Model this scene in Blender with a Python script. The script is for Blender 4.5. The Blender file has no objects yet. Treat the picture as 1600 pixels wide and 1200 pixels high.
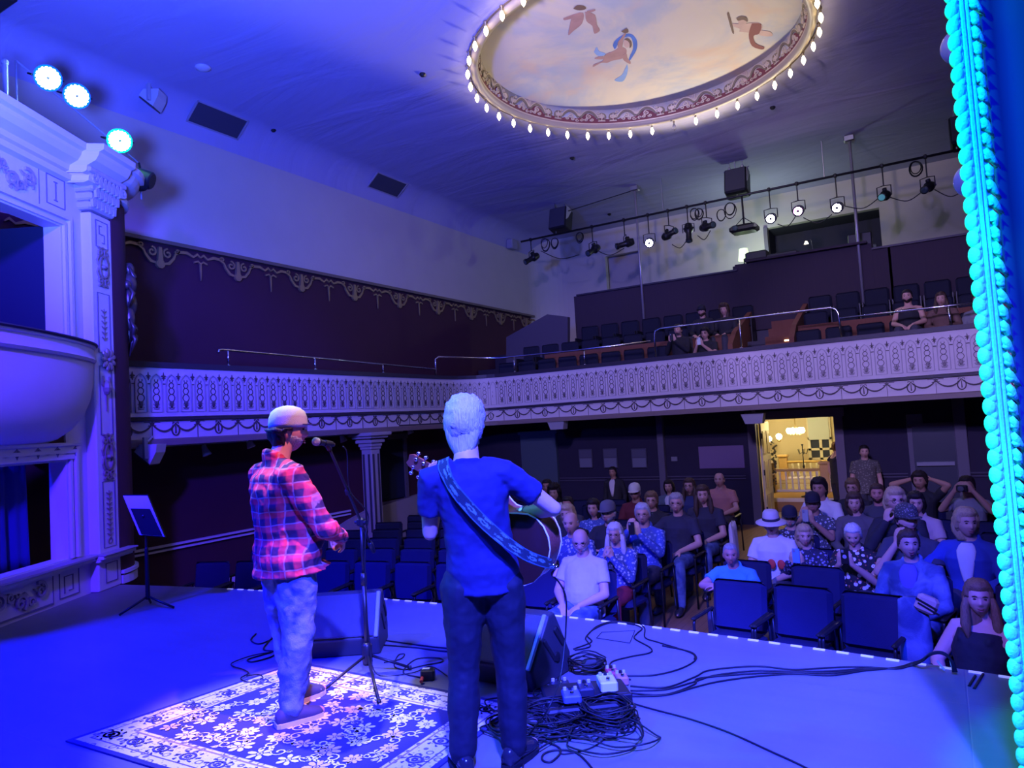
import bpy, bmesh, math, random
from mathutils import Vector, Matrix, noise
random.seed(7)
PI = math.pi
S = bpy.context.scene
COL = S.collection

# ------------------------------------------------------------------ camera
FPX, EYE = 1115.0, 1.65
YAW, PIT, ROLL = math.radians(30.8), math.radians(3.15), math.radians(3.4)
_f = Vector((-math.sin(YAW)*math.cos(PIT), math.cos(YAW)*math.cos(PIT), math.sin(PIT)))
_r = Vector((math.cos(YAW), math.sin(YAW), 0)); _u = _r.cross(_f)
CR = _r*math.cos(ROLL) - _u*math.sin(ROLL)
CU = _r*math.sin(ROLL) + _u*math.cos(ROLL)
CAMP = Vector((0, 0, EYE))
cd = bpy.data.cameras.new('camera'); cam = bpy.data.objects.new('camera', cd); COL.objects.link(cam)
cam.matrix_world = Matrix(((CR.x, CU.x, -_f.x, 0), (CR.y, CU.y, -_f.y, 0), (CR.z, CU.z, -_f.z, EYE), (0, 0, 0, 1)))
cd.sensor_width = 36; cd.lens = FPX/1600*36; cd.clip_start = .05; cd.clip_end = 120
S.camera = cam
# survey of the place: a sight line through the photograph met with a real surface
def ray(u, v): return _f + CR*((u-800)/FPX) + CU*((600-v)/FPX)
def on_z(u, v, z): d = ray(u, v); return CAMP + d*((z-EYE)/d.z)
def on_x(u, v, x): d = ray(u, v); return CAMP + d*(x/d.x)
def on_y(u, v, y): d = ray(u, v); return CAMP + d*(y/d.y)

# ------------------------------------------------------------------ colour management, world, stage lighting
S.view_settings.view_transform = 'Standard'; S.view_settings.look = 'None'
S.view_settings.exposure = 0.0; S.view_settings.gamma = 1.0; S.view_settings.use_curve_mapping = False
S.cycles.use_denoising = True
S.cycles.max_bounces = 6; S.cycles.diffuse_bounces = 3; S.cycles.glossy_bounces = 3; S.cycles.transmission_bounces = 5
S.cycles.sample_clamp_indirect = 4.0
W = bpy.data.worlds.new('hall_dark'); S.world = W; W.use_nodes = True
W.node_tree.nodes['Background'].inputs[0].default_value = (0.12, 0.10, 0.5, 1)
W.node_tree.nodes['Background'].inputs[1].default_value = 0.008

def lamp(kind, name, loc, aim, energy, color, size=.2, angle=60, blend=.5):
    d = bpy.data.lights.new(name, kind); d.energy = energy; d.color = color
    o = bpy.data.objects.new(name, d); COL.objects.link(o); o.location = loc
    if aim is not None:
        o.rotation_euler = (Vector(aim)-Vector(loc)).to_track_quat('-Z', 'Y').to_euler()
    if kind == 'SPOT':
        d.spot_size = math.radians(angle); d.spot_blend = blend; d.shadow_soft_size = size
    elif kind == 'POINT': d.shadow_soft_size = size
    elif kind == 'AREA': d.shape = 'DISK'; d.size = size
    return o
BLUE = (.05, .03, 1.0); VIOLET = (.30, .16, 1.0)
# blue washes of the stage rig above and behind the camera
lamp('SPOT', 'wash_stage_right_pool', (1.0, -.6, 6.2), (-1.85, 3.8, 0), 26000, (.045, .055, 1), .15, 33, .5)
lamp('SPOT', 'wash_stage_right', (.2, -1.6, 6.2), (.2, 4.2, 0), 10000, (.004, .028, 1), .25, 50, .8)
lamp('SPOT', 'wash_stage_left', (-6.6, -.8, 6.0), (-5.6, 3.0, 0), 17000, (.002, .004, 1), .25, 62, .9)
lamp('SPOT', 'wash_theatre_box', (-2.4, -.8, 5.6), (-8.7, 4.3, 2.8), 9500, (.055, .018, 1), .25, 42, .6)
lamp('SPOT', 'wash_house_front', (-1.2, -1.0, 5.9), (-4.8, 14, 3.2), 2600, (.37, .30, 1), .25, 70, .7)
for x_, e_ in ((-6.0, 3000), (-.6, 4400)): lamp('SPOT', 'wash_balcony_front', (-.8, -.6, 6.4), (x_, 14, 2.9), e_, (.46, .34, 1), .2, 26, .6)
lamp('SPOT', 'wash_front_rows', (-1.4, -.8, 6.2), (-1.9, 7.2, .4), 1150, (.36, .24, 1), .2, 36, .9)
lamp('SPOT', 'wash_stalls_blue', (-1.0, -.8, 5.4), (-.6, 7.2, .2), 900, (.004, .006, 1), .25, 40, .8)
lamp('SPOT', 'wash_ceiling', (-4.4, 1.8, 3.6), (-7.8, 6.6, 7.6), 6000, (.050, .090, 1), .3, 112, 1.)
lamp('SPOT', 'wash_front_row', (-1.6, -.6, 6.0), (.15, 5.9, .35), 2600, (.20, .12, 1), .1, 13, .6)
for zt_ in (.75, 1.75, 2.75, 3.75, 4.75): lamp('SPOT', 'special_curtain_fringe', (-2.6, -1.4, 5.6), (.2, 3.32, zt_), 2900, (.0, .90, .40), .03, 10.5, .5)
# magenta and white specials on the singer and the rug
lamp('SPOT', 'special_singer_pink', (-.5, 2.7, 6.3), (-3.25, 3.0, .95), 2600, (1, .36, .40), .08, 12, .7)
lamp('SPOT', 'special_rug_white', (-4.7, 3.3, 7.0), (-3.45, 2.95, 0), 1900, (1, .95, .8), .08, 17, .6)
lamp('SPOT', 'special_hair_rim', (-7.2, 1.2, 5.2), (-2.2, 3.0, 1.5), 900, (.05, .6, .95), .1, 22, .5)
# added fill spots hung in mid-air to brighten the painted ceiling
lamp('SPOT', 'mural_fill', (-3.8, 16.6, 4.2), (-3.8, 10.9, 7.6), 1700, (1, .86, .62), .2, 52, .4)
lamp('SPOT', 'mural_fill', (-3.8, 4.9, 5.4), (-3.8, 11.6, 7.75), 1150, (1, .82, .58), .2, 46, .5)
# ------------------------------------------------------------------ materials
MATS = {}
def mat(name, col, rough=.6, metal=0., spec=.4, emit=None, estr=0., trans=0., bump=0., bscale=40., var=0., vscale=6., coat=0., alpha=1.):
    if name in MATS: return MATS[name]
    m = bpy.data.materials.new(name); m.use_nodes = True; nt = m.node_tree; b = nt.nodes['Principled BSDF']
    b.inputs['Base Color'].default_value = (*col, 1); b.inputs['Roughness'].default_value = rough
    b.inputs['Metallic'].default_value = metal; b.inputs['Specular IOR Level'].default_value = spec
    b.inputs['Coat Weight'].default_value = coat; b.inputs['Alpha'].default_value = alpha
    if emit: b.inputs['Emission Color'].default_value = (*emit, 1); b.inputs['Emission Strength'].default_value = estr
    if trans: b.inputs['Transmission Weight'].default_value = trans
    if bump or var:
        tc = nt.nodes.new('ShaderNodeTexCoord')
    if bump:
        n = nt.nodes.new('ShaderNodeTexNoise'); n.inputs['Scale'].default_value = bscale; n.inputs['Detail'].default_value = 4
        bp = nt.nodes.new('ShaderNodeBump'); bp.inputs['Strength'].default_value = bump; bp.inputs['Distance'].default_value = .01
        nt.links.new(tc.outputs['Object'], n.inputs['Vector']); nt.links.new(n.outputs['Fac'], bp.inputs['Height'])
        nt.links.new(bp.outputs['Normal'], b.inputs['Normal'])
    if var:
        n = nt.nodes.new('ShaderNodeTexNoise'); n.inputs['Scale'].default_value = vscale; n.inputs['Detail'].default_value = 5
        nt.links.new(tc.outputs['Object'], n.inputs['Vector'])
        mx = nt.nodes.new('ShaderNodeMix'); mx.data_type = 'RGBA'
        mx.inputs[6].default_value = (*[c*(1-var) for c in col], 1); mx.inputs[7].default_value = (*[min(1, c*(1+var)) for c in col], 1)
        nt.links.new(n.outputs['Fac'], mx.inputs[0]); nt.links.new(mx.outputs[2], b.inputs['Base Color'])
    MATS[name] = m; return m
class NT:
    """small helper to write node graphs"""
    def __init__(s, m): s.nt = m.node_tree; s.b = s.nt.nodes['Principled BSDF']
    def val(s, x, sock):
        if isinstance(x, (int, float)): sock.default_value = x
        elif isinstance(x, tuple): sock.default_value = (*x, 1) if len(x) == 3 and sock.type == 'RGBA' else x
        else: s.nt.links.new(x, sock)
    def m(s, op, a, b=0., c=0.):
        n = s.nt.nodes.new('ShaderNodeMath'); n.operation = op
        s.val(a, n.inputs[0]); s.val(b, n.inputs[1]); s.val(c, n.inputs[2]); return n.outputs[0]
    def sep(s, kind='Object'):
        t = s.nt.nodes.new('ShaderNodeTexCoord'); n = s.nt.nodes.new('ShaderNodeSeparateXYZ')
        s.nt.links.new(t.outputs[kind], n.inputs[0]); s.co = t.outputs[kind]; return n.outputs
    def mix(s, f, a, b, mode='MIX'):
        n = s.nt.nodes.new('ShaderNodeMix'); n.data_type = 'RGBA'; n.blend_type = mode
        s.val(f, n.inputs[0]); s.val(a, n.inputs[6]); s.val(b, n.inputs[7]); return n.outputs[2]
    def noise(s, scale, detail=3, vec=None, dist=0., rough=.5):
        n = s.nt.nodes.new('ShaderNodeTexNoise'); n.inputs['Scale'].default_value = scale; n.inputs['Detail'].default_value = detail
        n.inputs['Distortion'].default_value = dist; n.inputs['Roughness'].default_value = rough
        s.nt.links.new(vec or s.co, n.inputs['Vector']); return n
    def vor(s, scale, feat='F1', vec=None, rnd=1.):
        n = s.nt.nodes.new('ShaderNodeTexVoronoi'); n.inputs['Scale'].default_value = scale; n.feature = feat
        n.inputs['Randomness'].default_value = rnd
        s.nt.links.new(vec or s.co, n.inputs['Vector']); return n
    def comb(s, x, y, z):
        n = s.nt.nodes.new('ShaderNodeCombineXYZ'); s.val(x, n.inputs[0]); s.val(y, n.inputs[1]); s.val(z, n.inputs[2]); return n.outputs[0]
    def step(s, x, lo, hi):
        n = s.nt.nodes.new('ShaderNodeMapRange'); n.interpolation_type = 'SMOOTHSTEP'
        s.val(x, n.inputs[0]); n.inputs[1].default_value = lo; n.inputs[2].default_value = hi; return n.outputs[0]
    def bump(s, h, st=.3, d=.01):
        n = s.nt.nodes.new('ShaderNodeBump'); n.inputs['Strength'].default_value = st; n.inputs['Distance'].default_value = d
        s.val(h, n.inputs['Height']); s.nt.links.new(n.outputs[0], s.b.inputs['Normal'])
    def base(s, x): s.val(x, s.b.inputs['Base Color'])
def band(t, x, period, width, soft=.01):
    """1 inside a stripe of the given width, repeating"""
    p = t.m('PINGPONG', x, period/2); return t.m('SUBTRACT', 1., t.step(p, width/2, width/2+soft))
def patterned(name, base, fn, rough=.8):
    m = mat(name, base, rough); t = NT(m); t.sep(); fn(t); return m

cream_wall = mat('cream_plaster', (.52, .47, .40), .85, bump=.15, bscale=14, var=.06, vscale=2)
maroon_wall = mat('maroon_paint', (.055, .013, .026), .75, var=.12, vscale=2)
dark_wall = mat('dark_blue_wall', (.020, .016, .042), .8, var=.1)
ivory = mat('ivory_paint', (.60, .53, .56), .55, var=.05, vscale=3)
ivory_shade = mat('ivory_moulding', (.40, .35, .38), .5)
gilt = mat('dull_gilt', (.30, .21, .10), .5, .35)
gilt_dark = mat('tarnished_gilt', (.13, .10, .075), .55, .3)
bronze = mat('moulding_bronze', (.075, .055, .06), .6)
trim_white = mat('white_trim', (.62, .60, .60), .5)
trim_grey = mat('grey_trim', (.13, .11, .14), .55)
rail_dark = mat('dark_rail_paint', (.03, .025, .04), .5)
black = mat('black_plastic', (.012, .012, .014), .45)
black_metal = mat('black_metal', (.018, .018, .022), .38, .3)
rubber = mat('black_rubber', (.008, .008, .01), .55)
chrome = mat('chrome', (.8, .8, .82), .18, 1.)
steel = mat('brushed_steel', (.5, .5, .52), .35, 1.)
brass = mat('brass', (.55, .40, .16), .3, 1.)
navy = mat('navy_upholstery', (.008, .010, .058), .85, bump=.3, bscale=220, var=.15, vscale=8)
navy_dim = mat('navy_balcony_upholstery', (.009, .011, .028), .85)
velvet = mat('blue_velvet_curtain', (.010, .018, .16), .9)
stage_curtain = mat('midnight_velvet', (.010, .010, .06), .9)
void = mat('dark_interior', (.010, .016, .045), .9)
booth_dark = mat('booth_interior', (.03, .026, .05), .9)
white_plastic = mat('white_plastic', (.55, .55, .56), .4)
paper = mat('paper_white', (.75, .75, .75), .7)
poster_grey = mat('poster_grey', (.16, .17, .22), .6)
skin_a = mat('skin_fair', (.56, .33, .25), .55, bump=.08, bscale=60)
skin_b = mat('skin_tan', (.42, .23, .16), .55)
skin_c = mat('skin_ruddy', (.56, .26, .20), .55)
lip_m = mat('lip', (.36, .11, .10), .5)
eye_m = mat('eye_dark', (.03, .02, .02), .25)
brow_m = mat('eyebrow', (.08, .05, .035), .8)
HAIRC = dict(grey=(.36, .34, .33), white=(.62, .60, .60), brown=(.07, .04, .025), dark=(.018, .013, .012), blond=(.50, .36, .19), lightbrown=(.20, .12, .06), red=(.16, .06, .03), silver=(.48, .48, .50))
def hair_mat(k):
    m = MATS.get('hair_'+k)
    if m: return m
    m = mat('hair_'+k, HAIRC[k], .55); t = NT(m); x, y, z = t.sep()
    n = t.noise(1., 4, t.comb(t.m('MULTIPLY', x, 140.), t.m('MULTIPLY', y, 140.), t.m('MULTIPLY', z, 16.)))
    t.base(t.mix(n.outputs['Fac'], tuple(c*.45 for c in HAIRC[k]), tuple(min(1, c*1.4) for c in HAIRC[k])))
    t.bump(n.outputs['Fac'], .6, .012); return m
def cloth(name, col, **k): return mat('cloth_'+name, col, .85, bump=.25, bscale=30, var=.10, vscale=9, **k)
def denim_fn(t):
    n = t.noise(5, 5, None, .6); w = t.noise(120, 2)
    t.base(t.mix(t.step(n.outputs['Fac'], .35, .7), (.028, .055, .17), (.15, .23, .42))); t.bump(w.outputs['Fac'], .3)
denim = patterned('washed_denim', (.2, .28, .5), denim_fn)
def fpat(name, a, b, c, scale=26.):
    def fn(t):
        v = t.vor(scale); w = t.vor(scale*1.7)
        x = t.mix(t.step(v.outputs['Distance'], .30, .38), b, a)
        t.base(t.mix(t.step(w.outputs['Distance'], .18, .24), c, x))
    return patterned('cloth_'+name, a, fn)
def plaid_fn(t):
    x, y, z = t.sep()
    s = t.m('ADD', t.m('MULTIPLY', x, .86), t.m('MULTIPLY', y, .5))
    s = t.m('ADD', s, t.m('MULTIPLY', t.noise(5, 2).outputs['Fac'], .05))
    zz = t.m('ADD', z, t.m('MULTIPLY', t.noise(4, 2).outputs['Fac'], .05))
    a = t.m('MULTIPLY', t.m('ADD', band(t, s, .084, .040), band(t, zz, .084, .040)), .5)
    c = t.mix(a, (.80, .045, .07), (.035, .012, .05))
    f = t.m('MAXIMUM', band(t, t.m('ADD', s, .021), .084, .005, .003), band(t, t.m('ADD', zz, .021), .084, .005, .003))
    c = t.mix(t.m('MULTIPLY', f, .25), c, (.9, .5, .55)); t.base(c)
    n = t.noise(9, 3); t.bump(n.outputs['Fac'], .5, .03)
plaid = patterned('red_plaid_flannel', (.6, .04, .06), plaid_fn)
def strap_fn(t):
    t.sep('UV'); x, y, z = t.sep('UV')
    v = t.vor(1., 'F1', t.comb(t.m('MULTIPLY', x, 10.), t.m('MULTIPLY', y, 2.2), 0.), .35)
    n = t.noise(1., 2, t.comb(t.m('MULTIPLY', x, 90.), t.m('MULTIPLY', y, 9.), 0.))
    d = t.m('ADD', v.outputs['Distance'], t.m('MULTIPLY', t.m('SUBTRACT', n.outputs['Fac'], .5), .5))
    ed = t.m('GREATER_THAN', t.m('ABSOLUTE', t.m('SUBTRACT', y, .5)), .41)
    c = t.mix(t.m('MULTIPLY', t.step(d, .42, .30), t.step(d, .13, .2)), (.006, .018, .024), (.08, .19, .18))
    t.base(t.mix(ed, c, (.03, .09, .10)))
strap_m = patterned('woven_floral_strap', (.05, .1, .12), strap_fn)
def wood_fn(a, b, sx=3., sy=30., axis=0):
    def fn(t):
        x, y, z = t.sep()
        v = t.comb(t.m('MULTIPLY', x, sx if axis == 0 else sy), t.m('MULTIPLY', y, sy if axis == 0 else sx), t.m('MULTIPLY', z, sy))
        n = t.noise(1., 4, v, 1.2); t.base(t.mix(n.outputs['Fac'], a, b)); t.bump(n.outputs['Fac'], .1)
    return fn
house_wood = mat('house_floor_boards', (.32, .18, .09), .35)
def _hf(t):
    x, y, z = t.sep(); k = t.m('FLOOR', t.m('DIVIDE', x, .09)); j = t.m('FRACT', t.m('DIVIDE', x, .09))
    n = t.noise(1., 4, t.comb(t.m('MULTIPLY', x, 60.), t.m('MULTIPLY', y, 3.), k))
    c = t.mix(n.outputs['Fac'], (.24, .125, .055), (.40, .23, .12)); e = t.m('LESS_THAN', j, .05)
    t.base(t.mix(e, c, (.12, .06, .03)))
_t = NT(house_wood); _hf(_t)
stage_m = mat('stage_black_paint', (.10, .10, .12), .42)
def _sf(t):
    x, y, z = t.sep(); n = t.noise(1.4, 5); w = t.noise(1., 5, t.comb(t.m('MULTIPLY', x, 1.2), t.m('MULTIPLY', y, 7.), 0.))
    f = t.m('MULTIPLY_ADD', n.outputs['Fac'], .6, t.m('MULTIPLY', w.outputs['Fac'], .4))
    t.base(t.mix(f, (.10, .10, .115), (.21, .21, .23)))
    j = t.m('MINIMUM', t.m('PINGPONG', x, 1.22), t.m('PINGPONG', t.m('ADD', y, .3), 1.22))
    sc = t.noise(26, 3); t.bump(t.m('ADD', t.m('MULTIPLY', sc.outputs['Fac'], .15), t.step(j, 0., .006)), .25, .006)
_t = NT(stage_m); _sf(_t)
panel_wood = patterned('dark_panelling', (.05, .022, .02), lambda t: (wood_fn((.030, .020, .034), (.045, .028, .044), 40, 2)(t)))
knee_wood = patterned('brown_beadboard', (.15, .05, .03), lambda t: (wood_fn((.13, .045, .026), (.20, .075, .045), 60, 2)(t)))
guitar_brown = patterned('rosewood', (.2, .06, .03), wood_fn((.16, .035, .02), (.34, .10, .055), 2, 60), .25)
guitar_back = mat('dark_rosewood', (.05, .016, .012), .2, coat=.6)
guitar_top = mat('spruce_top', (.55, .36, .16), .3)
def ceil_fn(t):
    x, y, z = t.sep(); n = t.noise(1., 5, t.comb(t.m('MULTIPLY', x, .30), t.m('MULTIPLY', y, .9), 0.), 1.2)
    t.bump(n.outputs['Fac'], .4, .14)
ceil_m = patterned('ceiling_plaster', (.36, .34, .50), ceil_fn, .85)
def mural_fn(t):
    x, y, z = t.sep(); n = t.noise(.55, 6, None, .6, .6); m = t.noise(.8, 5, t.comb(t.m('ADD', x, 7.), y, 3.), .4)
    c = t.mix(t.step(n.outputs['Fac'], .42, .62), (.55, .47, .37), (.30, .34, .44))
    c = t.mix(t.m('MULTIPLY', t.step(m.outputs['Fac'], .5, .72), .75), c, (.60, .36, .20))
    k = t.noise(2.2, 5); t.base(t.mix(t.m('MULTIPLY', k.outputs['Fac'], .45), c, (.62, .58, .50)))
mural_m = patterned('painted_clouds', (.6, .55, .5), mural_fn)

# ------------------------------------------------------------------ mesh helpers
class MB:
    def __init__(s): s.v = []; s.f = []; s.uv = None
    def add(s, vs, fs):
        n = len(s.v); s.v += [tuple(v) for v in vs]; s.f += [tuple(i+n for i in f) for f in fs]; return s
    def box(s, c, d, rot=None, basis=None):
        c = Vector(c); hx, hy, hz = d[0]/2, d[1]/2, d[2]/2
        ps = [Vector((a*hx, b*hy, e*hz)) for e in (-1, 1) for b in (-1, 1) for a in (-1, 1)]
        if rot is not None: R = Matrix.Rotation(rot, 3, 'Z'); ps = [R@p for p in ps]
        if basis is not None: ps = [basis@p for p in ps]
        return s.add([c+p for p in ps], [(0, 2, 3, 1), (4, 5, 7, 6), (0, 1, 5, 4), (2, 6, 7, 3), (1, 3, 7, 5), (0, 4, 6, 2)])
    def cbox(s, c, d, bev, rot=None, basis=None):
        """box with chamfered edges on all sides"""
        hx, hy, hz = d[0]/2, d[1]/2, d[2]/2; bev = min(bev, hx*.9, hy*.9, hz*.9); vs = []; 
        secs = [(-hz, bev), (-hz+bev, 0), (hz-bev, 0), (hz, bev)]
        for z, i in secs:
            x, y = hx-i, hy-i; q = bev
            vs += [(x-q, y, z), (x, y-q, z), (x, -y+q, z), (x-q, -y, z), (-x+q, -y, z), (-x, -y+q, z), (-x, y-q, z), (-x+q, y, z)]
        fs = [tuple(range(8)), tuple(range(31, 23, -1))]
        fs = []
        for k in range(3):
            for j in range(8): a = k*8+j; b = k*8+(j+1) % 8; fs.append((a, a+8, b+8, b))
        fs += [tuple(range(8)), tuple(reversed(range(24, 32)))]
        ps = [Vector(p) for p in vs]
        if rot is not None: R = Matrix.Rotation(rot, 3, 'Z'); ps = [R@p for p in ps]
        if basis is not None: ps = [basis@p for p in ps]
        return s.add([Vector(c)+p for p in ps], fs)
    def rings(s, rings, cap=True, closed=False):
        n = len(rings[0]); base = len(s.v)
        for r in rings: s.v += [tuple(p) for p in r]
        m = len(rings)
        for i in range(m if closed else m-1):
            a = base+i*n; b = base+((i+1) % m)*n
            for j in range(n): k = (j+1) % n; s.f.append((a+j, a+k, b+k, b+j))
        if cap and not closed:
            s.f.append(tuple(base+j for j in reversed(range(n)))); s.f.append(tuple(base+(m-1)*n+j for j in range(n)))
        return s
    def tube(s, pts, rad, seg=8, cap=True, closed=False, flat=1.0, up=None, ball=False):
        pts = [Vector(p) for p in pts]; m = len(pts)
        if not hasattr(rad, '__len__'): rad = [rad]*m
        rad = list(rad)
        if ball:
            a = (pts[1]-pts[0]).normalized(); b = (pts[-1]-pts[-2]).normalized(); r0, r1 = rad[0], rad[-1]
            pre = [(pts[0]-a*r0*.95, r0*.3), (pts[0]-a*r0*.7, r0*.72)]; post = [(pts[-1]+b*r1*.7, r1*.72), (pts[-1]+b*r1*.95, r1*.3)]
            pts = [p for p, _ in pre]+pts+[p for p, _ in post]; rad = [r for _, r in pre]+rad+[r for _, r in post]; m = len(pts)
        rings = []; prev = None
        for i, p in enumerate(pts):
            t = (pts[(i+1) % m]-pts[i-1]) if closed else (pts[min(i+1, m-1)]-pts[max(i-1, 0)])
            if t.length < 1e-9: t = Vector((0, 0, 1))
            t.normalize()
            if up is not None: q = Vector(up)
            elif prev is None: q = Vector((0, 0, 1)) if abs(t.z) < .9 else Vector((0, 1, 0))
            else: q = prev
            x = q.cross(t)
            if x.length < 1e-6: x = Vector((1, 0, 0)).cross(t)
            x.normalize(); y = t.cross(x).normalized(); prev = y
            rings.append([p + x*math.cos(2*PI*j/seg)*rad[i] + y*math.sin(2*PI*j/seg)*rad[i]*flat for j in range(seg)])
        return s.rings(rings, cap, closed)
    def lathe(s, prof, c=(0, 0, 0), seg=20, basis=None, cap=True):
        rings = []
        for r, z in prof:
            ps = [Vector((r*math.cos(2*PI*j/seg), r*math.sin(2*PI*j/seg), z)) for j in range(seg)]
            if basis is not None: ps = [basis@p for p in ps]
            rings.append([Vector(c)+p for p in ps])
        return s.rings(rings, cap)
    def ball(s, c, r, seg=12, rows=8, basis=None):
        if not hasattr(r, '__len__'): r = (r, r, r)
        rings = []
        for i in range(1, rows):
            th = PI*i/rows; ps = [Vector((r[0]*math.sin(th)*math.cos(2*PI*j/seg), r[1]*math.sin(th)*math.sin(2*PI*j/seg), -r[2]*math.cos(th))) for j in range(seg)]
            if basis is not None: ps = [basis@p for p in ps]
            rings.append([Vector(c)+p for p in ps])
        base = len(s.v); s.rings(rings, False); n = len(rings)
        b = Vector((0, 0, -r[2])); t = Vector((0, 0, r[2]))
        if basis is not None: b, t = basis@b, basis@t
        s.v += [tuple(Vector(c)+b), tuple(Vector(c)+t)]; i0 = len(s.v)-2
        for j in range(seg):
            k = (j+1) % seg; s.f.append((i0, base+k, base+j)); s.f.append((i0+1, base+(n-1)*seg+j, base+(n-1)*seg+k))
        return s
    def prism(s, poly, vec):
        """closed polygon (3D points) pushed along a vector"""
        vec = Vector(vec); n = len(poly); base = len(s.v)
        s.v += [tuple(Vector(p)) for p in poly]+[tuple(Vector(p)+vec) for p in poly]
        s.f.append(tuple(base+i for i in reversed(range(n)))); s.f.append(tuple(base+n+i for i in range(n)))
        for i in range(n): k = (i+1) % n; s.f.append((base+i, base+k, base+n+k, base+n+i))
        return s
    def stroke(s, pts, w, fn, th=.008, closed=False):
        """flat raised ribbon drawn on a surface; pts in surface coordinates (a, b), fn(a, b, height) -> 3D"""
        m = len(pts); L = []; R = []
        if not hasattr(w, '__len__'): w = [w]*m
        for i in range(m):
            a = pts[(i-1) % m] if (closed or i > 0) else pts[i]; b = pts[(i+1) % m] if (closed or i < m-1) else pts[i]
            dx, dy = b[0]-a[0], b[1]-a[1]; l = math.hypot(dx, dy) or 1; nx, ny = -dy/l*w[i]/2, dx/l*w[i]/2
            L.append((pts[i][0]+nx, pts[i][1]+ny)); R.append((pts[i][0]-nx, pts[i][1]-ny))
        base = len(s.v)
        for i in range(m): s.v += [tuple(fn(*L[i], -.002)), tuple(fn(*L[i], th)), tuple(fn(*R[i], th)), tuple(fn(*R[i], -.002))]
        for i in range(m if closed else m-1):
            a = base+4*i; b = base+4*((i+1) % m)
            for q in range(3): s.f.append((a+q, a+q+1, b+q+1, b+q))
        if not closed: s.f += [(base, base+3, base+2, base+1), tuple(base+4*(m-1)+q for q in range(4))]
        return s
    def build(s, name, m, parent=None, smooth=False, sub=0, bev=0., remesh=0., sm=3, auto=False):
        me = bpy.data.meshes.new(name); me.from_pydata(s.v, [], s.f); me.update()
        if remesh == 0:
            b = bmesh.new(); b.from_mesh(me); bmesh.ops.recalc_face_normals(b, faces=b.faces); b.to_mesh(me); b.free()
        me.materials.append(m)
        if smooth:
            for p in me.polygons: p.use_smooth = True
        o = bpy.data.objects.new(name, me); COL.objects.link(o)
        if auto:
            me.set_sharp_from_angle(angle=math.radians(38))
        if parent: o.parent = parent
        if bev: d = o.modifiers.new('b', 'BEVEL'); d.width = bev; d.segments = 2; d.limit_method = 'ANGLE'
        if sub: d = o.modifiers.new('s', 'SUBSURF'); d.levels = d.render_levels = sub
        if remesh:
            d = o.modifiers.new('r', 'REMESH'); d.mode = 'VOXEL'; d.voxel_size = remesh; d.use_smooth_shade = True
            d = o.modifiers.new('s', 'SMOOTH'); d.factor = .5; d.iterations = sm
        return o
def thing(name, label, cat, loc=(0, 0, 0), rz=0., group=None):
    o = bpy.data.objects.new(name, None); COL.objects.link(o); o.location = loc; o.rotation_euler = (0, 0, rz)
    o.empty_display_size = .1; o['label'] = label; o['category'] = cat
    if group: o['group'] = group
    return o
def tag(o, label, cat, group=None, kind=None):
    o['label'] = label; o['category'] = cat
    if group: o['group'] = group
    if kind: o['kind'] = kind
    return o
def struct(o): o['kind'] = 'structure'; return o
def dup(root, loc, rz, label=None, group=None):
    def cp(o, par):
        c = o.copy(); COL.objects.link(c)
        if par is not None: c.parent = par
        for ch in o.children: cp(ch, c)
        return c
    r = cp(root, None); r.location = loc; r.rotation_euler = (0, 0, rz)
    if label: r['label'] = label
    if group: r['group'] = group
    return r
def arc(cx, cy, r, a0, a1, n=10, ry=None):
    ry = ry or r
    return [(cx+r*math.cos(math.radians(a0+(a1-a0)*i/(n-1))), cy+ry*math.sin(math.radians(a0+(a1-a0)*i/(n-1)))) for i in range(n)]
def spiral(cx, cy, r0, r1, a0, turns, n=14):
    return [(cx+(r0+(r1-r0)*i/(n-1))*math.cos(math.radians(a0)+turns*2*PI*i/(n-1)), cy+(r0+(r1-r0)*i/(n-1))*math.sin(math.radians(a0)+turns*2*PI*i/(n-1))) for i in range(n)]
def smoothpath(pts, n=8):
    """Catmull-Rom through 3D points"""
    P = [Vector(p) for p in pts]; out = []
    for i in range(len(P)-1):
        a, b, c, d = P[max(i-1, 0)], P[i], P[i+1], P[min(i+2, len(P)-1)]
        for k in range(n):
            t = k/n; out.append(.5*((2*b)+(c-a)*t+(2*a-5*b+4*c-d)*t*t+(3*b-a-3*c+d)*t**3))
    out.append(P[-1]); return out
# ================================================================== THE HOUSE (setting)
FL = -.85; WX = -10.85; WR = 3.3; CZ = 7.5; BY = 16.0; UY = 20.5
struct(MB().add([(WX, 4.6, FL), (WR, 4.6, FL), (WR, BY, FL), (WX, BY, FL), (WX, 4.6, FL-.1), (WR, 4.6, FL-.1), (WR, BY, FL-.1), (WX, BY, FL-.1)],
    [(0, 1, 2, 3), (7, 6, 5, 4), (0, 4, 5, 1), (1, 5, 6, 2), (2, 6, 7, 3), (3, 7, 4, 0)]).build('floor', house_wood))
# stage with a shallow bowed lip
def lip(x): return 5.46-.0215*(x+3.8)**2
ed = [(-9.9+.26*i, lip(-9.9+.26*i)) for i in range(48)]
poly = [(-12.5, -3.5, 0), (4.5, -3.5, 0), (4.5, lip(2.3), 0)]+[(x, y, 0) for x, y in reversed(ed)]+[(-12.5, lip(-9.9), 0)]
struct(MB().prism(poly, (0, 0, -.84)).build('stage_floor', stage_m))
ap = bpy.data.objects['stage_floor']
mk = MB(); x = -6.9
while x < 1.2:
    y = lip(x)-.035; sl = -.043*(x+3.8); a = math.atan(sl)
    mk.box((x, y, .0045), (.075, .018, .009), a); x += .148
o = mk.build('edge_marking', mat('glowing_tape', (.8, .8, .8), .5, emit=(.75, .72, 1), estr=.25), ap); o['label'] = 'dashes of white tape'  # faint emission in the tape stands in for light it throws back
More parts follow.
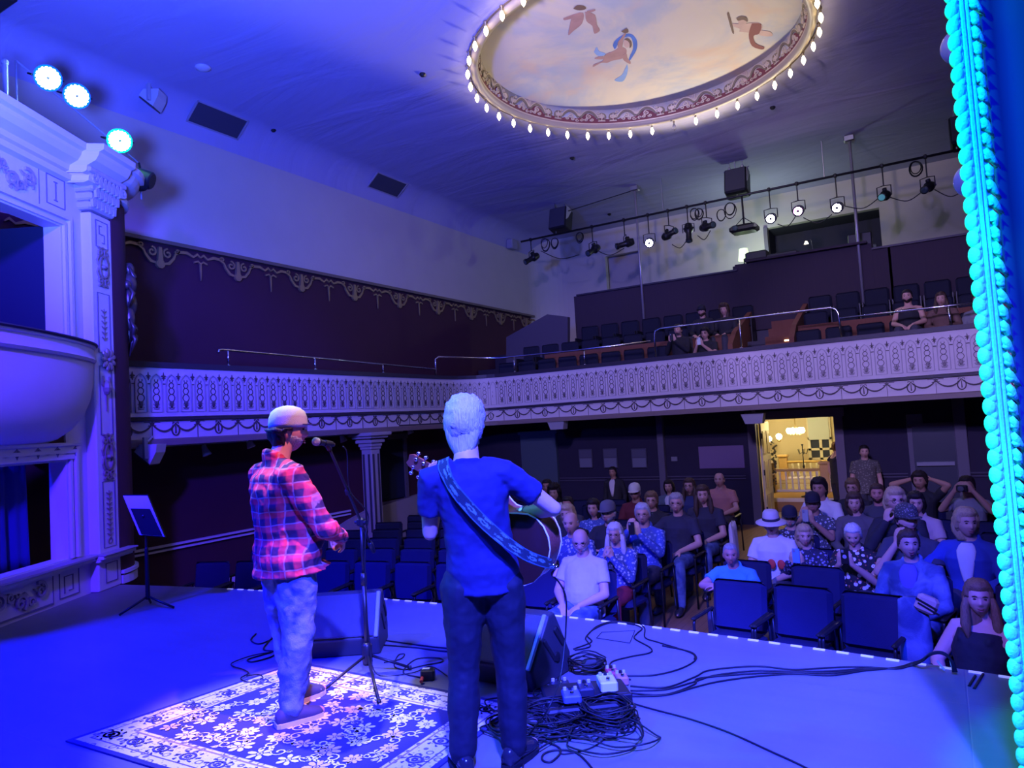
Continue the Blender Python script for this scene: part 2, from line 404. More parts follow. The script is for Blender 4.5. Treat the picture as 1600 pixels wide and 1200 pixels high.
# ceiling with a coved left edge
r = .55; rings = []
prof = [(WX, CZ-r)]+[(WX+r-r*math.cos(math.radians(a)), CZ-r+r*math.sin(math.radians(a))) for a in range(10, 91, 10)]
prof += [(WR, CZ), (WR, CZ+.15), (WX-.15, CZ+.15), (WX-.15, CZ-r)]
MC = Vector((-3.81, 10.98, 0)); MR = 2.62; REC = .30
co_ = MB().rings([[(x, y, z) for x, z in prof] for y in (-3.5, 20.7)]).build('ceiling', ceil_m)
cu_ = MB().lathe([(MR+.02, CZ-.3), (MR+.02, CZ+.6)], (MC.x, MC.y, 0), 96).build('cutter', ceil_m)
bm_ = co_.modifiers.new('b', 'BOOLEAN'); bm_.operation = 'DIFFERENCE'; bm_.object = cu_; bm_.solver = 'EXACT'
bpy.context.view_layer.update(); me_ = bpy.data.meshes.new_from_object(co_.evaluated_get(bpy.context.evaluated_depsgraph_get()))
co_.modifiers.clear(); co_.data = me_; bpy.data.objects.remove(cu_)
for q in me_.polygons: q.use_smooth = True
me_.set_sharp_from_angle(angle=math.radians(30)); struct(co_)
# left wall : cream above, maroon below the gilded cornice
struct(MB().box((WX-.1, 12.3, (4.96+CZ-r)/2), (.2, 16.8, CZ-r-4.96)).build('wall_left', cream_wall))
struct(MB().box((WX-.1, 12.3, (FL+4.96)/2), (.2, 16.8, 4.96-FL)).build('wall_left_lower', maroon_wall))
struct(MB().box((WR+.1, 12.9, (FL+CZ)/2), (.2, 15.6, CZ-FL)).build('wall_right', maroon_wall))
# back wall of the gallery with an alcove and the control booth opening
b = MB(); t = .2
def wseg(x0, x1, z0, z1): b.box(((x0+x1)/2, UY+t/2, (z0+z1)/2), (x1-x0, t, z1-z0))
wseg(WX+.9, -8.58, 3.0, CZ); wseg(-8.58, -7.45, 3.0, 5.3); wseg(-8.58, -7.45, 6.66, CZ); wseg(-7.45, -3.72, 3.0, CZ); wseg(-3.72, -.95, 3., 5.45); wseg(-3.72, -.95, 6.62, CZ); wseg(-.95, WR, 3, CZ)
b.box((-8.0, UY+.45, 6), (1.3, .1, 1.6))
cor = [(WX+.9-.9*math.sin(math.radians(a)), UY-.9+.9*math.cos(math.radians(a))) for a in range(0, 91, 10)]
b.prism([(x, y, 3.0) for x, y in cor]+[(WX-.1, UY-.9, 3.0), (WX-.1, UY+.2, 3.0), (WX+.9, UY+.2, 3.0)], (0, 0, CZ-3.0))
struct(b.build('wall_back', cream_wall))
# wall at the back of the stalls, with the lobby doorway
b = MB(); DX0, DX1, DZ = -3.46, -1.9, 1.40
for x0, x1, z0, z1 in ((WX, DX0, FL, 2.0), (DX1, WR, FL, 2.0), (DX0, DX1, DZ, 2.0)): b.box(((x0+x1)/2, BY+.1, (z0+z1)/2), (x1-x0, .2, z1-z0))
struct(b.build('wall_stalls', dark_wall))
b = MB()
for x0, x1 in ((WX, -3.75), (-1.6, -.65), (.1, WR)):
    for z in (.15, .21): b.box(((x0+x1)/2, BY-.02, z), (x1-x0, .04, .025))
struct(b.build('trim_1', mat('dim_rail', (.07, .06, .10), .6)))
b = MB()
for x0, x1 in ((DX0-.17, DX0), (DX1, DX1+.17)): b.box(((x0+x1)/2, BY-.03, (FL+DZ)/2), (x1-x0, .08, DZ-FL))
b.box(((DX0+DX1)/2, BY-.03, DZ+.09), (DX1-DX0+.40, .09, .18))
struct(b.build('door_1', trim_grey))
# left wall trims
for i, (z, h) in enumerate(((-.05, .03), (.02, .035))): struct(MB().box((WX+.025, 8.4, z), (.05, 5.6, h)).build('trim_%d' % (2+i), trim_white))
struct(MB().box((WX+.02, 9.0, FL+.06), (.04, 6.9, .10)).build('baseboard_left', trim_white))
struct(MB().prism([(WX, y, z) for y, z in ((8.9, FL), (11.1, -.17), (11.7, -.03), (13.4, .10), (15.95, .2), (15.95, FL))], (.12, 0, 0)).build('wall_ramp', mat('ramp_cream', (.34, .31, .32), .7)))
bb = MB(); bb.box((WX+.04, 12.5, .78), (.06, .95, 1.35)); wn = struct(bb.build('window_1', void))
bb = MB()
for c, d in (((WX+.06, 11.98, .75), (.08, .11, 1.6)), ((WX+.06, 13.02, .75), (.08, .11, 1.6)), ((WX+.07, 12.5, 1.51), (.10, 1.2, .12)), ((WX+.06, 12.5, .03), (.08, 1.15, .09))): bb.box(c, d)
bb.build('window_frame', trim_grey, wn)
# ------------------------------------------------------------------ gilded cornice of the left wall
cn = MB(); cn.box((WX+.05, 12.4, 4.98), (.10, 14.6, .06)); cn = tag(cn.build('wall_cornice', mat('cornice_bronze', (.16, .12, .09), .5)), 'dark cornice with gilded scrollwork along the left gallery wall', 'cornice')
fnw = lambda a, b, h: (WX+.012+h, a, b)
sc = MB(); pitch = 1.52
for k in range(10):
    y0 = 5.55+k*pitch; z0 = 4.94
    for sgn in (-1, 1):
        c = y0
        sc.stroke([(c+sgn*.02, z0-.33), (c+sgn*.16, z0-.30), (c+sgn*.25, z0-.20), (c+sgn*.28, z0-.13), (c+sgn*.36, z0-.07), (c+sgn*.5, z0-.06), (c+sgn*.62, z0-.11), (c+sgn*.70, z0-.05), (c+sgn*.76, z0-.1)], [.03, .05, .04, .03, .05, .05, .035, .04, .02], fnw, .03)
        sc.stroke(spiral(c+sgn*.14, z0-.14, .085, .015, 90 if sgn > 0 else 90, 1.2*sgn), .028, fnw, .035)
        sc.stroke(spiral(c+sgn*.32, z0-.06, .05, .01, 200, 1.*sgn, 9), .022, fnw, .03)
    sc.stroke([(y0, z0-.05), (y0, z0-.38)], [.05, .11], fnw, .05); sc.stroke(arc(y0, z0-.33, .055, 0, 330, 9), .045, fnw, .045, True)
    ym = y0+pitch/2; sc.stroke([(ym-.13, z0-.2), (ym-.05, z0-.17), (ym, z0-.21), (ym+.05, z0-.17), (ym+.13, z0-.2)], .03, fnw, .03)
    sc.stroke([(ym, z0-.2), (ym, z0-.34), (ym, z0-.5)], [.035, .03, .008], fnw, .025)
sc.build('scrollwork', gilt, cn)

# ------------------------------------------------------------------ horseshoe balcony
PATH = [(-9.78, 5.2), (-9.80, 8.0), (-9.84, 11.0), (-9.86, 12.9)]+[(-8.95-.91*math.cos(math.radians(a)), 13.55+.93*math.sin(math.radians(a))) for a in (15, 30, 45, 60, 75, 90)]+[(-7.0, 14.46), (-3.8, 14.28), (-1.0, 14.12), (1.0, 14.0), (1.9, 13.7), (2.25, 13.0), (2.3, 9.0), (2.3, 6.5)]
_P = [Vector((a, b, 0)) for a, b in PATH]; _P = smoothpath(_P, 6); _L = [0.]
for i in range(1, len(_P)): _L.append(_L[-1]+(_P[i]-_P[i-1]).length)
def bal(s, z, h):
    s = max(0, min(_L[-1]-1e-4, s)); lo = 0; hi = len(_L)-1
    while hi-lo > 1:
        m = (lo+hi)//2
        if _L[m] <= s: lo = m
        else: hi = m
    k = (s-_L[lo])/(_L[hi]-_L[lo]); p = _P[lo].lerp(_P[hi], k)
    a = (_P[min(lo+2, len(_P)-1)]-_P[max(lo-1, 0)]).normalized() if 0 < lo < len(_P)-2 else (_P[hi]-_P[lo]).normalized()
    return Vector((p.x+a.y*h, p.y-a.x*h, z))
NS = 110; LT = _L[-1]
def sweep(prof): return MB().rings([[bal(LT*i/NS, z, h) for h, z in prof] for i in range(NS+1)])
TZ, MZ, LZ = 2.83, 2.02, 1.70
balc = sweep([(0, LZ), (0, MZ-.03), (-.02, MZ-.03), (-.02, MZ+.03), (.03, MZ+.03), (.03, TZ-.05), (-.10, TZ-.05), (-.10, LZ)]).build('balcony_front', ivory, smooth=True, auto=True)
tag(balc, 'long white horseshoe balcony front with gothic arch tracery and swags', 'balcony')
sweep([(.06, TZ-.06), (.06, TZ+.02), (-.14, TZ+.02), (-.14, TZ-.06)]).build('rail_cap', rail_dark, balc)
sweep([(.045, MZ-.025), (.045, MZ+.022), (-.015, MZ+.022), (-.015, MZ-.025)]).build('band_moulding', rail_dark, balc)
sweep([(.05, LZ-.07), (.05, LZ+.01), (.02, LZ+.03), (-.1, LZ+.03), (-.1, LZ-.07)]).build('lower_moulding', mat('umber_moulding', (.20, .15, .14), .5), balc)
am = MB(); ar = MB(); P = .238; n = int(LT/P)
fb = lambda a, b, h: bal(a, b, .03+h)
for k in range(n):
    s0 = .10+k*P
    if s0 > 27: break
    w = .088; zb = MZ+.10; zs = TZ-.30; zt = TZ-.155
    ol = [(s0-w, zb), (s0-w, zs), (s0-w*.9, zs+.055), (s0-w*.55, zs+.11), (s0, zt), (s0+w*.55, zs+.11), (s0+w*.9, zs+.055), (s0+w, zs), (s0+w, zb)]
    ar.stroke(ol, .012, fb, .022)
    ar.stroke([(s0-w, zb), (s0+w, zb)], .008, fb, .012)
    z = MZ+.305
    for rr in (.052, .044, .037):
        am.stroke(arc(s0, z, rr, 0, 360-30, 12, rr*1.05), .009, fb, .010, True); z += rr*1.05+[.044, .037, .03][(.052, .044, .037).index(rr)]*1.05
    am.stroke(arc(s0, z, .026, 150, 390, 8), .007, fb, .010)
    for dz, ww in ((.235, .03), (.215, .05), (.19, .04), (.165, .05), (.145, .04)): am.stroke([(s0-ww, MZ+dz), (s0, MZ+dz-.008), (s0+ww, MZ+dz)], .008, fb, .009)
    for q in (-.03, 0, .03): am.stroke([(s0+q*.3, MZ+.16), (s0+q, MZ+.25)], .007, fb, .009)
    sm_ = s0+P/2
    am.stroke([(sm_-.033, zs), (sm_+.033, zs)], .013, fb, .010)
    zf = TZ-.19
    am.stroke([(sm_, zf-.06), (sm_, zf+.01), (sm_, zf+.06)], [.008, .02, .004], fb, .010)
    for q in (-1, 1): am.stroke([(sm_+q*.004, zf-.02), (sm_+q*.026, zf+.012), (sm_+q*.04, zf-.005)], [.012, .013, .004], fb, .010)
    am.stroke([(sm_-.028, zf-.028), (sm_+.028, zf-.028)], .009, fb, .010)
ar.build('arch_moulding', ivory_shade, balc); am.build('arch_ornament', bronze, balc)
sw = MB(); fs = lambda a, b, h: bal(a, b, h); Q = .74; n = int(LT/Q)
for k in range(n):
    s0 = .25+k*Q; z1 = MZ-.07
    if s0 > 27: break
    for a, bq in ((s0, s0+Q/2), (s0+Q/2, s0+Q)):
        sw.stroke([(a+(bq-a)*t/9, z1-.115*math.sin(PI*t/9)**.8) for t in range(10)], [.012, .018, .022, .026, .028, .028, .026, .022, .018, .012], fs, .014)
    for q in (-1, 1): sw.stroke([(s0, z1), (s0+q*.05, z1+.025), (s0+q*.12, z1+.02)], .010, fs, .012); sw.stroke([(s0, z1-.02), (s0+q*.06, z1-.03)], .012, fs, .012)
    sw.stroke([(s0, z1+.02), (s0, z1-.22)], .007, fs, .010); sw.stroke(arc(s0, z1, .025, 0, 330, 8), .01, fs, .012, True)
    c = s0+Q/2; sw.stroke(arc(c, z1-.095, .062, 130, 410, 14, .085), .018, fs, .014); sw.stroke([(c, z1-.03), (c, z1-.15)], [.008, .02], fs, .014)
    for q in (-1, 1): sw.stroke([(c+q*.01, z1+.01), (c+q*.04, z1+.02), (c+q*.045, z1-.01)], .01, fs, .012)
sw.build('swag_ornament', bronze, balc)
# soffit and the gallery floors
def strip(z0, z1, hA, hB): return sweep([(hA, z0), (hA, z1), (hB, z1), (hB, z0)])
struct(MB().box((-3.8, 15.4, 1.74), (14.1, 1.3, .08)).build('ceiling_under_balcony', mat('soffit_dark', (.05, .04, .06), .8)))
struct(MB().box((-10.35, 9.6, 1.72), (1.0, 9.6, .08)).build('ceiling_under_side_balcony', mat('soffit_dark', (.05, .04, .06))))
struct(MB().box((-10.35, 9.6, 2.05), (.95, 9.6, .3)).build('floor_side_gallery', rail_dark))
TIER = [(14.8, 2.25), (15.45, 2.70), (16.35, 3.15), (17.25, 3.6)]
for i, (y, z) in enumerate(TIER):
    y1 = TIER[i+1][0] if i < 3 else UY
    struct(MB().box((-3.8, (y+y1)/2, (1.9+z)/2), (14.0, y1-y, z-1.9)).build('floor_gallery_tier', knee_wood if i == 1 else rail_dark))
# panelled wall that divides the gallery, with the raised desk of the booth
pw = MB(); pw.box((-3.8-.6, 17.22, 4.2), (7.5, .12, 1.45)); pw.box((1.4, 17.22, 4.2), (4.2, .12, 1.45)); pw = pw.build('wall_gallery_divider', panel_wood); struct(pw)
pc = MB(); pc.box((-5.95, 17.2, 4.94), (4.2, .2, .04)); pc.box((1.2, 17.2, 4.94), (4.4, .2, .04)); pc.build('cap_rail', rail_dark, pw)
bd = MB(); bd.box((-2.45, 17.3, 4.3), (2.9, .3, 1.55)); bd.box((-2.35, 17.25, 5.09), (2.55, .5, .05)); struct(bd.build('wall_booth_front', panel_wood))
bo = MB(); bo.box((-2.33, UY+1.2, 6.0), (2.9, .1, 1.5)); bo.box((-2.33, UY+.7, 5.42), (2.9, 1.0, .08)); bo.box((-3.78, UY+.7, 6.0), (.1, 1.0, 1.4)); bo.box((-.9, UY+.7, 6.0), (.1, 1.0, 1.4)); bo.box((-2.33, UY+.7, 6.66), (2.9, 1.0, .08))
struct(bo.build('wall_booth_interior', booth_dark))
struct(MB().box((-3.75, UY-.06, 6.0), (.1, .12, 1.25)).build('trim_4', trim_grey))
# sloping stair wall at the left end of the gallery
stw = MB().prism([on_y(u, v, 16.2)+Vector((0, 0, 0)) for u, v in ((791, 527), (855, 491), (887, 495), (887, 560), (791, 585))], (0, .14, 0)); struct(stw.build('wall_gallery_stair', mat('stair_wall', (.07, .06, .085), .7)))

# ------------------------------------------------------------------ lobby beyond the open door
LY0 = 16.2; LX0, LX1 = -5.6, -.4; lob = mat('lobby_cream', (.72, .60, .34), .7); lobw = mat('lobby_gloss_cream', (.80, .72, .48), .45)
lb = MB(); lb.box((-3, LY0+2.5, FL-.04), (5.2, 5.0, .08)); lb.box((-3, 21.2, .8), (5.2, .1, 3.4)); lb.box((LX0, 18.7, .8), (.1, 5, 3.4)); lb.box((LX1, 18.7, .8), (.1, 5, 3.4)); lb.box((-3, 18.7, 2.5), (5.2, 5, .1))
struct(lb.build('wall_lobby', lob))
lmp = lamp('POINT', 'lobby_ceiling_lamp', (-2.9, 17.6, 2.0), None, 1000, (1, .82, .45), .25)
ld = MB().box((-3, 19.0, -.72), (4.6, 1.9, .26)); ld = struct(ld.build('floor_lobby_landing', mat('landing_oak', (.38, .20, .07), .5)))
MB().box((-3, 18.03, -.56), (4.6, .06, .09)).build('stair_nosing', lobw, ld)
def balustrade(Y, px0, px1, vtop, vbot, label, posts):
    a = on_y(px0[0], px0[1], Y); c = on_y(px1[0], px1[1], Y); zb = on_y(px0[0], vbot, Y).z
    t = thing('balustrade', label, 'balustrade', ((a.x+c.x)/2, Y, zb))
    L = c.x-a.x; h = a.z-zb
    MB().cbox((0, 0, h), (L, .09, .06), .02).build('handrail', mat('oak_rail', (.62, .40, .12), .35), t)
    MB().cbox((0, 0, .05), (L, .09, .06), .015).build('bottom_rail', lobw, t)
    MB().box((0, 0, h*.42), (L, .02, .018)).build('middle_rail', mat('oak_rail', (.62, .40, .12)), t)
    n = int(L/.135)
    for k in range(n):
        x = -L/2+L*(k+.5)/n
        MB().lathe([(.026, .06), (.026, .14), (.017, .17), (.028, .22), (.020, .5*h), (.026, .6*h), (.015, h-.14), (.026, h-.12), (.026, h-.02)], (x, 0, 0), 10).build('baluster', lobw, t, True)
    for x in posts:
        p = MB().cbox((x*L, 0, (h+.12)/2), (.20, .20, h+.12), .015).cbox((x*L, 0, h+.16), (.26, .26, .07), .02).build('newel_post', mat('oak_post', (.58, .36, .12), .4), t)
    return t
balustrade(18.2, (1204, 735), (1310, 727), 733, 770, 'turned cream balustrade with oak handrail on the lobby landing, nearer the door', (-.49, .30))
balustrade(19.75, (1224, 722), (1300, 716), 722, 750, 'second lower-looking cream balustrade further back in the lobby under the window', (-.5,))
wa, wb = on_y(1262, 655, 21.1), on_y(1300, 716, 21.1); wx = (wa.x+wb.x)/2; ww_ = abs(wb.x-wa.x); z0_, z1_ = wb.z, wa.z+.05
w = struct(MB().box((wx, 21.12, (z0_+z1_)/2), (ww_, .06, z1_-z0_)).build('window_2', mat('night_glass', (.05, .06, .09), .1)))
wf = MB()
for x in (wx-ww_/2, wx+.02, wx+ww_/2): wf.box((x, 21.08, (z0_+z1_)/2), (.07, .08, z1_-z0_+.1))
for z in (z0_, z0_+.26, z0_+.55, z1_): wf.box((wx, 21.08, z), (ww_+.07, .08, .06))
wf.build('window_frame', lobw, w)
tag(MB().box((wx, 21.0, (z0_+.52+z1_)/2), (ww_*.98, .02, z1_-z0_-.52)).build('window_shade', mat('shade_cloth', (.62, .66, .55), .8)), 'pale green roller shade half drawn over the lobby window', 'window shade')
# door leaf folded into the lobby
dl = thing('door_leaf', 'open cream panelled lobby door folded back at left of the doorway', 'door', (DX0+.03, BY+.22, FL))
MB().cbox((0, .42, 1.1), (.05, .84, 2.18), .01).build('door_panel', lobw, dl)
pn = MB()
for y in (.22, .62):
    for z, h in ((.35, .5), (1.05, .6), (1.75, .5)): pn.cbox((.03, y, z), (.02, .28, h), .008)
pn.build('panel_moulding', mat('lobby_shadow_cream', (.60, .50, .28), .5), dl)
for z in (.3, 1.1, 1.9): MB().tube([(.03, .0, z-.06), (.03, .0, z+.06)], .014, 8).build('hinge', black_metal, dl)
MB().tube([(.04, .74, 1.0), (.09, .74, 1.0), (.09, .66, 1.0)], .012, 8).build('door_handle', brass, dl)
# lobby fittings
for i, (u, v, Y, nm) in enumerate(((1201, 686, 19.4, 'left'), (1217, 682, 20.3, 'middle'))):
    p = on_y(u, v, Y); t = thing('wall_lamp', 'glowing wall lamp in the lobby, %s of the pair beside the garland' % ('nearer' if i == 0 else 'farther'), 'lamp', p)
    MB().ball((0, 0, 0), .08, 12, 8).build('lamp_globe', mat('lobby_globe', (1, .9, .6), .3, emit=(1, .86, .5), estr=30), t, True)
    MB().lathe([(.02, -.14), (.05, -.12), (.02, -.07)], (0, 0, 0), 10).tube([(0, 0, -.1), (0, .12, -.14)], .012).build('lamp_bracket', brass, t)
p = on_y(1243, 674, 19.2); t = thing('chandelier', 'bright glass chandelier hanging in the lobby', 'chandelier', p)
for k in range(6):
    a = k*PI/3; MB().lathe([(.02, -.05), (.055, .0), (.05, .06), (.02, .09)], (.17*math.cos(a), .17*math.sin(a), 0), 10).build('lamp_shade', mat('lobby_globe', (1, .9, .6)), t, True)
br = MB().tube([(0, 0, -.1), (0, 0, 1.0)], .012)
for k in range(6): a = k*PI/3; br.tube([(0, 0, -.05), (.1*math.cos(a), .1*math.sin(a), -.09), (.17*math.cos(a), .17*math.sin(a), -.05)], .009)
br.build('chandelier_frame', brass, t)
p = on_y(1255, 716, 18.9); t = thing('torch_stand', 'tall dark iron torchere standing on the lobby landing', 'torchere', (p.x, p.y, -.59))
MB().lathe([(.12, 0), (.12, .02), (.02, .05), (.015, .7), (.03, .75), (.012, .8), (.012, 1.25), (.03, 1.3)], (0, 0, 0), 10).build('stem', black_metal, t)
ca = MB()
for k in range(5): a = k*2*PI/5; ca.tube([(0, 0, 1.1), (.09*math.cos(a), .09*math.sin(a), 1.06), (.12*math.cos(a), .12*math.sin(a), 1.18)], .008)
ca.build('candle_arm', black_metal, t)
g = MB(); rg = random.Random(3)
for k in range(70):
    u = 1207+rg.uniform(-5, 6); v = 690+k*1.2
    g.ball(on_y(u, v, 18.05), rg.uniform(.015, .032), 6, 4)
tag(g.build('leaf_garland', mat('garland_grey', (.16, .15, .13), .6)), 'grey leafy garland hanging down the left newel in the lobby', 'garland')
# ================================================================== THEATRE BOX beside the stage
P0 = Vector((-8.63, 5.0, 0)); UA = Vector((.478, -.878, 0)).normalized(); NN = Vector((.878, .478, 0)).normalized()
BB = Matrix((( -UA.x, NN.x, 0), (-UA.y, NN.y, 0), (0, 0, 1)))   # columns: along, out, up
def bp(u, w, z): return P0+UA*u+NN*w+Vector((0, 0, z))
def bq(u, v, w=0.):      # sight line onto the box front
    d = ray(u, v); t = ((P0+NN*w-CAMP).dot(NN))/d.dot(NN); p = CAMP+d*t; return ((p-P0).dot(UA), p.z)
def bbox(mb, u0, u1, w0, w1, z0, z1, bev=.0):
    c = bp((u0+u1)/2, (w0+w1)/2, (z0+z1)/2); d = (abs(u1-u0), abs(w1-w0), abs(z1-z0))
    return mb.cbox(c, d, bev, basis=BB) if bev else mb.box(c, d, basis=BB)
box = thing('theatre_box', 'ornate white theatre box with pilaster, bowed balcony and curtained opening beside the stage', 'theatre box', P0)
def pbuild(mb, name, m, **k):
    o = mb.build(name, m, None, **k); o.parent = box; o.matrix_parent_inverse = Matrix.Translation(-P0); return o
boxp = mat('box_ivory_paint', (.62, .58, .60), .5, var=.05, vscale=2.5)
WB = -.12
w_ = MB()
UE = 3.6; UO = .76
bbox(w_, .38, UO, WB-.2, WB, .4, 4.9); bbox(w_, UO, UE, WB-.2, WB, 4.18, 4.9); bbox(w_, UO, UE, WB-.2, WB, 1.52, 1.72); bbox(w_, UO, UE, WB-.2, WB, 0, .45)
pbuild(w_, 'wall_panel', boxp)
rw = MB(); bbox(rw, UO, UE, WB-.2, WB-.02, 1.72, 2.84); pbuild(rw, 'maroon_panel', maroon_wall)
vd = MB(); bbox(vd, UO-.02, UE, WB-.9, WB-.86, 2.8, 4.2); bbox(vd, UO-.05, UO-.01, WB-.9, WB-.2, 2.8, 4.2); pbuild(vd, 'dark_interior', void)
# frames around both openings
fr = MB()
for z0, z1 in ((2.84, 4.18), (.45, 1.52)):
    for k, (d, h) in enumerate(((.0, .03), (.07, .05))):
        bbox(fr, UO-.03-d-.04, UO-.03-d, WB, WB+h, z0, z1+.06+d); bbox(fr, UO-.03-d, UE, WB, WB+h, z1+.02+d, z1+.06+d)
pbuild(fr, 'opening_frame', boxp)
# velvet curtain in the lower opening
rings = []
for k in range(2):
    pass
nc = 90; cu = MB(); top = []; bot = []
for i in range(nc+1):
    u = 1.0+2.4*i/nc; f = .035*math.sin(u*19)+.02*math.sin(u*43+1)+.012*math.sin(u*7)
    top.append((u, f*.6)); bot.append((u+.02*math.sin(u*9), f*1.3))
rows = []
for j in range(9):
    t = j/8; z = 1.56-1.14*t
    rows.append([bp(a[0]*(1-t)+b_[0]*t, WB-.30+a[1]*(1-t)+b_[1]*t, z) for a, b_ in zip(top, bot)])
vs = [p for r in rows for p in r]; n = nc+1
cu.add(vs, [(j*n+i, j*n+i+1, (j+1)*n+i+1, (j+1)*n+i) for j in range(8) for i in range(nc)])
o = pbuild(cu, 'curtain', velvet, smooth=True); d = o.modifiers.new('s', 'SOLIDIFY'); d.thickness = .02
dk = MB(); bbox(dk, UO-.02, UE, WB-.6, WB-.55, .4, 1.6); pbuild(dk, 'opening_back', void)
# pilaster, capital, plinth
pi = MB(); bbox(pi, .0, .40, WB-.25, .0, .36, 4.45, .012)
pbuild(pi, 'pilaster', boxp)
pp = MB()
def frame(mb, u0, u1, z0, z1, w, wd=.014, h=.008):
    f = lambda a, b, hh: bp(a, w+hh, b)
    mb.stroke([(u0, z0), (u1, z0), (u1, z1), (u0, z1)], wd, f, h, True)
for a in ((.08, .31, 4.06, 4.38), (.08, .31, 2.78, 3.5), (.08, .31, 1.80, 2.62), (.08, .31, .48, 1.25)): frame(pp, *a, 0.)
f0 = lambda a, b, h: bp(a, h, b); fB = lambda a, b, h: bp(a, WB+h, b)
for s_ in (1, -1): pp.stroke([(.195, 4.22), (.195+s_*.05, 4.22), (.195+s_*.05, 4.22+s_*.10), (.195-s_*.0, 4.22+s_*.10)], .012, f0, .008)
frame(pp, .68, .98, 4.39, 4.72, WB); pp.stroke([(.83, 4.45), (.83, 4.66)], .014, fB, .008); pp.stroke([(.80, 4.45), (.86, 4.45)], .012, fB, .008); pp.stroke([(.80, 4.66), (.86, 4.66)], .012, fB, .008)
frame(pp, 1.10, 2.9, 4.28, 4.74, WB, .02); frame(pp, .66, .98, .06, .34, WB+.04); pp.stroke([(.9, .1), (.9, .28), (.76, .28), (.76, .12), (.83, .12)], .014, lambda a, b, h: bp(a, WB+.04+h, b), .008)
frame(pp, 1.08, 2.9, .04, .35, WB+.04, .02); frame(pp, .10, .32, .08, .3, .02)
pbuild(pp, 'panel_moulding', mat('panel_line', (.16, .14, .22), .5))
# gilded reliefs
gl = MB(); rg = random.Random(11)
def scrolls(mb, u0, u1, z0, z1, w, n=9, size=.16, th=.03):
    f = lambda a, b, h: bp(a, w+h, b)
    for i in range(n):
        u = u0+(u1-u0)*(i+.5)/n; zc = (z0+z1)/2+(z1-z0)*.13*(-1)**i; s = size*(z1-z0)*2
        mb.stroke(spiral(u, zc, s*.9, s*.12, 60+180*(i % 2), 1.4*(-1)**i, 16), [.035-.0013*q for q in range(16)], f, th)
        mb.stroke(spiral(u+(u1-u0)/n*.5, (z0+z1)/2-(z1-z0)*.22*(-1)**i, s*.55, s*.1, 200, -1.2*(-1)**i, 12), .024, f, th)
        for k in range(5):
            a = rg.uniform(0, 2*PI); l = s*rg.uniform(.5, 1.); c = (u+rg.uniform(-.05, .05), zc+rg.uniform(-.5, .5)*(z1-z0)*.6)
            mb.stroke([c, (c[0]+l*.5*math.cos(a), c[1]+l*.4*math.sin(a)), (c[0]+l*math.cos(a+.5), c[1]+l*.6*math.sin(a+.5))], [.012, .035, .006], f, th*.8)
scrolls(gl, 1.15, 2.85, 4.33, 4.69, WB, 7); pbuild(gl, 'frieze_relief', mat('silvered_relief', (.36, .33, .36), .45, .3))
gl = MB(); scrolls(gl, 1.14, 2.85, .07, .32, WB+.04, 6, .2); pbuild(gl, 'plinth_relief', mat('silvered_relief', (.36, .33, .36)))
def rosette(mb, u, z, r, w, petals=8):
    for k in range(petals):
        a = 2*PI*k/petals; c = bp(u+r*.62*math.cos(a), w+.015, z+r*.62*math.sin(a))
        e1 = (UA*math.cos(a)+Vector((0, 0, math.sin(a)))); e2 = (-UA*math.sin(a)+Vector((0, 0, math.cos(a))))
        mb.ball(c, (r*.42, r*.26, .022), 8, 6, Matrix(((e1.x, e2.x, NN.x), (e1.y, e2.y, NN.y), (e1.z, e2.z, NN.z))))
    mb.ball(bp(u, w+.02, z), (r*.2, r*.2, r*.2), 8, 6)
ro = MB(); rosette(ro, .16, 2.70, .14, .01, 9); pbuild(ro, 'rail_rosette', mat('antique_gilt', (.30, .25, .22), .45, .3))
md = MB()
for zc, hh in ((3.82, .24), (1.54, .27)):
    md.stroke(arc(.195, zc, .075, 0, 340, 14, hh*.55), .022, f0, .03, True); md.ball(bp(.195, .01, zc), (.05, .05, .03), 8, 6)
    for q in (-1, 1):
        for e in (-1, 1):
            md.stroke(spiral(.195+q*.065, zc+e*hh*.72, .05, .01, 90*e, q*e*1.1, 10), .02, f0, .025)
            md.stroke([(.195, zc+e*hh), (.195+q*.05, zc+e*hh*.92), (.195+q*.09, zc+e*hh*.98)], .018, f0, .02)
            md.stroke([(.195+q*.09, zc+e*.02), (.195+q*.11, zc+e*hh*.3), (.195+q*.075, zc+e*hh*.55)], .02, f0, .02)
pbuild(md, 'pilaster_medallion', mat('antique_gilt', (.30, .25, .22)))
md = MB()
for z0, n, st in ((2.95, 6, .065), (.62, 9, .06)):
    for i in range(n):
        z = z0+i*st
        md.stroke([(.145, z+.02), (.195, z-.012), (.245, z+.02)], [.006, .022, .006], f0, .012)
        md.stroke([(.195, z-.02), (.195, z+.04)], .010, f0, .012)
md.stroke(arc(.195, .55, .035, 0, 330, 10), .014, f0, .012, True)
md.ball(bp(.195, .01, 2.36), (.06, .06, .09), 8, 6); md.stroke([(.195, 2.3), (.195, 2.08)], [.03, .008], f0, .015)
for q in (-1, 1): md.stroke([(.195, 2.32), (.195+q*.07, 2.4), (.195+q*.06, 2.5)], [.01, .03, .01], f0, .02)
pbuild(md, 'pilaster_husk', mat('antique_gilt', (.30, .25, .22)))
cp = MB()
for i in range(4):
    z = 4.47+i*.1; o_ = .02+i*.028
    bbox(cp, -.02-o_*.6, .44+o_*.9, WB-.2, o_+.02, z, z+.1, .02)
bbox(cp, -.12, .60, WB-.2, .15, 4.86, 4.92, .01)
for row in range(3):
    for i in range(6):
        u = .0+.08*i; z = 4.50+row*.11; w = .03+row*.03
        cp.stroke([(u, z), (u+.015, z+.07), (u+.0, z+.13)], [.05, .07, .02], lambda a, b, h: bp(a, w+h+(b-4.5)*.12, b), .03)
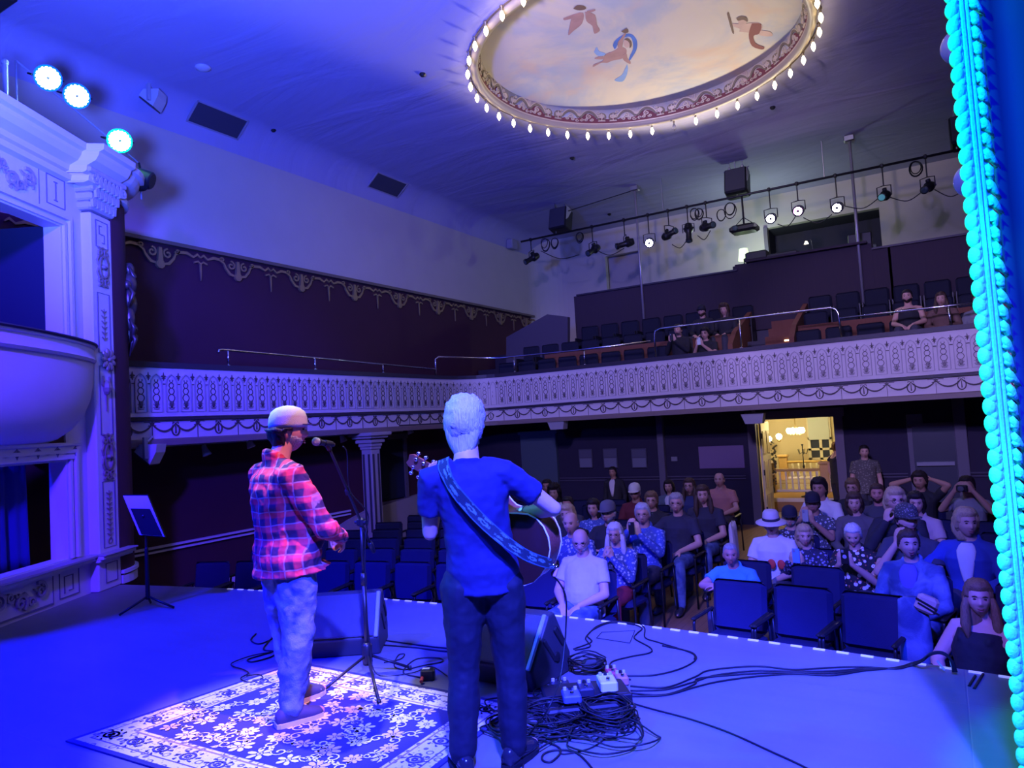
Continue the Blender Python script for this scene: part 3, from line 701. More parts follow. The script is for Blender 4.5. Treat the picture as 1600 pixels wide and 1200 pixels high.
for q, u in ((-1, -.05), (1, .50)): cp.stroke(spiral(u, 4.80, .075, .012, 90, q*1.6, 18), .03, lambda a, b, h: bp(a, .11+h, b), .04)
pbuild(cp, 'pilaster_capital', mat('capital_paint', (.42, .41, .40), .5, bump=.4, bscale=50))
# cornice: follows the box and turns round the curved corner
CC = Vector((-9.27, 4.76, 0)); CR0 = .69
a0 = math.atan2(P0.y-CC.y, P0.x-CC.x)
def crn(prof):
    rings = []
    rings.append([bp(UE, WB+h, z) for h, z in prof]); rings.append([bp(.66, WB+h, z) for h, z in prof])
    rings.append([bp(.62, h+.06, z) for h, z in prof]); rings.append([bp(-.02, h+.06, z) for h, z in prof])
    for k in range(15):
        a = a0+math.radians(8+k*9); d = Vector((math.cos(a), math.sin(a), 0))
        rings.append([CC+d*(CR0-.02+h)+Vector((0, 0, z)) for h, z in prof])
    return MB().rings(rings)
pbuild(crn([(0, 4.84), (.05, 4.86), (.06, 4.92), (.16, 4.97), (.20, 5.03), (.21, 5.07), (.26, 5.09), (.27, 5.16), (-.1, 5.16), (-.1, 4.84)]), 'cornice', boxp)
pbuild(crn([(0, 4.72), (.07, 4.74), (.08, 4.8), (.0, 4.83), (-.1, 4.83), (-.1, 4.72)]), 'architrave', boxp)
cw = MB(); ring0 = []
for z in (-.02, 4.80):
    ring0.append([CC+Vector((math.cos(a0+math.radians(k*9)), math.sin(a0+math.radians(k*9)), 0))*CR0+Vector((0, 0, z)) for k in range(16)]+[CC+Vector((0, 0, z))])
cw.rings(ring0); pbuild(cw, 'curved_wall', maroon_wall, smooth=True, auto=True)
for z0, z1, e in ((0., .10, .03), (.12, .16, .045)):
    c2 = MB(); rr = []
    for k in range(16):
        a = a0+math.radians(k*9); d = Vector((math.cos(a), math.sin(a), 0)); rr.append([CC+d*(CR0+q)+Vector((0, 0, z)) for q, z in ((-.02, z0), (e, z0), (e, z1), (-.02, z1))])
    c2.rings(rr); pbuild(c2, 'curved_skirting', trim_white)
# plinth
pl = MB(); bbox(pl, .02, .45, WB-.2, .02, 0, .36, .01); bbox(pl, .45, UE, WB-.2, WB+.04, 0, .36); pbuild(pl, 'plinth', boxp)
for z0, z1, e in ((.34, .37, .05), (.37, .41, .09), (.41, .43, .12)):
    q = MB(); bbox(q, -.16, .50, WB-.2, .02+e, z0, z1, .006); bbox(q, .50, UE, WB-.2, WB+.05+e, z0, z1); pbuild(q, 'plinth_moulding', boxp if z0 < .4 else mat('plinth_cap', (.34, .30, .34), .5))
# entablature below the bow with painted swags
en = MB(); bbox(en, .58, UE, WB, WB+.04, 1.54, 1.70, .006); bbox(en, .56, UE, WB, WB+.06, 1.69, 1.73, .006); pbuild(en, 'swag_frieze', boxp)
sg = MB()
for k in range(9):
    a = .66+k*.30; sg.stroke([(a+.30*t/8, 1.675-.065*math.sin(PI*t/8)) for t in range(9)], .012, lambda a, b, h: bp(a, WB+.04+h, b), .008)
    sg.stroke([(a, 1.68), (a-.02, 1.63), (a, 1.58), (a+.02, 1.63)], .014, lambda a, b, h: bp(a, WB+.04+h, b), .008, True)
pbuild(sg, 'swag_ornament', mat('panel_line', (.16, .14, .22)))
# bowed balcony of the box
UC = 2.05
def bowring(a, b, z): return [bp(UC-a*math.cos(PI*k/28), WB-.03+b*math.sin(PI*k/28)**.85, z) for k in range(29)]+[bp(UC+a, WB-.1, z), bp(UC-a, WB-.1, z)]
prof = [(1.00, .10, 1.73), (1.15, .20, 1.77), (1.36, .31, 1.88), (1.52, .38, 2.02), (1.63, .42, 2.20), (1.68, .43, 2.38), (1.70, .42, 2.55), (1.70, .42, 2.64)]
pbuild(MB().rings([bowring(*p) for p in prof]), 'bowed_front', boxp, smooth=True, auto=True)
pbuild(MB().rings([bowring(*p) for p in ((1.72, .45, 2.63), (1.74, .47, 2.66), (1.73, .45, 2.68), (1.72, .43, 2.79), (1.74, .46, 2.80), (1.74, .46, 2.82))]), 'parapet_band', boxp, auto=True, smooth=True)
pbuild(MB().rings([bowring(*p) for p in ((1.76, .48, 2.82), (1.77, .49, 2.835), (1.76, .48, 2.85))]), 'parapet_rail', rail_dark)
u_, z_ = bq(90, 597, .24); ro = MB(); rosette(ro, u_, z_, .135, .20, 8); pbuild(ro, 'bow_rosette', mat('antique_gilt', (.30, .25, .22)))
# gilded sculpture on the curved wall
gs = MB(); rg = random.Random(5)
def cw_pt(ang, z, h): a = a0+math.radians(ang); d = Vector((math.cos(a), math.sin(a), 0)); return CC+d*(CR0+h)+Vector((0, 0, z))
for (an, z, rx, rz, h) in ((42, 3.95, .07, .09, .08), (38, 3.75, .10, .14, .06), (48, 3.72, .09, .16, .08), (44, 3.5, .10, .17, .06), (40, 3.3, .07, .16, .05), (50, 3.32, .07, .17, .06), (45, 3.12, .05, .13, .04), (54, 3.6, .06, .1, .06), (34, 3.55, .05, .12, .04), (30, 3.72, .05, .06, .03), (58, 3.78, .06, .05, .05)):
    gs.ball(cw_pt(an, z, h*.4), (rx, rx, rz), 10, 8)
for k in range(14):
    an = rg.uniform(28, 60); z = rg.uniform(2.95, 3.9); gs.tube([cw_pt(an, z+.12, .03), cw_pt(an+rg.uniform(-6, 6), z, .09), cw_pt(an+rg.uniform(-8, 8), z-.16, .03)], [.012, .03, .008], 6)
for k in range(4): gs.tube([cw_pt(40+3*k, 3.2, .05), cw_pt(38+5*k, 3.0, .05), cw_pt(36+6*k, 2.8, .01)], [.03, .02, .006], 6)
tag(gs.build('wall_sculpture', mat('bronze_sculpture', (.11, .085, .08), .35, .6), smooth=True), 'bronze sculpted figure group mounted high on the curved maroon wall', 'sculpture')

# ================================================================== CEILING MURAL WITH ITS RING OF BULBS
MZC = CZ+REC-.02
mu = thing('ceiling_mural', 'round painted sky ceiling mural with cherubs and a gilt scalloped border', 'ceiling mural', (MC.x, MC.y, MZC))
MB().lathe([(.01, .06), (.01, 0), (MR+.02, 0), (MR+.02, .06)], (0, 0, 0), 96).build('painted_sky', mural_m, mu)
MB().lathe([(MR, -REC+.02), (MR-.06, .01), (MR+.06, .01), (MR+.06, -REC+.02)], (0, 0, 0), 96, cap=False).build('recess_wall', mural_m, mu, True)
def md_(ang, r, h):      # the border stands on the upright wall of the recess
    a = math.radians(ang); y = MR-r; q = MR-.002-.06*min(1, y*.74/REC)-h; return Vector((q*math.cos(a), q*math.sin(a), -REC+.02+y*.74))
NM = 14; bd_ = MB(); st = 360/NM; inn = []; 
for k in range(NM):
    for j in range(24):
        t = j/24; ph = (t*2) % 1; big = .15+.13*abs(math.sin(PI*min(1, max(0, (t-.0)/.62)*2)))**.7 if t < .62 else .12+.07*abs(math.sin(PI*(t-.62)/.19))
        inn.append((k*st+t*st, MR-big))
n = len(inn); vs = [md_(a, r_, .004) for a, r_ in inn]+[md_(a, MR, .004) for a, r_ in inn]
bd_.add(vs, [(i, (i+1) % n, n+(i+1) % n, n+i) for i in range(n)]); bd_.build('border_band', mat('border_maroon', (.17, .045, .05), .7), mu)
gd = MB(); fm = lambda a, b, h: md_(a, b, h+.005)
gd2 = MB()
class PStroke:                     # strokes drawn in metres around a spot of the ring
    def __init__(s, a0): s.a0 = a0
    def __call__(s, x, y, h): return md_(s.a0+math.degrees(x/(MR-.15)), MR-y, h+.006)
for a, r_ in ():
    pass
gd.stroke([(p[0], p[1]) for p in []] or [(0, MR-.02)]+[(3.*i, MR-.02) for i in range(1, 120)], .03, lambda a, b, h: md_(a, b, h+.004), .01, True)
for k in range(NM):
    f = PStroke(k*st+st*.31)
    for q in (-1, 1):
        gd2.stroke([(q*(.02+.34*t/11), .17+.15*abs(math.sin(PI*t/11))**.8) for t in range(12)], .05, f, .012)
        gd.stroke([(q*(.02+.34*t/11), .21+.15*abs(math.sin(PI*t/11))**.8) for t in range(12)], .016, f, .016)
        gd.stroke(spiral(q*.19, .20, .06, .01, 90, q*1.3, 12), .020, f, .018); gd.stroke(spiral(q*.13, .12, .04, .01, 90, -q*1.2, 10), .018, f, .018)
        gd.stroke(spiral(q*.25, .12, .04, .01, 0, q*1.2, 10), .018, f, .018); gd.stroke(spiral(q*.05, .10, .04, .01, 180, q, 10), .016, f, .018)
        gd.stroke(spiral(q*.40, .20, .045, .01, 90, q*1.3, 10), .018, f, .018)
        gd.stroke([(0, .20), (q*.03, .27), (q*.07, .33)], [.01, .012, .004], f, .012)
        gd.stroke([(0, .20), (q*.012, .28), (q*.025, .37)], [.01, .012, .004], f, .012)
    f = PStroke(k*st+st*.81)
    for q in (-1, 1):
        gd2.stroke(arc(q*.11, .19, .075, 0, 340, 12, .09), .03, f, .012, True)
        gd.stroke(spiral(q*.11, .20, .055, .01, 40, q*1.5, 14), .022, f, .018); gd.stroke([(q*.11, .1), (q*.11, .28)], .016, f, .016)
        gd.stroke(spiral(q*.18, .30, .035, .008, 200, q*1.2, 10), .014, f, .016); gd.stroke([(q*.04, .09), (q*.18, .09)], .02, f, .014)
gd2.build('border_scallop', mat('border_olive', (.20, .16, .10), .6), mu); gd.build('border_scroll', mat('border_gold', (.58, .48, .34), .5, .2), mu)
MB().lathe([(MR-.02, .02-REC), (MR-.02, -.05-REC), (MR+.04, -.07-REC), (MR+.10, -.04-REC), (MR+.11, .02-REC), (MR+.06, .05-REC), (MR-.02, .04-REC)], (0, 0, 0), 120, cap=False).build('ring_frame', mat('ring_frame', (.34, .28, .22), .5), mu, smooth=True)
# cherubs: generic painted children on the sky, flat figures of the painting
rosy = mat('cherub_rose', (.36, .20, .18), .8, var=.25, vscale=5); pale = mat('cherub_pale', (.50, .34, .29), .8, var=.2, vscale=5); cblue = mat('drape_blue', (.05, .14, .46), .8, var=.45, vscale=4); clite = mat('drape_light_blue', (.20, .32, .55), .8, var=.3, vscale=4); cred = mat('drape_red', (.20, .05, .05), .8); chair_ = mat('cherub_hair', (.14, .08, .06), .8)
def fig(name, polys, m_, h, o, sc):
    b = MB()
    for i_, pl in enumerate(polys):
        h += .0009*(i_ > 0)
        pts = [on_z(o[0]+x/sc, o[1]+y/sc, MZC-.003-h)-Vector((MC.x, MC.y, MZC)) for x, y in pl]; cl = [(v.x, v.y) for v in smoothpath([(q.x, q.y, 0) for q in pts+[pts[0]]], 3)][:-1]
        b.prism([Vector((x, y, -.003-h)) for x, y in cl], (0, 0, .002))
    b.build(name, m_, mu)
def ell(cx, cy, rx, ry, n=10): return [(cx+rx*math.cos(2*PI*k/n), cy+ry*math.sin(2*PI*k/n)) for k in range(n)]
O2 = ((840, 30), 8.)
fig('painted_drape', [[(940, 330), (960, 280), (1020, 225), (1090, 190), (1160, 185), (1210, 215), (1245, 280), (1240, 370), (1200, 450), (1145, 525), (1150, 470), (1190, 380), (1190, 290), (1160, 225), (1100, 225), (1030, 260), (1000, 320), (965, 375)]], cblue, .001, *O2)
fig('painted_drape_end', [[(1120, 560), (1130, 620), (1110, 710), (1060, 780), (960, 765), (1050, 700), (1090, 630)], [(705, 410), (740, 350), (770, 400), (850, 430), (800, 462), (740, 450)]], clite, .001, *O2)
fig('painted_cherub', [[(690, 600), (700, 570), (760, 545), (815, 520), (830, 470), (870, 430), (950, 400), (1010, 360), (1060, 350), (1110, 380), (1105, 440), (1060, 490), (980, 510), (930, 520), (870, 545), (800, 545), (720, 585)], [(710, 492), (760, 470), (825, 468), (815, 500), (740, 500)], [(1010, 375), (1000, 300), (1040, 240), (1085, 180), (1105, 190), (1072, 250), (1062, 320), (1050, 365)], [(1060, 450), (1110, 430), (1125, 490), (1160, 530), (1160, 560), (1120, 545), (1070, 505)]], rosy, .002, *O2)
fig('cherub_face', [ell(1115, 300, 42, 55)], pale, .004, *O2)
fig('cherub_hair', [[(1085, 255), (1125, 238), (1170, 275), (1176, 330), (1150, 362), (1150, 310), (1128, 275)], [(1045, 155), (1115, 115), (1135, 160), (1090, 175)]], chair_, .005, *O2)
O3 = ((700, 0), 2.58)
fig('painted_cherub', [[(1175, 128), (1195, 98), (1250, 92), (1268, 110), (1252, 138), (1215, 132)], [(1250, 122), (1298, 128), (1306, 146), (1255, 142)], [(1148, 95), (1185, 100), (1188, 118), (1150, 106)], ell(1187, 90, 17, 16)], pale, .002, *O3)
fig('painted_drape', [[(1225, 95), (1262, 98), (1255, 135), (1232, 145), (1240, 175), (1275, 190), (1265, 200), (1225, 185), (1212, 140)]], cred, .004, *O3)
fig('painted_staff', [[(1124, 55), (1133, 53), (1153, 128), (1145, 130)]], chair_, .003, *O3); fig('cherub_hair', [[(1162, 75), (1180, 66), (1203, 70), (1208, 88), (1190, 80), (1170, 84)]], chair_, .005, *O3)
fig('painted_cherub', [[(500, 60), (545, 52), (540, 95), (505, 125), (485, 142), (492, 100)], [(465, 74), (510, 58), (512, 70), (470, 82)], [(553, 48), (592, 60), (600, 100), (612, 122), (590, 136), (582, 105), (558, 85)], [(560, 45), (590, 38), (592, 44), (565, 52)]], rosy, .002, *O3)
fig('cherub_hair', [[(505, 36), (520, 22), (548, 24), (556, 36), (530, 42)]], chair_, .004, *O3)
# the bulbs
bulb_on = mat('bulb_lit', (1, .9, .7), .2, emit=(1, .80, .47), estr=17); bulb_off = mat('bulb_clear', (.7, .7, .7), .05, trans=.8)
mat('socket_brass', (.25, .20, .13), .4, .5)
me_proto = None
for k in range(40):
    a = math.radians(95.8+9*k); loc = (MC.x+(MR+.15)*math.cos(a), MC.y+(MR+.15)*math.sin(a), CZ-.02)
    if k == 0:
        t = thing('light_bulb', 'single unlit clear bulb among the glowing ones round the mural', 'light bulb', loc)
    elif k == 1 or me_proto is None:
        t = thing('light_bulb', 'glowing teardrop bulb hanging from the ring around the ceiling mural', 'light bulb', loc, 0, 'bulbs around the ceiling mural'); me_proto = t
    else:
        t = dup(me_proto, loc, 0); continue
    MB().lathe([(.03, .0), (.032, -.01), (.018, -.02), (.018, -.07), (.014, -.075)], (0, 0, 0), 10).build('socket', MATS['socket_brass'], t, True)
    MB().lathe([(.012, -.07), (.022, -.095), (.034, -.13), (.036, -.15), (.028, -.185), (.012, -.21), (.004, -.225)], (0, 0, 0), 10).build('bulb_glass', bulb_off if k == 0 else bulb_on, t, True)
ww = MB(); ww.tube([(MC.x+(MR+.15)*math.cos(2*PI*i/80), MC.y+(MR+.15)*math.sin(2*PI*i/80), CZ-.03) for i in range(80)], .010, 6, closed=True); tag(ww.build('bulb_cable', mat('cable_brown', (.15, .1, .07), .6)), 'thin cable ring feeding the bulbs round the mural', 'cable')
# ================================================================== LIGHTING BAR, FIXTURES, SPEAKERS
BRY = 17.05; BRZ = 6.66
t = thing('lighting_bar', 'long black steel lighting bar slung under the ceiling above the gallery', 'lighting bar', (-3.8, BRY, BRZ))
MB().tube([(-5.8, 0, 0), (5.8, 0, 0)], .028, 8).build('pipe', black_metal, t, True)
for x in (-4.7, -1.7, .1, 2.0, 4.5): MB().tube([(x, 0, 0), (x, 0, CZ-BRZ)], .014, 6).build('hanger', steel, t)
MB().tube([(-4.6, .05, .55), (-2.5, .05, .72)], .012, 6).build('tie_cable', black, t)
for i, (u, v) in enumerate(((992, 297), (1327, 219))):
    p = on_y(u, v, 17.1); t = thing('steel_post', 'slim steel post rising from the gallery divider to the ceiling, %s of the two' % ('left' if i == 0 else 'right'), 'post', (p.x, 17.1, 3.6))
    MB().tube([(0, 0, 0), (0, 0, CZ-3.6)], .032, 10).build('post', mat('post_grey', (.32, .31, .34), .35, .4), t, True)
    MB().cbox((0, 0, CZ-3.6-.08), (.22, .18, .14), .02).build('ceiling_clamp', steel, t)
def loops(mb, c, r, n=3, rg=random.Random(2)):
    for k in range(n):
        a = rg.uniform(-.4, .4); R_ = r*rg.uniform(.8, 1.1)
        mb.tube([(c[0]+R_*math.cos(2*PI*i/16)*.75, c[1]+a*.1+.02*math.sin(4*PI*i/16), c[2]-R_+R_*math.sin(2*PI*i/16)) for i in range(16)], .011, 5, closed=True)
lens_w = mat('lens_white', (1, 1, 1), .2, emit=(.80, .80, 1), estr=90); lens_b = mat('lens_violet', (1, 1, 1), .2, emit=(.62, .58, 1), estr=90)
lens_p = mat('lens_pink', (1, .3, .9), .2, emit=(1, .22, .85), estr=70); lens_d = mat('lens_dark', (.05, .08, .09), .08)
def aimbasis(d):
    d = Vector(d).normalized(); x = Vector((0, 0, 1)).cross(d); x = Vector((1, 0, 0)) if x.length < .01 else x.normalized(); y = d.cross(x); return Matrix(((x.x, y.x, d.x), (x.y, y.y, d.y), (x.z, y.z, d.z)))
def stagelight(u, v, label, aim, lens, kind='ellipsoidal', size=1.):
    p = on_y(u, v, BRY); t = thing('stage_light', label, 'stage light', p, 0, 'stage lights on the gallery lighting bar')
    B = aimbasis(aim); s = size
    b = MB()
    if kind == 'ellipsoidal':
        b.lathe([(.02, -.26*s), (.09*s, -.24*s), (.11*s, -.16*s), (.12*s, -.05*s), (.10*s, -.02*s), (.075*s, .02*s), (.075*s, .20*s), (.09*s, .21*s), (.09*s, .27*s), (.08*s, .275*s)], (0, 0, 0), 14, B)
        b.cbox(B@Vector((0, 0, -.12*s)), (.27*s, .05*s, .05*s), .01, basis=B); b.cbox(B@Vector((0, .13*s, -.1*s)), (.08*s, .09*s, .12*s), .015, basis=B)
        lp = .278*s; lr = .075*s
    else:
        b.lathe([(.06*s, -.18*s), (.11*s, -.16*s), (.125*s, -.08*s), (.125*s, .10*s), (.13*s, .11*s), (.13*s, .13*s), (.115*s, .13*s)], (0, 0, 0), 16, B); lp = .125*s; lr = .112*s
    b.build('housing', black_metal, t, True, auto=True)
    MB().lathe([(.005, lp), (lr*.7, lp+.012), (lr, lp-.004), (lr, lp-.02)], (0, 0, 0), 16, B).build('lens', lens, t, True)
    up = BRZ-p.z; y = MB()
    sd = B@Vector((1, 0, 0)); w = .15*s
    y.tube([sd*w, sd*w+Vector((0, 0, .22*s)), Vector((0, 0, .24*s)), -sd*w+Vector((0, 0, .22*s)), -sd*w], .012, 6); y.tube([(0, 0, .24*s), (0, 0, up-.03)], .014, 6); y.cbox((0, 0, up), (.07, .09, .09), .015)
    y.build('yoke', black_metal, t); return t
FXS = [(831, 404, 'leftmost black spotlight on the lighting bar', (-.5, -.8, -.5), lens_d), (927, 391, 'black spotlight hanging second from the left end of the lighting bar', (-.3, -.9, -.5), lens_d),
 (977, 381, 'long black spotlight just left of the steel post', (-.8, -.55, -.25), lens_d), (1046, 366, 'black spotlight just right of the violet-white lit lamp', (.75, -.5, .1), lens_d),
 (1076, 363, 'black spotlight pointing straight down from the bar', (.05, -.25, -1), lens_d), (1105, 354, 'black spotlight tilted right beside the hanging projector', (.7, -.6, -.1), lens_d),
 (1382, 306, 'black spotlight with a faint teal lens right of the lit lamps', (-.2, -1, -.35), mat('lens_teal', (.1, .3, .3), .05, emit=(.1, .35, .4), estr=.4)), (1450, 293, 'dark spotlight near the right end of the lighting bar', (-.3, -.9, -.4), lens_d)]
for u, v, l, a, ln in FXS: stagelight(u, v, l, a, ln, 'ellipsoidal', .92)
tgt = Vector((-2.6, 3.2, 1.3))
for u, v, l, ln, col, e in ((1015, 379, 'lit violet-white lamp beside the left steel post', lens_b, (.6, .55, 1), 150), (1205, 341, 'lit white lamp just right of the projector', lens_w, (.8, .8, 1), 150), (1248, 329, 'lit pink lamp on the lighting bar', lens_p, (1, .15, .5), 120), (1309, 324, 'lit bluish-white lamp, rightmost of the lit ones on the bar', lens_w, (.75, .78, 1), 150)):
    p = on_y(u, v, BRY); stagelight(u, v, l, tgt-p, ln, 'par', .95)
    lamp('SPOT', 'beam_from_bar', p+(tgt-p).normalized()*.2, tgt, e, col, .1, 17, .6)
cbl = MB()
for u, v, r_ in ((851, 381, .16), (866, 380, .15), (905, 371, .13), (1085, 334, .16), (1092, 334, .13), (1140, 325, .17), (1126, 335, .13), (1430, 260, .15)): loops(cbl, on_y(u, v-8, BRY-.03), r_, 3)
for (a, c) in (((845, 392), (905, 398)), ((930, 390), (975, 388)), ((1050, 382), (1075, 372)), ((1090, 368), (1110, 360)), ((1215, 350), (1245, 335)), ((1255, 340), (1300, 335)), ((1320, 322), (1378, 305)), ((1390, 308), (1445, 296)), ((1460, 296), (1510, 294))):
    p, q = on_y(*a, BRY), on_y(*c, BRY); m_ = (p+q)/2-Vector((0, 0, .16)); cbl.tube(smoothpath([p, m_, q], 6), .011, 5)
tag(cbl.build('power_cables', rubber), 'black power cables looped and coiled along the lighting bar', 'cables', kind='stuff')
# projector on its drop pole
p = on_y(1163, 358, BRY); t = thing('projector', 'black video projector hung from a pole below the lighting bar', 'projector', p)
MB().cbox((0, 0, 0), (.62, .45, .17), .05).build('body', black, t); MB().lathe([(.06, 0), (.06, .04), (.05, .05)], (-.15, -.22, 0), 14, Matrix(((1, 0, 0), (0, 0, -1), (0, 1, 0)))).build('lens', lens_d, t, True)
br = MB().tube([(0, 0, .09), (0, 0, BRZ-p.z)], .022, 8)
for q in (-.22, .22): br.tube([(0, 0, .28), (q, 0, .09)], .010, 5)
br.build('mount', black_metal, t)
for (u, v, l) in ((876, 345, 'left black loudspeaker hanging near the ceiling over the gallery'), (1152, 287, 'middle black loudspeaker with pale grille edge hanging over the projector'), (1507, 207, 'right black loudspeaker hanging near the curtain')):
    p = on_y(u, v, BRY+.1); t = thing('loudspeaker', l, 'loudspeaker', p, 0, 'loudspeakers hanging over the gallery')
    B = Matrix.Rotation(-.25, 3, 'X')
    MB().cbox((0, 0, 0), (.52, .42, .62), .03, basis=B).build('cabinet', black, t)
    MB().cbox(B@Vector((0, -.22, 0)), (.46, .02, .56), .008, basis=B).build('grille', mat('speaker_grille', (.05, .05, .06), .6), t)
    hk = MB()
    for q in (-.15, .15): hk.tube([(q, 0, .3), (q, 0, CZ-p.z-.005)], .012, 6); hk.cbox((q, 0, .36), (.06, .1, .1), .01)
    hk.tube([(-.3, 0, .34), (.3, 0, .34)], .014, 6); hk.build('bracket', steel, t)
    MB().prism([B@Vector(q) for q in ((.265, -.2, .3), (.265, .1, .3), (.265, -.1, -.02), (.265, -.2, -.1))], B@Vector((.006, 0, 0))).build('side_plate', mat('pale_plate', (.45, .42, .42), .5), t)
# white wedge speakers on the left wall and under the side gallery
for u, v, l, X in ((240, 155, 'white wedge loudspeaker fixed high near the ceiling above the stage box', -10.6), (236, 706, 'white wedge loudspeaker under the side balcony beside the stage', -9.72)):
    p = on_x(u, v, X); t = thing('wall_loudspeaker', l, 'loudspeaker', p); s = .135
    W_ = CR*math.cos(.0); Uz = Vector((0, 0, 1)); W_ = Vector((CR.x, CR.y, 0)).normalized(); Dp = Vector((-W_.y, W_.x, 0))
    def q3(a, b, d): return W_*a*s+Uz*b*s+Dp*d
    MB().prism([q3(-1.25, .1, -.14), (q3(-.7, .85, -.14)), q3(1.15, .75, -.14), q3(1.0, -.1, -.14), q3(.35, -1.3, -.14)], Dp*.28).build('cabinet', white_plastic, t)
    MB().prism([q3(-1.2, .02, -.13), q3(.33, -1.28, -.13), q3(.25, -1.42, -.13), q3(-1.3, -.12, -.13)], Dp*.26).build('grille', mat('speaker_grille', (.05, .05, .06)), t)
    hk = MB().box(q3(.0, .45, -.16), (.05, .05, .30)); hk.tube([q3(0, 1.1, -.1), q3(0, 1.6, .05)], .02, 6)
    if X > -10.5: hk.tube([q3(0, .6, 0), q3(0, .6, 0)+Vector((0, 0, 1.64-p.z-.6*s))], .02)
    else: hk.tube([q3(0, .9, -.1), Vector((WX+.02-p.x, 0, .2))], .02)
    hk.build('bracket', mat('bracket_grey', (.40, .40, .42), .4), t)
for u, v, l in ((872, 664, 'pale wedge loudspeaker under the balcony left of the posters'), (1178, 654, 'pale wedge loudspeaker under the balcony at the corner of the lobby doorway')):
    p = on_y(u, v, 14.55); t = thing('wall_loudspeaker', l, 'loudspeaker', p)
    MB().prism([(-.23, -.1, .10), (.21, -.1, .10), (.17, -.1, -.10), (-.15, -.1, -.10)], (0, .22, 0)).build('cabinet', mat('dim_plastic', (.30, .29, .32), .5), t)
    MB().box((0, 0, .14), (.06, .06, .10)).build('bracket', trim_grey, t)
# ceiling vents and small ceiling fittings
def on_cove(u, v, r=.55):
    d = ray(u, v).normalized(); t = 4.
    while t < 30:
        q = CAMP+d*t
        if q.x < WX+r and (q-Vector((WX+r, q.y, CZ-r))).length > r-.01: return q
        if q.z > CZ-.01: return q
        t += .01
    return q
for u, v, l in ((340, 187, 'dark louvred vent in the ceiling cove above the left wall, nearer the stage'), (605, 288, 'second small vent in the ceiling cove, farther from the stage')):
    p = on_cove(u, v); nrm = (Vector((WX+.55, p.y, CZ-.55))-p); nrm = nrm.normalized() if p.x < WX+.55 else Vector((0, 0, -1)); t = thing('ceiling_vent', l, 'vent', p+nrm*.02)
    side = Vector((-nrm.z, 0, nrm.x)).normalized(); Bv = Matrix(((side.x, 0, nrm.x), (side.y, 1, nrm.y), (side.z, 0, nrm.z)))
    MB().box((0, 0, 0), (.40, 1.0, .03), basis=Bv).build('grille', mat('vent_dark', (.05, .05, .07), .6), t)
    f_ = MB()
    for a, c in (((.21, 0, .01), (.03, 1.06, .03)), ((-.21, 0, .01), (.03, 1.06, .03)), ((0, .52, .01), (.45, .03, .03)), ((0, -.52, .01), (.45, .03, .03))): f_.box(Bv@Vector(a), c, basis=Bv)
    f_.build('vent_frame', mat('vent_frame', (.32, .30, .34), .6), t)
for u, v, l in ((660, 115, 'small black ceiling fitting left of the mural'), (894, 246, 'small black ceiling fitting beyond the mural'), (1207, 167, 'tiny black ceiling fitting right of the mural rim'), (427, 202, 'tiny black ceiling fitting beside the nearer vent'), (952, 334, 'small black ceiling fitting near the lighting bar')):
    p = on_z(u, v, CZ); t = tag(MB().lathe([(.05, 0), (.055, -.02), (.03, -.05), (.005, -.06)], p, 10).build('ceiling_fitting', black), l, 'ceiling fitting')
p = on_z(317, 105, CZ); tag(MB().lathe([(.12, 0), (.12, -.02), (.06, -.05), (.005, -.055)], p, 20).build('smoke_detector', white_plastic, smooth=True), 'round white smoke detector on the blue-lit ceiling', 'smoke detector')
p = on_x(800, 382, WX+.12); tag(MB().cbox(p, (.22, .36, .3), .03).build('wall_box', mat('dim_plastic', (.30, .29, .32))), 'small pale wall box high in the back left corner', 'wall box')
# LED lamps over the theatre box
led_b = mat('led_blue_white', (1, 1, 1), .2, emit=(.42, .75, 1), estr=110); led_g = mat('led_green_white', (1, 1, 1), .2, emit=(.25, 1, .55), estr=110)
led_glow_b = mat('led_glow_blue', (0, .05, 1), .3, emit=(0, .10, 1), estr=2.2); led_glow_g = mat('led_glow_green', (0, 1, .3), .3, emit=(0, 1, .30), estr=1.6); boom = MB(); bx = -8.95; pts = [on_x(40, 95, bx), on_x(225, 265, bx)]
def ledpar(u, v, l, lens, col, e, aim):
    p = on_x(u, v, -8.9); t = thing('led_par', l, 'stage light', p); d = Vector(aim)-p; B = aimbasis(CAMP-p+Vector((0, 1.2, .3)))
    MB().lathe([(.05, -.20), (.11, -.18), (.135, -.06), (.135, .0), (.128, .01)], (0, 0, 0), 18, B).build('housing', black_metal, t, True, auto=True)
    L_ = MB()
    for k in range(18): a = k*2*PI/18; L_.ball(B@Vector((.112*math.cos(a), .112*math.sin(a), .008)), .019, 6, 4)
    for k in range(12): a = k*2*PI/12+.2; L_.ball(B@Vector((.075*math.cos(a), .075*math.sin(a), .008)), .022, 6, 4)
    for k in range(6): a = k*PI/3; L_.ball(B@Vector((.038*math.cos(a), .038*math.sin(a), .008)), .022, 6, 4)
    L_.lathe([(.004, .004), (.125, .004), (.125, .0)], (0, 0, 0), 18, B)
    L_.build('led_face', lens, t)
    MB().lathe([(.126, .0), (.150, .008), (.152, -.01), (.128, -.012)], (0, 0, 0), 20, B).build('glow_ring', led_glow_g if lens is led_g else led_glow_b, t, True)  # emissive ring added to imitate the coloured glow round the LEDs
    y = MB(); s_ = B@Vector((1, 0, 0)); y.tube([s_*.16, s_*.16+Vector((-.1, 0, .05)), Vector((-.2, 0, .08)), -s_*.16+Vector((-.1, 0, .05)), -s_*.16], .011, 6); y.build('yoke', black_metal, t)
    lamp('SPOT', 'led_beam', p+d.normalized()*.16, aim, e, col, .1, 14, .4)
ledpar(75, 122, 'left blue-white LED lamp glowing above the theatre box', led_b, (0, .85, .45), 9000, (.22, 3.4, 3.5))
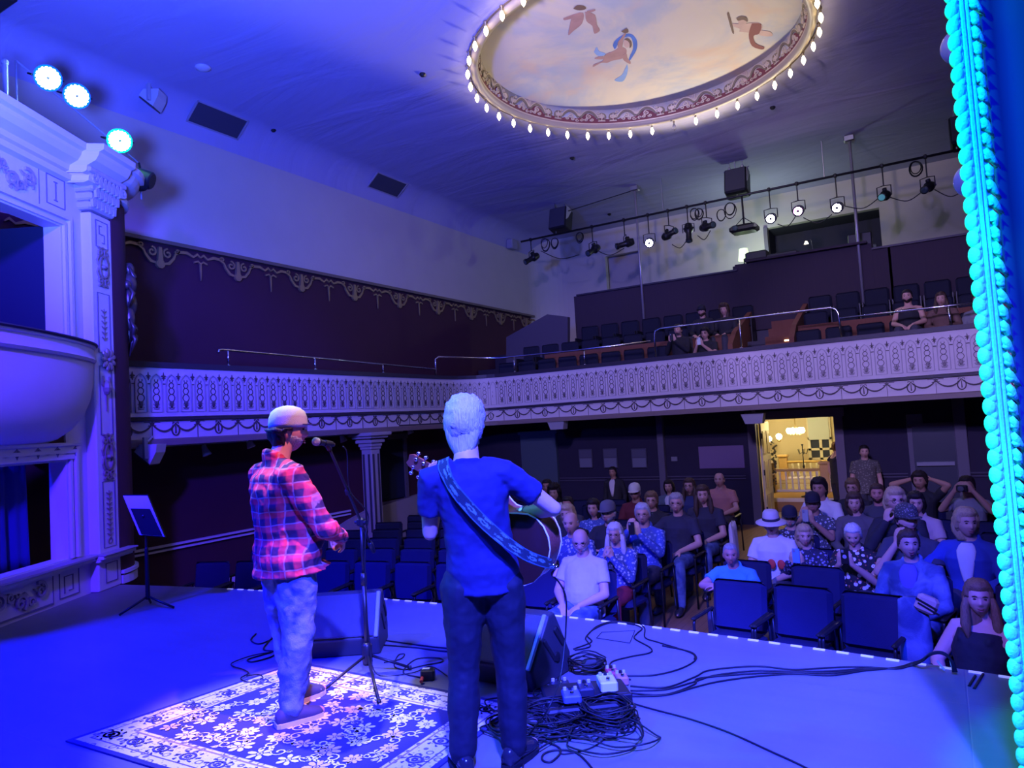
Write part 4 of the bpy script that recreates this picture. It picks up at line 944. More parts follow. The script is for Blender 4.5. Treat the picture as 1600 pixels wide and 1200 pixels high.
ledpar(120, 150, 'right blue-white LED lamp glowing above the theatre box', led_b, (0, .85, .48), 9000, (.22, 3.4, 1.7))
ledpar(187, 220, 'green LED lamp glowing at the corner above the theatre box', led_g, (0, 1, .55), 500, (-6.0, 7.2, 5.4))
t = thing('black_fixture', 'unlit black stage lamp perched on the end of the box cornice', 'stage light', on_x(222, 278, -8.9))
MB().lathe([(.03, -.16), (.10, -.14), (.12, 0), (.12, .12), (.10, .14)], (0, 0, 0), 14, aimbasis((.6, .5, -.3))).build('housing', black_metal, t, True, auto=True)
MB().cbox((0, -.02, -.13), (.14, .14, .08), .02).tube([(0, 0, 0), (-.06, 0, .22)], .014).build('yoke', black_metal, t)
tag(MB().tube([Vector((-9.12, 4.2, 6.32)), Vector((-9.12, 5.7, 5.5)), Vector((-9.12, 5.72, 5.0))], .012, 8).tube([Vector((-9.12, 4.2, 6.32)), Vector((-9.12, 4.2, 5.1))], .012, 8).build('lamp_frame', mat('pipe_blue_grey', (.28, .28, .36), .5), smooth=True), 'thin pipe frame carrying the LED lamps over the theatre box', 'pipe')
p = on_x(9, 150, -8.9); tag(MB().tube([(p.x, p.y, 5.05), (p.x, p.y, 6.1)], .03, 8).ball((p.x, p.y, 6.14), .04, 8, 6).build('slim_pole', mat('pole_blue', (.3, .3, .34), .4)), 'slim vertical pole at the far left above the theatre box', 'pole')
p = on_z(38, 4, 7.1); tag(MB().cbox((p.x-.62, p.y-.40, 7.28), (1.2, .7, .4), .03).build('hanging_speaker', black), 'dark hanging cabinet cut off at the top left corner', 'hanging cabinet')
# track lights under the side balcony
tr = tag(MB().box((WX+.55, 9.2, 1.62), (.035, 6.4, .03)).build('lighting_track', mat('track_white', (.5, .5, .5), .4)), 'white lighting track under the side balcony', 'lighting track')
def tracklamp(u, v, l, lit=False):
    p = on_x(u, v, WX+.55); t = thing('track_lamp', l, 'track light', p)
    B = aimbasis((.3, .2, -1) if not lit else (.7, -.6, -.5))
    MB().lathe([(.02, -.10), (.035, -.08), (.05, 0), (.075, .08), (.07, .085)], (0, 0, 0), 14, B).build('lamp_head', white_plastic if not lit else black, t, True)
    if lit: MB().lathe([(.003, .08), (.06, .078)], (0, 0, 0), 14, B).build('lens', mat('track_glow', (1, 1, 1), .3, emit=(1, .95, .85), estr=8), t)
    MB().tube([(0, 0, 0), (0, 0, 1.61-p.z)], .014, 6).build('stem', white_plastic, t)
tracklamp(321, 704, 'white track lamp left of the singer, nearer the stage'); tracklamp(390, 692, 'white track lamp just behind the singer'); tracklamp(640, 672, 'white track lamp right of the column')
tracklamp(535, 684, 'small pale track lamp just left of the column'); tracklamp(601, 680, 'lit black track lamp beside the column capital', True)
# column under the balcony
p = on_x(586, 850, -9.82); t = thing('column', 'square fluted cream column carrying the side balcony', 'column', (-9.82, p.y, FL))
cm = mat('column_paint', (.36, .33, .34), .55)
H_ = LZ-.07-FL
MB().cbox((0, 0, H_/2-.1), (.26, .26, H_-.2), .01).build('shaft', cm, t)
fl = MB()
for q in (-.07, .07):
    for sgn, ax in ((-1, 1), (1, 0), (-1, 0)):
        fl.box((q, -.132, H_*.52) if ax == 1 else (sgn*.132, q, H_*.52), (.05, .012, H_*.62) if ax == 1 else (.012, .05, H_*.62))
fl.build('flute', mat('flute_dark', (.05, .045, .06), .7), t)
cp = MB()
for z, s_ in ((H_-.30, .30), (H_-.24, .34), (H_-.17, .42), (H_-.08, .52), (H_-.03, .62)): cp.cbox((0, 0, z), (s_, s_, .07), .012)
cp.build('capital', cm, t); MB().cbox((0, 0, .12), (.34, .34, .24), .02).build('base', cm, t)
# back wall of the stalls: posters, banner, pilaster, posts, door, exit
for i, (u0, v0, u1, v1, l) in enumerate(((904, 702, 927, 731, 'framed poster on the back wall, leftmost of three'), (942, 701, 966, 731, 'framed poster on the back wall, middle of three'), (986, 701, 1012, 731, 'framed poster on the back wall, rightmost of three'))):
    a, c = on_y(u0, v0, BY-.03), on_y(u1, v1, BY-.03); w, h = c.x-a.x, a.z-c.z
    t = thing('framed_poster', l, 'poster', ((a.x+c.x)/2, BY-.03, (a.z+c.z)/2), 0, 'posters on the back wall')
    MB().cbox((0, 0, 0), (w, .04, h), .008).build('frame', mat('poster_frame', (.07, .07, .10), .5), t); MB().box((0, -.022, -h*.22), (w*.86, .006, h*.46)).build('print', poster_grey, t); MB().box((0, -.022, h*.24), (w*.86, .006, h*.38)).build('picture', mat('poster_dark', (.09, .09, .13), .5), t)
a, c = on_y(1091, 698, BY-.02), on_y(1164, 731, BY-.02); tag(MB().cbox(((a.x+c.x)/2, BY-.02, (a.z+c.z)/2), (c.x-a.x, .02, a.z-c.z), .004).build('notice_board', mat('board_violet', (.20, .13, .26), .7)), 'wide pale violet board on the back wall left of the lobby doorway', 'notice board')
a = on_y(1054, 717, BY); tag(MB().cbox((a.x, BY-.02, a.z), (.14, .03, .10), .006).build('switch_plate', mat('plate', (.2, .2, .24), .5)), 'small switch plate on the back wall beside the dark post', 'switch plate')
for u, v, w, l in ((1034, 700, .15, 'dim grey post on the back wall between posters and banner'), (1503, 700, .20, 'dim grey post on the back wall near the curtain')):
    a = on_y(u, v, BY-.06); tag(MB().cbox((a.x, BY-.08, (FL+1.68)/2), (w, .14, 1.68-FL), .01).build('wall_post', mat('post_dim', (.11, .10, .14), .6)), l, 'post')
a, c = on_y(816, 682, BY), on_y(871, 682, BY); tag(MB().cbox(((a.x+c.x)/2, BY-.06, (FL+1.35)/2), (c.x-a.x, .12, 1.35-FL), .01).box(((a.x+c.x)/2, BY-.07, 1.38), (c.x-a.x+.1, .14, .08)).build('wall_pilaster', mat('pilaster_teal', (.06, .09, .12), .6)), 'wide dim pilaster on the back wall behind the guitarist', 'pilaster')
a, c = on_y(1421, 670, BY), on_y(1494, 670, BY); xc = (a.x+c.x)/2; t = struct(MB().box((xc, BY-.03, .13), (c.x-a.x, .06, 1.95)).build('door_2', mat('dark_door', (.025, .03, .055), .4)))
f_ = MB()
for x, w in ((a.x, .08), (c.x, .08)): f_.box((x, BY-.04, .14), (w, .1, 2.0))
f_.box((xc, BY-.04, 1.14), (c.x-a.x+.1, .1, .08)); f_.build('door_frame', mat('post_dim', (.11, .10, .14)), t)
MB().box((xc, BY-.09, .40), (c.x-a.x-.15, .06, .07)).build('push_bar', mat('push_bar', (.30, .30, .36), .3, .6), t)
a = on_y(1429, 660, BY); tag(MB().cbox((a.x, BY-.02, a.z+.02), (.28, .03, .28), .006).build('wall_sign', mat('sign_dim', (.16, .15, .2), .6)), 'blank square sign above the dark door at the back', 'sign')
a = on_y(1562, 692, BY); tag(MB().cbox((a.x, BY-.02, a.z), (.42, .04, .5), .01).build('wall_notice', mat('notice_dim', (.05, .05, .09), .6)), 'faint dark framed notice on the back wall near the curtain', 'notice')
# gallery handrails
def rail(name, label, pts, posts, r_=.020):
    t = thing(name, label, 'handrail', pts[0]); o = Vector(pts[0])
    MB().tube([Vector(p)-o for p in pts], r_, 8).build('rail', chrome, t, True)
    for p, zb in posts: MB().tube([Vector(p)-o, Vector((p[0], p[1], zb))-o], .018, 8).lathe([(.035, 0), (.035, .012), (.02, .02)], Vector((p[0], p[1], zb))-o, 10).build('post', chrome, t, True)
def sidez(u, v): return on_x(u, v, -9.84)
A_, B_, C_ = sidez(342, 546), sidez(500, 560), sidez(681, 577)
zt = TZ+.02
rail('handrail', 'low chrome rail along the side balcony', [A_+Vector((0, -.02, -.06)), A_+Vector((0, 0, -.01)), A_+Vector((0, .06, 0)), B_, C_], [(sidez(356, 545), zt), (sidez(492, 559), zt), (sidez(598, 569), zt)])
zl = 3.22; pb = lambda u, z: (lambda p: Vector((p.x, p.y, z)))(on_y(u, 560, 14.36))
P1 = [Vector((-9.84, 13.12, zt)), Vector((-9.84, 13.14, zl)), Vector((-9.81, 13.22, zl+.06)), Vector((-9.7, 13.6, zl+.06)), Vector((-9.45, 14.1, zl+.04)), Vector((-8.9, 14.45, zl)), Vector((-7.0, 14.5, zl-.02)), pb(1018, zl-.02)]
rail('handrail', 'low chrome rail curving round the balcony corner', P1, [((-8.55, 14.5, zl), zt), ((-6.72, 14.5, zl), zt)])
zh = 3.44
rail('handrail', 'tall chrome rail at the middle of the balcony front', [pb(1025, zt)-Vector((0, 0, 0)), pb(1025, zh-.12), pb(1027, zh-.04), pb(1035, zh), pb(1302, zh), pb(1312, zh-.04), pb(1316, zh-.12), pb(1318, zt)], [(pb(1160, zh), zt)])
rail('handrail', 'low chrome rail at the right of the balcony front', [pb(1318, zl), pb(1490, zl), pb(1600, zl)], [(pb(1490, zl), zt)])

# ================================================================== CHAIRS
def stall_chair(label):
    t = thing('armchair', label, 'chair', (0, 0, 0))
    B = Matrix.Rotation(-.10, 3, 'X').to_3x3(); Bs = Matrix.Rotation(.05, 3, 'X').to_3x3()
    MB().cbox((0, .0, .445), (.48, .48, .095), .035, basis=Bs).build('seat', navy, t, True, auto=True)
    B = Matrix.Rotation(.13, 3, 'X').to_3x3()
    MB().cbox((0, -.235, .70), (.50, .085, .46), .04, basis=B).build('backrest', navy, t, True, auto=True)
    for sx in (-1, 1):
        MB().tube([(sx*.262, .20, .655), (sx*.262, .215, .62), (sx*.262, .22, .01)], .014, 6).build('leg', black_metal, t, True)
        MB().tube([(sx*.262, -.20, .655), (sx*.262, -.23, .4), (sx*.262, -.27, .01)], .014, 6).build('leg', black_metal, t, True)
        MB().cbox((sx*.262, .01, .665), (.045, .46, .03), .012).build('armrest', black, t)
    return t
def rowY(x, r): return 6.85+.87*r-.035*(x+3.4)**2
def rowA(x): return math.atan(-.07*(x+3.4))
def gallery_seat(label):
    t = thing('theatre_chair', label, 'chair')
    MB().cbox((0, .02, .42), (.46, .40, .10), .03).build('seat', navy_dim, t); MB().cbox((0, -.2, .66), (.48, .09, .5), .04).build('backrest', navy_dim, t)
    [MB().cbox((q*.25, 0, .3), (.04, .36, .6), .01).build('side_panel', black, t) for q in (-1, 1)]; return t
ORD = ['first', 'second', 'third', 'fourth', 'fifth', 'sixth', 'seventh', 'eighth', 'ninth', 'tenth', 'eleventh', 'twelfth', 'thirteenth', 'fourteenth']
gs0 = None
for r_, (Y, z, xs) in enumerate(((15.05, 2.25, [-9.2+.56*k for k in range(8)]+[-2.15+.56*k for k in range(6)]), (15.98, 2.70, [-9.0+.56*k for k in range(9)]+[-2.1+.56*k for k in range(6)]), (16.85, 3.15, [-7.7+.56*k for k in range(8)]+[-2.1+.56*k for k in range(6)]))):
    for k, x in enumerate(xs):
        side = 'left' if x < -3 else 'right'; kk = k if side == 'left' else k-len([q for q in xs if q < -3])
        l = 'dark blue gallery chair, %s row, %s from the left, %s of the aisle' % (('front', 'middle', 'back')[r_], ORD[kk], side)
        if gs0 is None: gs0 = gallery_seat(l); gs0.location = (x, Y, z); gs0.rotation_euler = (0, 0, PI); gs0['group'] = 'gallery seats'
        else: dup(gs0, (x, Y, z), PI, l, 'gallery seats')
# gallery aisle steps with their step lights
st_ = thing('gallery_steps', 'brown gallery aisle steps with small warm step lights', 'steps', (-2.85, 14.9, 2.25))
for k in range(6):
    MB().box((0, .25+.42*k, .11+.21*k), (.62, .44, .22+.2)).build('tread', knee_wood, st_)
slm = mat('step_light', (1, .8, .5), .4, emit=(1, .78, .42), estr=5)
for k in (0, 2, 3): MB().box((.2, .02+.42*k, .20+.21*k), (.22, .03, .03)).build('step_light', slm, st_)
for x, l in ((-2.42, 'wooden end panel right of the gallery aisle'), (-3.62, 'wooden end panel left of the gallery aisle')):
    tag(MB().prism([(x-.05, 14.95, 2.25), (x-.05, 14.95, 3.02), (x-.05, 15.4, 3.32), (x-.05, 17.15, 3.95), (x-.05, 17.15, 2.25)], (.10, 0, 0)).build('aisle_panel', knee_wood), l, 'end panel')
for x0, x1, l in ((-8.2, -3.7, 'brown panelled half wall behind the front gallery row, left of the aisle'), (-2.35, 1.6, 'brown panelled half wall behind the front gallery row, right of the aisle')):
    tag(MB().box(((x0+x1)/2, 15.42, 2.85), (x1-x0, .06, .85)).build('half_wall', knee_wood), l, 'half wall')
# booth things
p = on_y(1162, 396, 17.6); t = thing('table_lamp', 'small table lamp with a glowing green-white shade at the booth', 'lamp', (p.x, 17.6, 5.1))
MB().box((0, 0, -.75), (.5, .3, 1.5)).build('stand', black, t); MB().lathe([(.06, 0), (.06, .02), (.015, .04), (.015, .22)], (0, 0, 0), 12).build('lamp_base', black, t)
MB().lathe([(.14, .14), (.10, .42)], (0, 0, 0), 16, cap=False).build('lamp_shade', mat('shade_glow', (.8, 1, .7), .6, emit=(.62, .80, .45), estr=1.5), t, True)
lamp('POINT', 'booth_table_lamp', (p.x+.1, 19.2, 5.75), None, 75, (.75, 1, .85), .1)
t = thing('mixing_console', 'dark mixing console on the booth desk', 'console', (-2.5, 17.28, 5.12)); MB().cbox((-.9, 0, .10), (.5, .3, .2), .03).build('monitor', black, t); MB().cbox((-.6, .05, .04), (1.2, .35, .08), .02).build('desk_panel', black, t)
p = on_y(1269, 383, 17.3); t = thing('desk_lamp', 'tiny lit gooseneck lamp on the booth desk', 'lamp', (p.x, 17.3, 5.1)); MB().tube(smoothpath([(0, 0, .0), (0, 0, .2), (-.02, 0, .3), (-.1, 0, .28)], 5), .008, 6).build('gooseneck', black, t); MB().lathe([(.02, .03), (.05, -.03)], (-.12, 0, .25), 10).build('lamp_head', mat('goose_glow', (1, .9, .7), .4, emit=(1, .9, .65), estr=6), t)
p = on_y(1344, 381, 18.2); t = thing('amplifier', 'black rack amplifier with a green display in the booth', 'amplifier', (p.x, 18.2, p.z)); MB().cbox((0, .12, -.75), (.5, .3, 2.0), .02).build('rack', black, t); MB().box((0, -.04, 0), (.10, .02, .09)).build('display', mat('green_display', (.3, 1, .3), .4, emit=(.45, 1, .25), estr=4), t)
for x, z, l in ((-1.9, 5.3, 'grey equipment case at the back of the booth'), (-1.3, 5.35, 'second equipment case on the booth shelf, right of the first')): tag(MB().cbox((x, UY+.5, z+.28), (.45, .35, .3), .03).build('equipment_case', mat('case_grey', (.09, .09, .12), .5)), l, 'case')
# ================================================================== PEOPLE
WR_TEX = bpy.data.textures.new('fold_noise', 'CLOUDS'); WR_TEX.noise_scale = .09; WR_TEX.noise_depth = 2
def sst(x, a, b):
    t = max(0., min(1., (x-a)/(b-a))); return t*t*(3-2*t)
def g_(x, s): return math.exp(-(x/s)**2)
def head_pt(dx, dy, dz, face=True):
    x, y, z = .077*dx, .098*dy, .116*dz
    if 0 < dz < .995: k = min(1.35, (1-dz**2.6)**(1/2.6)/math.sqrt(1-dz*dz)); x *= k; y *= k
    if dz < 0:
        k = -dz; x *= 1-.30*k**1.7
        if dy < 0: y *= 1-.42*k
        else: y *= 1-.10*k
    if not face: return Vector((x, y, z))
    w = sst(dy, .15, .5)
    if w > 0:
        ax = abs(x)
        e = .024*g_(x, .013)*(g_(z+.026, .015)+.55*g_(z+.004, .016))+.006*g_(z-.034, .011)*g_(x, .05)
        e -= .013*g_(ax-.031, .016)*g_(z-.012, .012)
        e += .007*g_(x, .024)*(g_(z+.058, .007)+g_(z+.073, .008))-.006*g_(x, .026)*g_(z+.0655, .004)
        e += .011*g_(x, .024)*g_(z+.102, .02)+.005*g_(ax-.043, .02)*g_(z+.022, .02)
        y += e*w
    return Vector((x, y, z))
def head_mesh(mb, M, s, nlon=44, nlat=36):
    base = len(mb.v); rings = []
    for i in range(1, nlat):
        th = PI*i/nlat; rings.append([M@(head_pt(math.sin(th)*math.sin(2*PI*j/nlon), math.sin(th)*math.cos(2*PI*j/nlon), -math.cos(th))*s) for j in range(nlon)])
    mb.rings(rings, True)
    for q in (-1, 1):
        mb.ball(M@(Vector((q*.078, -.012, -.008))*s), (.011*s, .020*s, .032*s), 8, 8, M.to_3x3()@Matrix.Rotation(q*.35, 3, 'Z'))
def hair_mesh(M, s, style, rg, hat=False):
    mb = MB(); nlon, nlat = 40, 30; rings = []
    th_ = dict(short=.018, full=.034, bob=.030, long=.026, curly=.05, bald=.010, crop=.007, mop=.036)[style]
    rough = dict(curly=.035, mop=.030, full=.013).get(style, .008); ph = rg.uniform(0, 50)
    for i in range(0, nlat+1):
        th = PI*i/nlat; row = []
        for j in range(nlon):
            dx, dy, dz = math.sin(th)*math.sin(2*PI*j/nlon), math.sin(th)*math.cos(2*PI*j/nlon), -math.cos(th)
            zt = .62 if dy > .55 else (.62+(.55-dy)/.35*-.47 if dy > .2 else (.15+(.2-dy)/.3*-.45 if dy > -.1 else max(-.62, -.30+(dy+.1)*.8)))
            if style in ('bob', 'long', 'curly') and dy < .45: zt -= .28
            if style == 'mop' and dy > -.22: zt = max(zt, .06)
            if style in ('full', 'mop') and dy < -.05: zt -= .30*sst(-dy, .05, .3)
            m = sst(dz, zt-.08, zt+.05)
            if style == 'bald': m *= 1-sst(dz, .12, .30); 
            p = head_pt(dx, dy, dz, False)
            if hat and dz > .05: m *= 1-.9*sst(dz, .05, .30)
            n = noise.noise(Vector((dx*9+ph, dy*9, dz*9))*(1.7 if style == 'mop' else 1))*rough
            p = p*((1+(th_+n)/.095) if m > .5 else (1+(th_+n)/.095)*m+(1-m)*.86)
            row.append(M@(p*s))
        rings.append(row)
    mb.rings(rings, False)
    if style in ('long', 'bob', 'curly', 'mop', 'full'):
        L = dict(long=.34, bob=.15, curly=.22, mop=.135, full=.155)[style]; k = []; nape = style in ('mop', 'full')
        for i in range(9):
            t = i/8; z = (.03 if nape else .07)-(L+(.03 if nape else .07))*t; w = (.092+.022*math.sin(PI*min(1, t*1.2)))*(1-.25*sst(t, .75, 1)); d = .072*(1-.2*t)
            row = []
            for j in range(20):
                a = 2*PI*j/20; n = 1+noise.noise(Vector((a*3+ph, t*6, 1)))*(.10 if style != 'curly' else .3)
                row.append(M@(Vector(((w*(.86-.25*t) if nape else w)*math.cos(a)*n, (-.066+.010*t+.66*d*math.sin(a)*n) if nape else -.030-.012*t+d*math.sin(a)*n*(1 if math.sin(a) < 0 else .72), z))*s))
            k.append(row)
        mb.rings(k, True)
        if style == 'long':
            for q in (-1, 1): mb.tube([M@(Vector((q*.072, .02, .03))*s), M@(Vector((q*.092, .02, -.06))*s), M@(Vector((q*.10, .045, -.18))*s), M@(Vector((q*.088, .07, -.29))*s)], [.02*s, .03*s, .036*s, .012*s], 10)
    return mb
def hand(mb, w, d, pn, side, s=1., curl=.7, fr=.0085):
    """palm, four bent fingers and a thumb leaving the side of the palm"""
    d = Vector(d).normalized(); pn = Vector(pn); pn = (pn-d*pn.dot(d)).normalized(); lat = d.cross(pn)*side
    w = Vector(w)
    mb.rings([[w+d*q*s+(lat*math.cos(a)*wx+pn*math.sin(a)*wz)*s for a in [2*PI*j/12 for j in range(12)]] for q, wx, wz in ((-.02, .024, .021), (.01, .030, .019), (.05, .042, .017), (.085, .041, .014), (.097, .034, .009))])
    for i, (o, L) in enumerate(((-.032, .070), (-.011, .080), (.011, .075), (.031, .060))):
        p = w+(d*.088+lat*o)*s; pts = [p]; dd = d.copy()
        for k in range(3):
            c = curl*(.55+.12*i) if k else curl*.5
            dd = (dd*math.cos(c)+pn*math.sin(c)).normalized(); p = p+dd*L*[.42, .32, .26][k]*s; pts.append(p)
        mb.tube([w+(d*.06+lat*o*.9)*s]+pts, [fr*s, fr*1.05*s, fr*s, fr*.92*s, fr*.8*s], 7, ball=True)
    t0 = w+(d*.02-lat*.028)*s; t1 = t0+(d*.025-lat*.028+pn*.012)*s; t2 = t1+(d*.030-lat*.008+pn*.016)*s; t3 = t2+(d*.022+lat*.004+pn*.010)*s
    mb.tube([t0, t1, t2, t3], [.013*s, .0125*s, .0105*s, .008*s], 8, ball=True)
def ellring(c, ax, ay, rx, ry, n=20, p=1.0):
    return [c+ax*(math.copysign(abs(math.cos(2*PI*j/n))**p, math.cos(2*PI*j/n))*rx)+ay*(math.copysign(abs(math.sin(2*PI*j/n))**p, math.sin(2*PI*j/n))*ry) for j in range(n)]
def torso(mb, P, N, secs, grow=0., lift=0.):
    P, N = Vector(P), Vector(N); up = (N-P); L = up.length; up.normalize(); ax = Vector((1, 0, 0)); ay = up.cross(ax).normalized()
    mb.rings([ellring(P+up*L*t+ay*(oy), ax, ay, rx+grow, ry+grow) for t, rx, ry, oy in secs])
def human(label, loc, yaw, pose='lap', kind='m', bulk=1., belly=0., hair=('short', 'brown'), skin=skin_a, top=None, sleeve='short', pants=None, shoes=None, hat=None, glasses=False, beard=None,
          head=(0., 0.), standing=False, scale=1., inner=None, joints=None, group='audience in the stalls', name='person', vox=.0085, wrinkle=.006, extra=None, gaze=None, collar=True, legs=True):
    rg = random.Random(hash(label) % 1000 if False else sum(ord(c)*(i+1) for i, c in enumerate(label)))
    t = thing(name, label, 'person', loc, yaw, group); t.scale = (scale,)*3
    J = {}
    if standing:
        J.update(P=(0, 0, .93), N=(0, -.02, 1.46), H=(0, .03, 1.635), hip=((-.095, 0, .88), (.095, 0, .88)), knee=((-.11, .02, .48), (.11, .02, .48)), ank=((-.12, -.03, .09), (.12, -.03, .09)), sh=((-.185, -.02, 1.40), (.185, -.02, 1.40)), el=((-.24, -.04, 1.12), (.24, -.04, 1.12)), wr=((-.25, .05, .87), (.25, .05, .87)), foot=((-.02, .19), (.02, .19)))
        J['hd'] = ((0, .15, -1), (0, .15, -1)); J['hn'] = ((1, 0, 0), (-1, 0, 0))
    else:
        J.update(P=(0, -.05, .54), N=(0, -.09, 1.03), H=(0, -.035, 1.20), hip=((-.095, -.02, .55), (.095, -.02, .55)), knee=((-.13, .40, .56), (.13, .40, .56)), ank=((-.12, .40, .10), (.12, .40, .10)), sh=((-.18, -.08, .965), (.18, -.08, .965)), foot=((-.02, .18), (.02, .18)))
        A = dict(lap=(((-.25, .02, .72), (.25, .02, .72)), ((-.09, .25, .66), (.09, .25, .66)), ((.45, .6, -.3), (-.45, .6, -.3)), ((0, 0, -1), (0, 0, -1))),
                 phone=(((-.23, .08, .74), (.23, .08, .74)), ((-.05, .27, .95), (.07, .27, .95)), ((.2, .3, .9), (-.2, .3, .9)), ((.3, -1, 0), (-.3, -1, 0))),
                 phoneup=(((-.23, .10, .80), (.24, .12, .84)), ((-.06, .25, 1.02), (.06, .26, 1.06)), ((.2, .2, .9), (-.3, .1, .95)), ((.3, -1, 0), (-.3, -1, 0))),
                 chin=(((-.24, .04, .72), (.22, .16, .76)), ((-.05, .26, .68), (.055, .13, 1.02)), ((.6, .5, -.2), (-.15, -.1, 1)), ((0, 0, -1), (-.6, -1, 0))),
                 hands=(((-.22, .12, .75), (.22, .12, .75)), ((-.05, .20, .98), (.05, .20, .98)), ((.25, -.1, .95), (-.25, -.1, .95)), ((.8, -.6, 0), (-.8, -.6, 0))),
                 fold=(((-.27, .06, .78), (.27, .06, .78)), ((.08, .25, .80), (-.08, .25, .77)), ((.9, .1, -.1), (-.9, .1, -.1)), ((0, -1, 0), (0, -1, 0))),
                 lean=(((-.30, .16, .80), (.30, .16, .80)), ((.05, .36, .83), (-.05, .36, .80)), ((.95, .1, 0), (-.95, .1, 0)), ((0, 0, -1), (0, 0, -1))),
                 side=(((-.26, .02, .74), (.36, .02, .78)), ((-.10, .25, .68), (.42, .20, .62)), ((.5, .6, -.3), (.3, .6, -.5)), ((0, 0, -1), (-1, 0, 0))),
                 behind=(((-.36, .0, 1.15), (.36, .0, 1.15)), ((-.13, -.12, 1.22), (.13, -.12, 1.22)), ((.8, -.3, 0), (-.8, -.3, 0)), ((0, 0, 1), (0, 0, 1))),
                 camera=(((-.27, .10, .92), (.27, .10, .92)), ((-.10, .14, 1.16), (.10, .14, 1.16)), ((.5, .2, .6), (-.5, .2, .6)), ((.4, -1, 0), (-.4, -1, 0))),
                 raise_=(((-.25, .04, .72), (.26, .20, .98)), ((-.09, .26, .67), (.10, .26, 1.20)), ((.5, .6, -.3), (-.35, .05, .95)), ((0, 0, -1), (-.2, -1, 0))))[pose]
        J['el'], J['wr'], J['hd'], J['hn'] = A
    if joints: J.update(joints)
    P, N, H = Vector(J['P']), Vector(J['N']), Vector(J['H']); V = lambda p: Vector(p); b = bulk
    f_ = kind == 'f'
    sec = [(-.20, .12*b, .09*b, 0), (-.10, .165*b, .12*b, 0), (.03, .172*b, .125*b, 0), (.20, (.150 if f_ else .158)*b, .112*b+belly*.8, belly*.7), (.38, (.140 if f_ else .155)*b, .108*b+belly, belly*.8), (.58, .160*b, .118*b+belly*.5, belly*.4+(.012 if f_ else 0)), (.74, (.165 if f_ else .178)*b, (.128 if f_ else .122)*b, (.018 if f_ else .004)), (.88, (.150 if f_ else .165)*b, .100*b, 0), (.97, .105, .078, 0), (1.03, .066, .064, 0), (1.12, .054, .056, .012)]
    Mh = Matrix.Translation(H)@(Matrix.Rotation(head[0], 4, 'Z')@Matrix.Rotation(head[1], 4, 'X')); hs = 1.0 if not f_ else .96
    body = MB(); torso(body, P, N, sec)
    body.tube([N-Vector((0, .0, .03)), N+(H-N)*.35, H+Vector((0, -.015, -.03))], [.066 if not f_ else .056, .060 if not f_ else .050, .058 if not f_ else .048], 14, ball=True)
    head_mesh(body, Mh, hs)
    lb = 1+(b-1)*.7
    for i in (0, 1):
        sh, el, wr = V(J['sh'][i]), V(J['el'][i]), V(J['wr'][i])
        body.tube([N+(sh-N)*.6, sh, sh+(el-sh)*.35, el], [.048, .054*lb, .049*lb, .040*lb], 12, ball=True); m_ = el+(wr-el)*.3
        body.tube([el, m_, wr], [.041*lb, .041*lb, .027], 12, ball=True); hand(body, wr, J['hd'][i], J['hn'][i], (-1 if i == 0 else 1), .95 if f_ else 1.0)
        hp, kn, an = V(J['hip'][i]), V(J['knee'][i]), V(J['ank'][i])
        if legs:
            body.tube([hp, hp+(kn-hp)*.4, kn], [.088*lb, .080*lb, .056*lb], 12, ball=True); body.tube([kn, kn+(an-kn)*.3, an], [.054*lb, .056*lb, .038], 12, ball=True)
            fd = Vector((J['foot'][i][0], J['foot'][i][1], 0)); body.tube([an+Vector((0, 0, -.03))-fd*.25, an+Vector((0, 0, -.045))+fd*.3, an+Vector((0, 0, -.06))+fd*.9], [.036, .038, .026], 10, ball=True)
    body.build('body', skin, t, remesh=vox, sm=2)
    # clothes
    if top is not None:
        s_ = MB(); sec2 = [(t_, rx*(1.02), ry*1.02, oy) for t_, rx, ry, oy in sec if -.15 < t_ < 1.04]
        if sleeve == 'tank': sec2 = [q if q[0] < .7 else (q[0], q[1]*.86, q[2]*1.0, q[3]) for q in sec2 if q[0] < .93]
        if standing and belly > .03: sec2 = [(a_, b_*(1+.12*sst(-a_, -.25, .05)), c_*(1+.14*sst(-a_, -.25, .05)), d_) for a_, b_, c_, d_ in sec2]
        if standing: sec2 = [(-.17, sec2[0][1]*1.04, sec2[0][2]*1.06+belly*.5, belly*.4)]+sec2
        torso(s_, P, N, sec2, .014)
        for i in (0, 1):
            sh, el, wr = V(J['sh'][i]), V(J['el'][i]), V(J['wr'][i])
            if sleeve == 'tank':
                for oy in (-1, 1): s_.tube([N+(sh-N)*.52+Vector((0, .0, .022)), N+(sh-N)*.55+Vector((0, oy*.075, -.03)), P+(N-P)*.80+Vector(((sh-N).x*.5, oy*sec[6][2]*.95, 0))], [.022, .022, .03], 8, ball=True)
                continue
            s_.tube([N+(sh-N)*.34+Vector((0, 0, -.012)), sh, sh+(el-sh)*.35, sh+(el-sh)*(.62 if sleeve == 'short' else 1)], [.070, .073*lb, .066*lb, (.066 if sleeve == 'short' else .054)*lb], 14, ball=sleeve != 'short')
            if sleeve == 'long': s_.tube([el, el+(wr-el)*.5, el+(wr-el)*.95], [.054*lb, .051*lb, .040], 12, ball=True)
            if sleeve == 'roll': s_.tube([el, el+(wr-el)*.45], [.056*lb, .052*lb], 12, ball=True)
        if collar:
            for dz_ in ((0,) if collar is not True else (0, .018, .034)): s_.tube([N+Vector(((.078-dz_*.2)*math.cos(a), (.070-dz_*.2)*math.sin(a)+.0, .004+dz_-(.022+dz_*.5)*math.sin(a))) for a in [2*PI*k/14 for k in range(14)]], .015 if collar is True else collar, 6, closed=True)
        o = s_.build('shirt' if inner is None else 'jacket', top, t, remesh=max(vox, .009), sm=4)
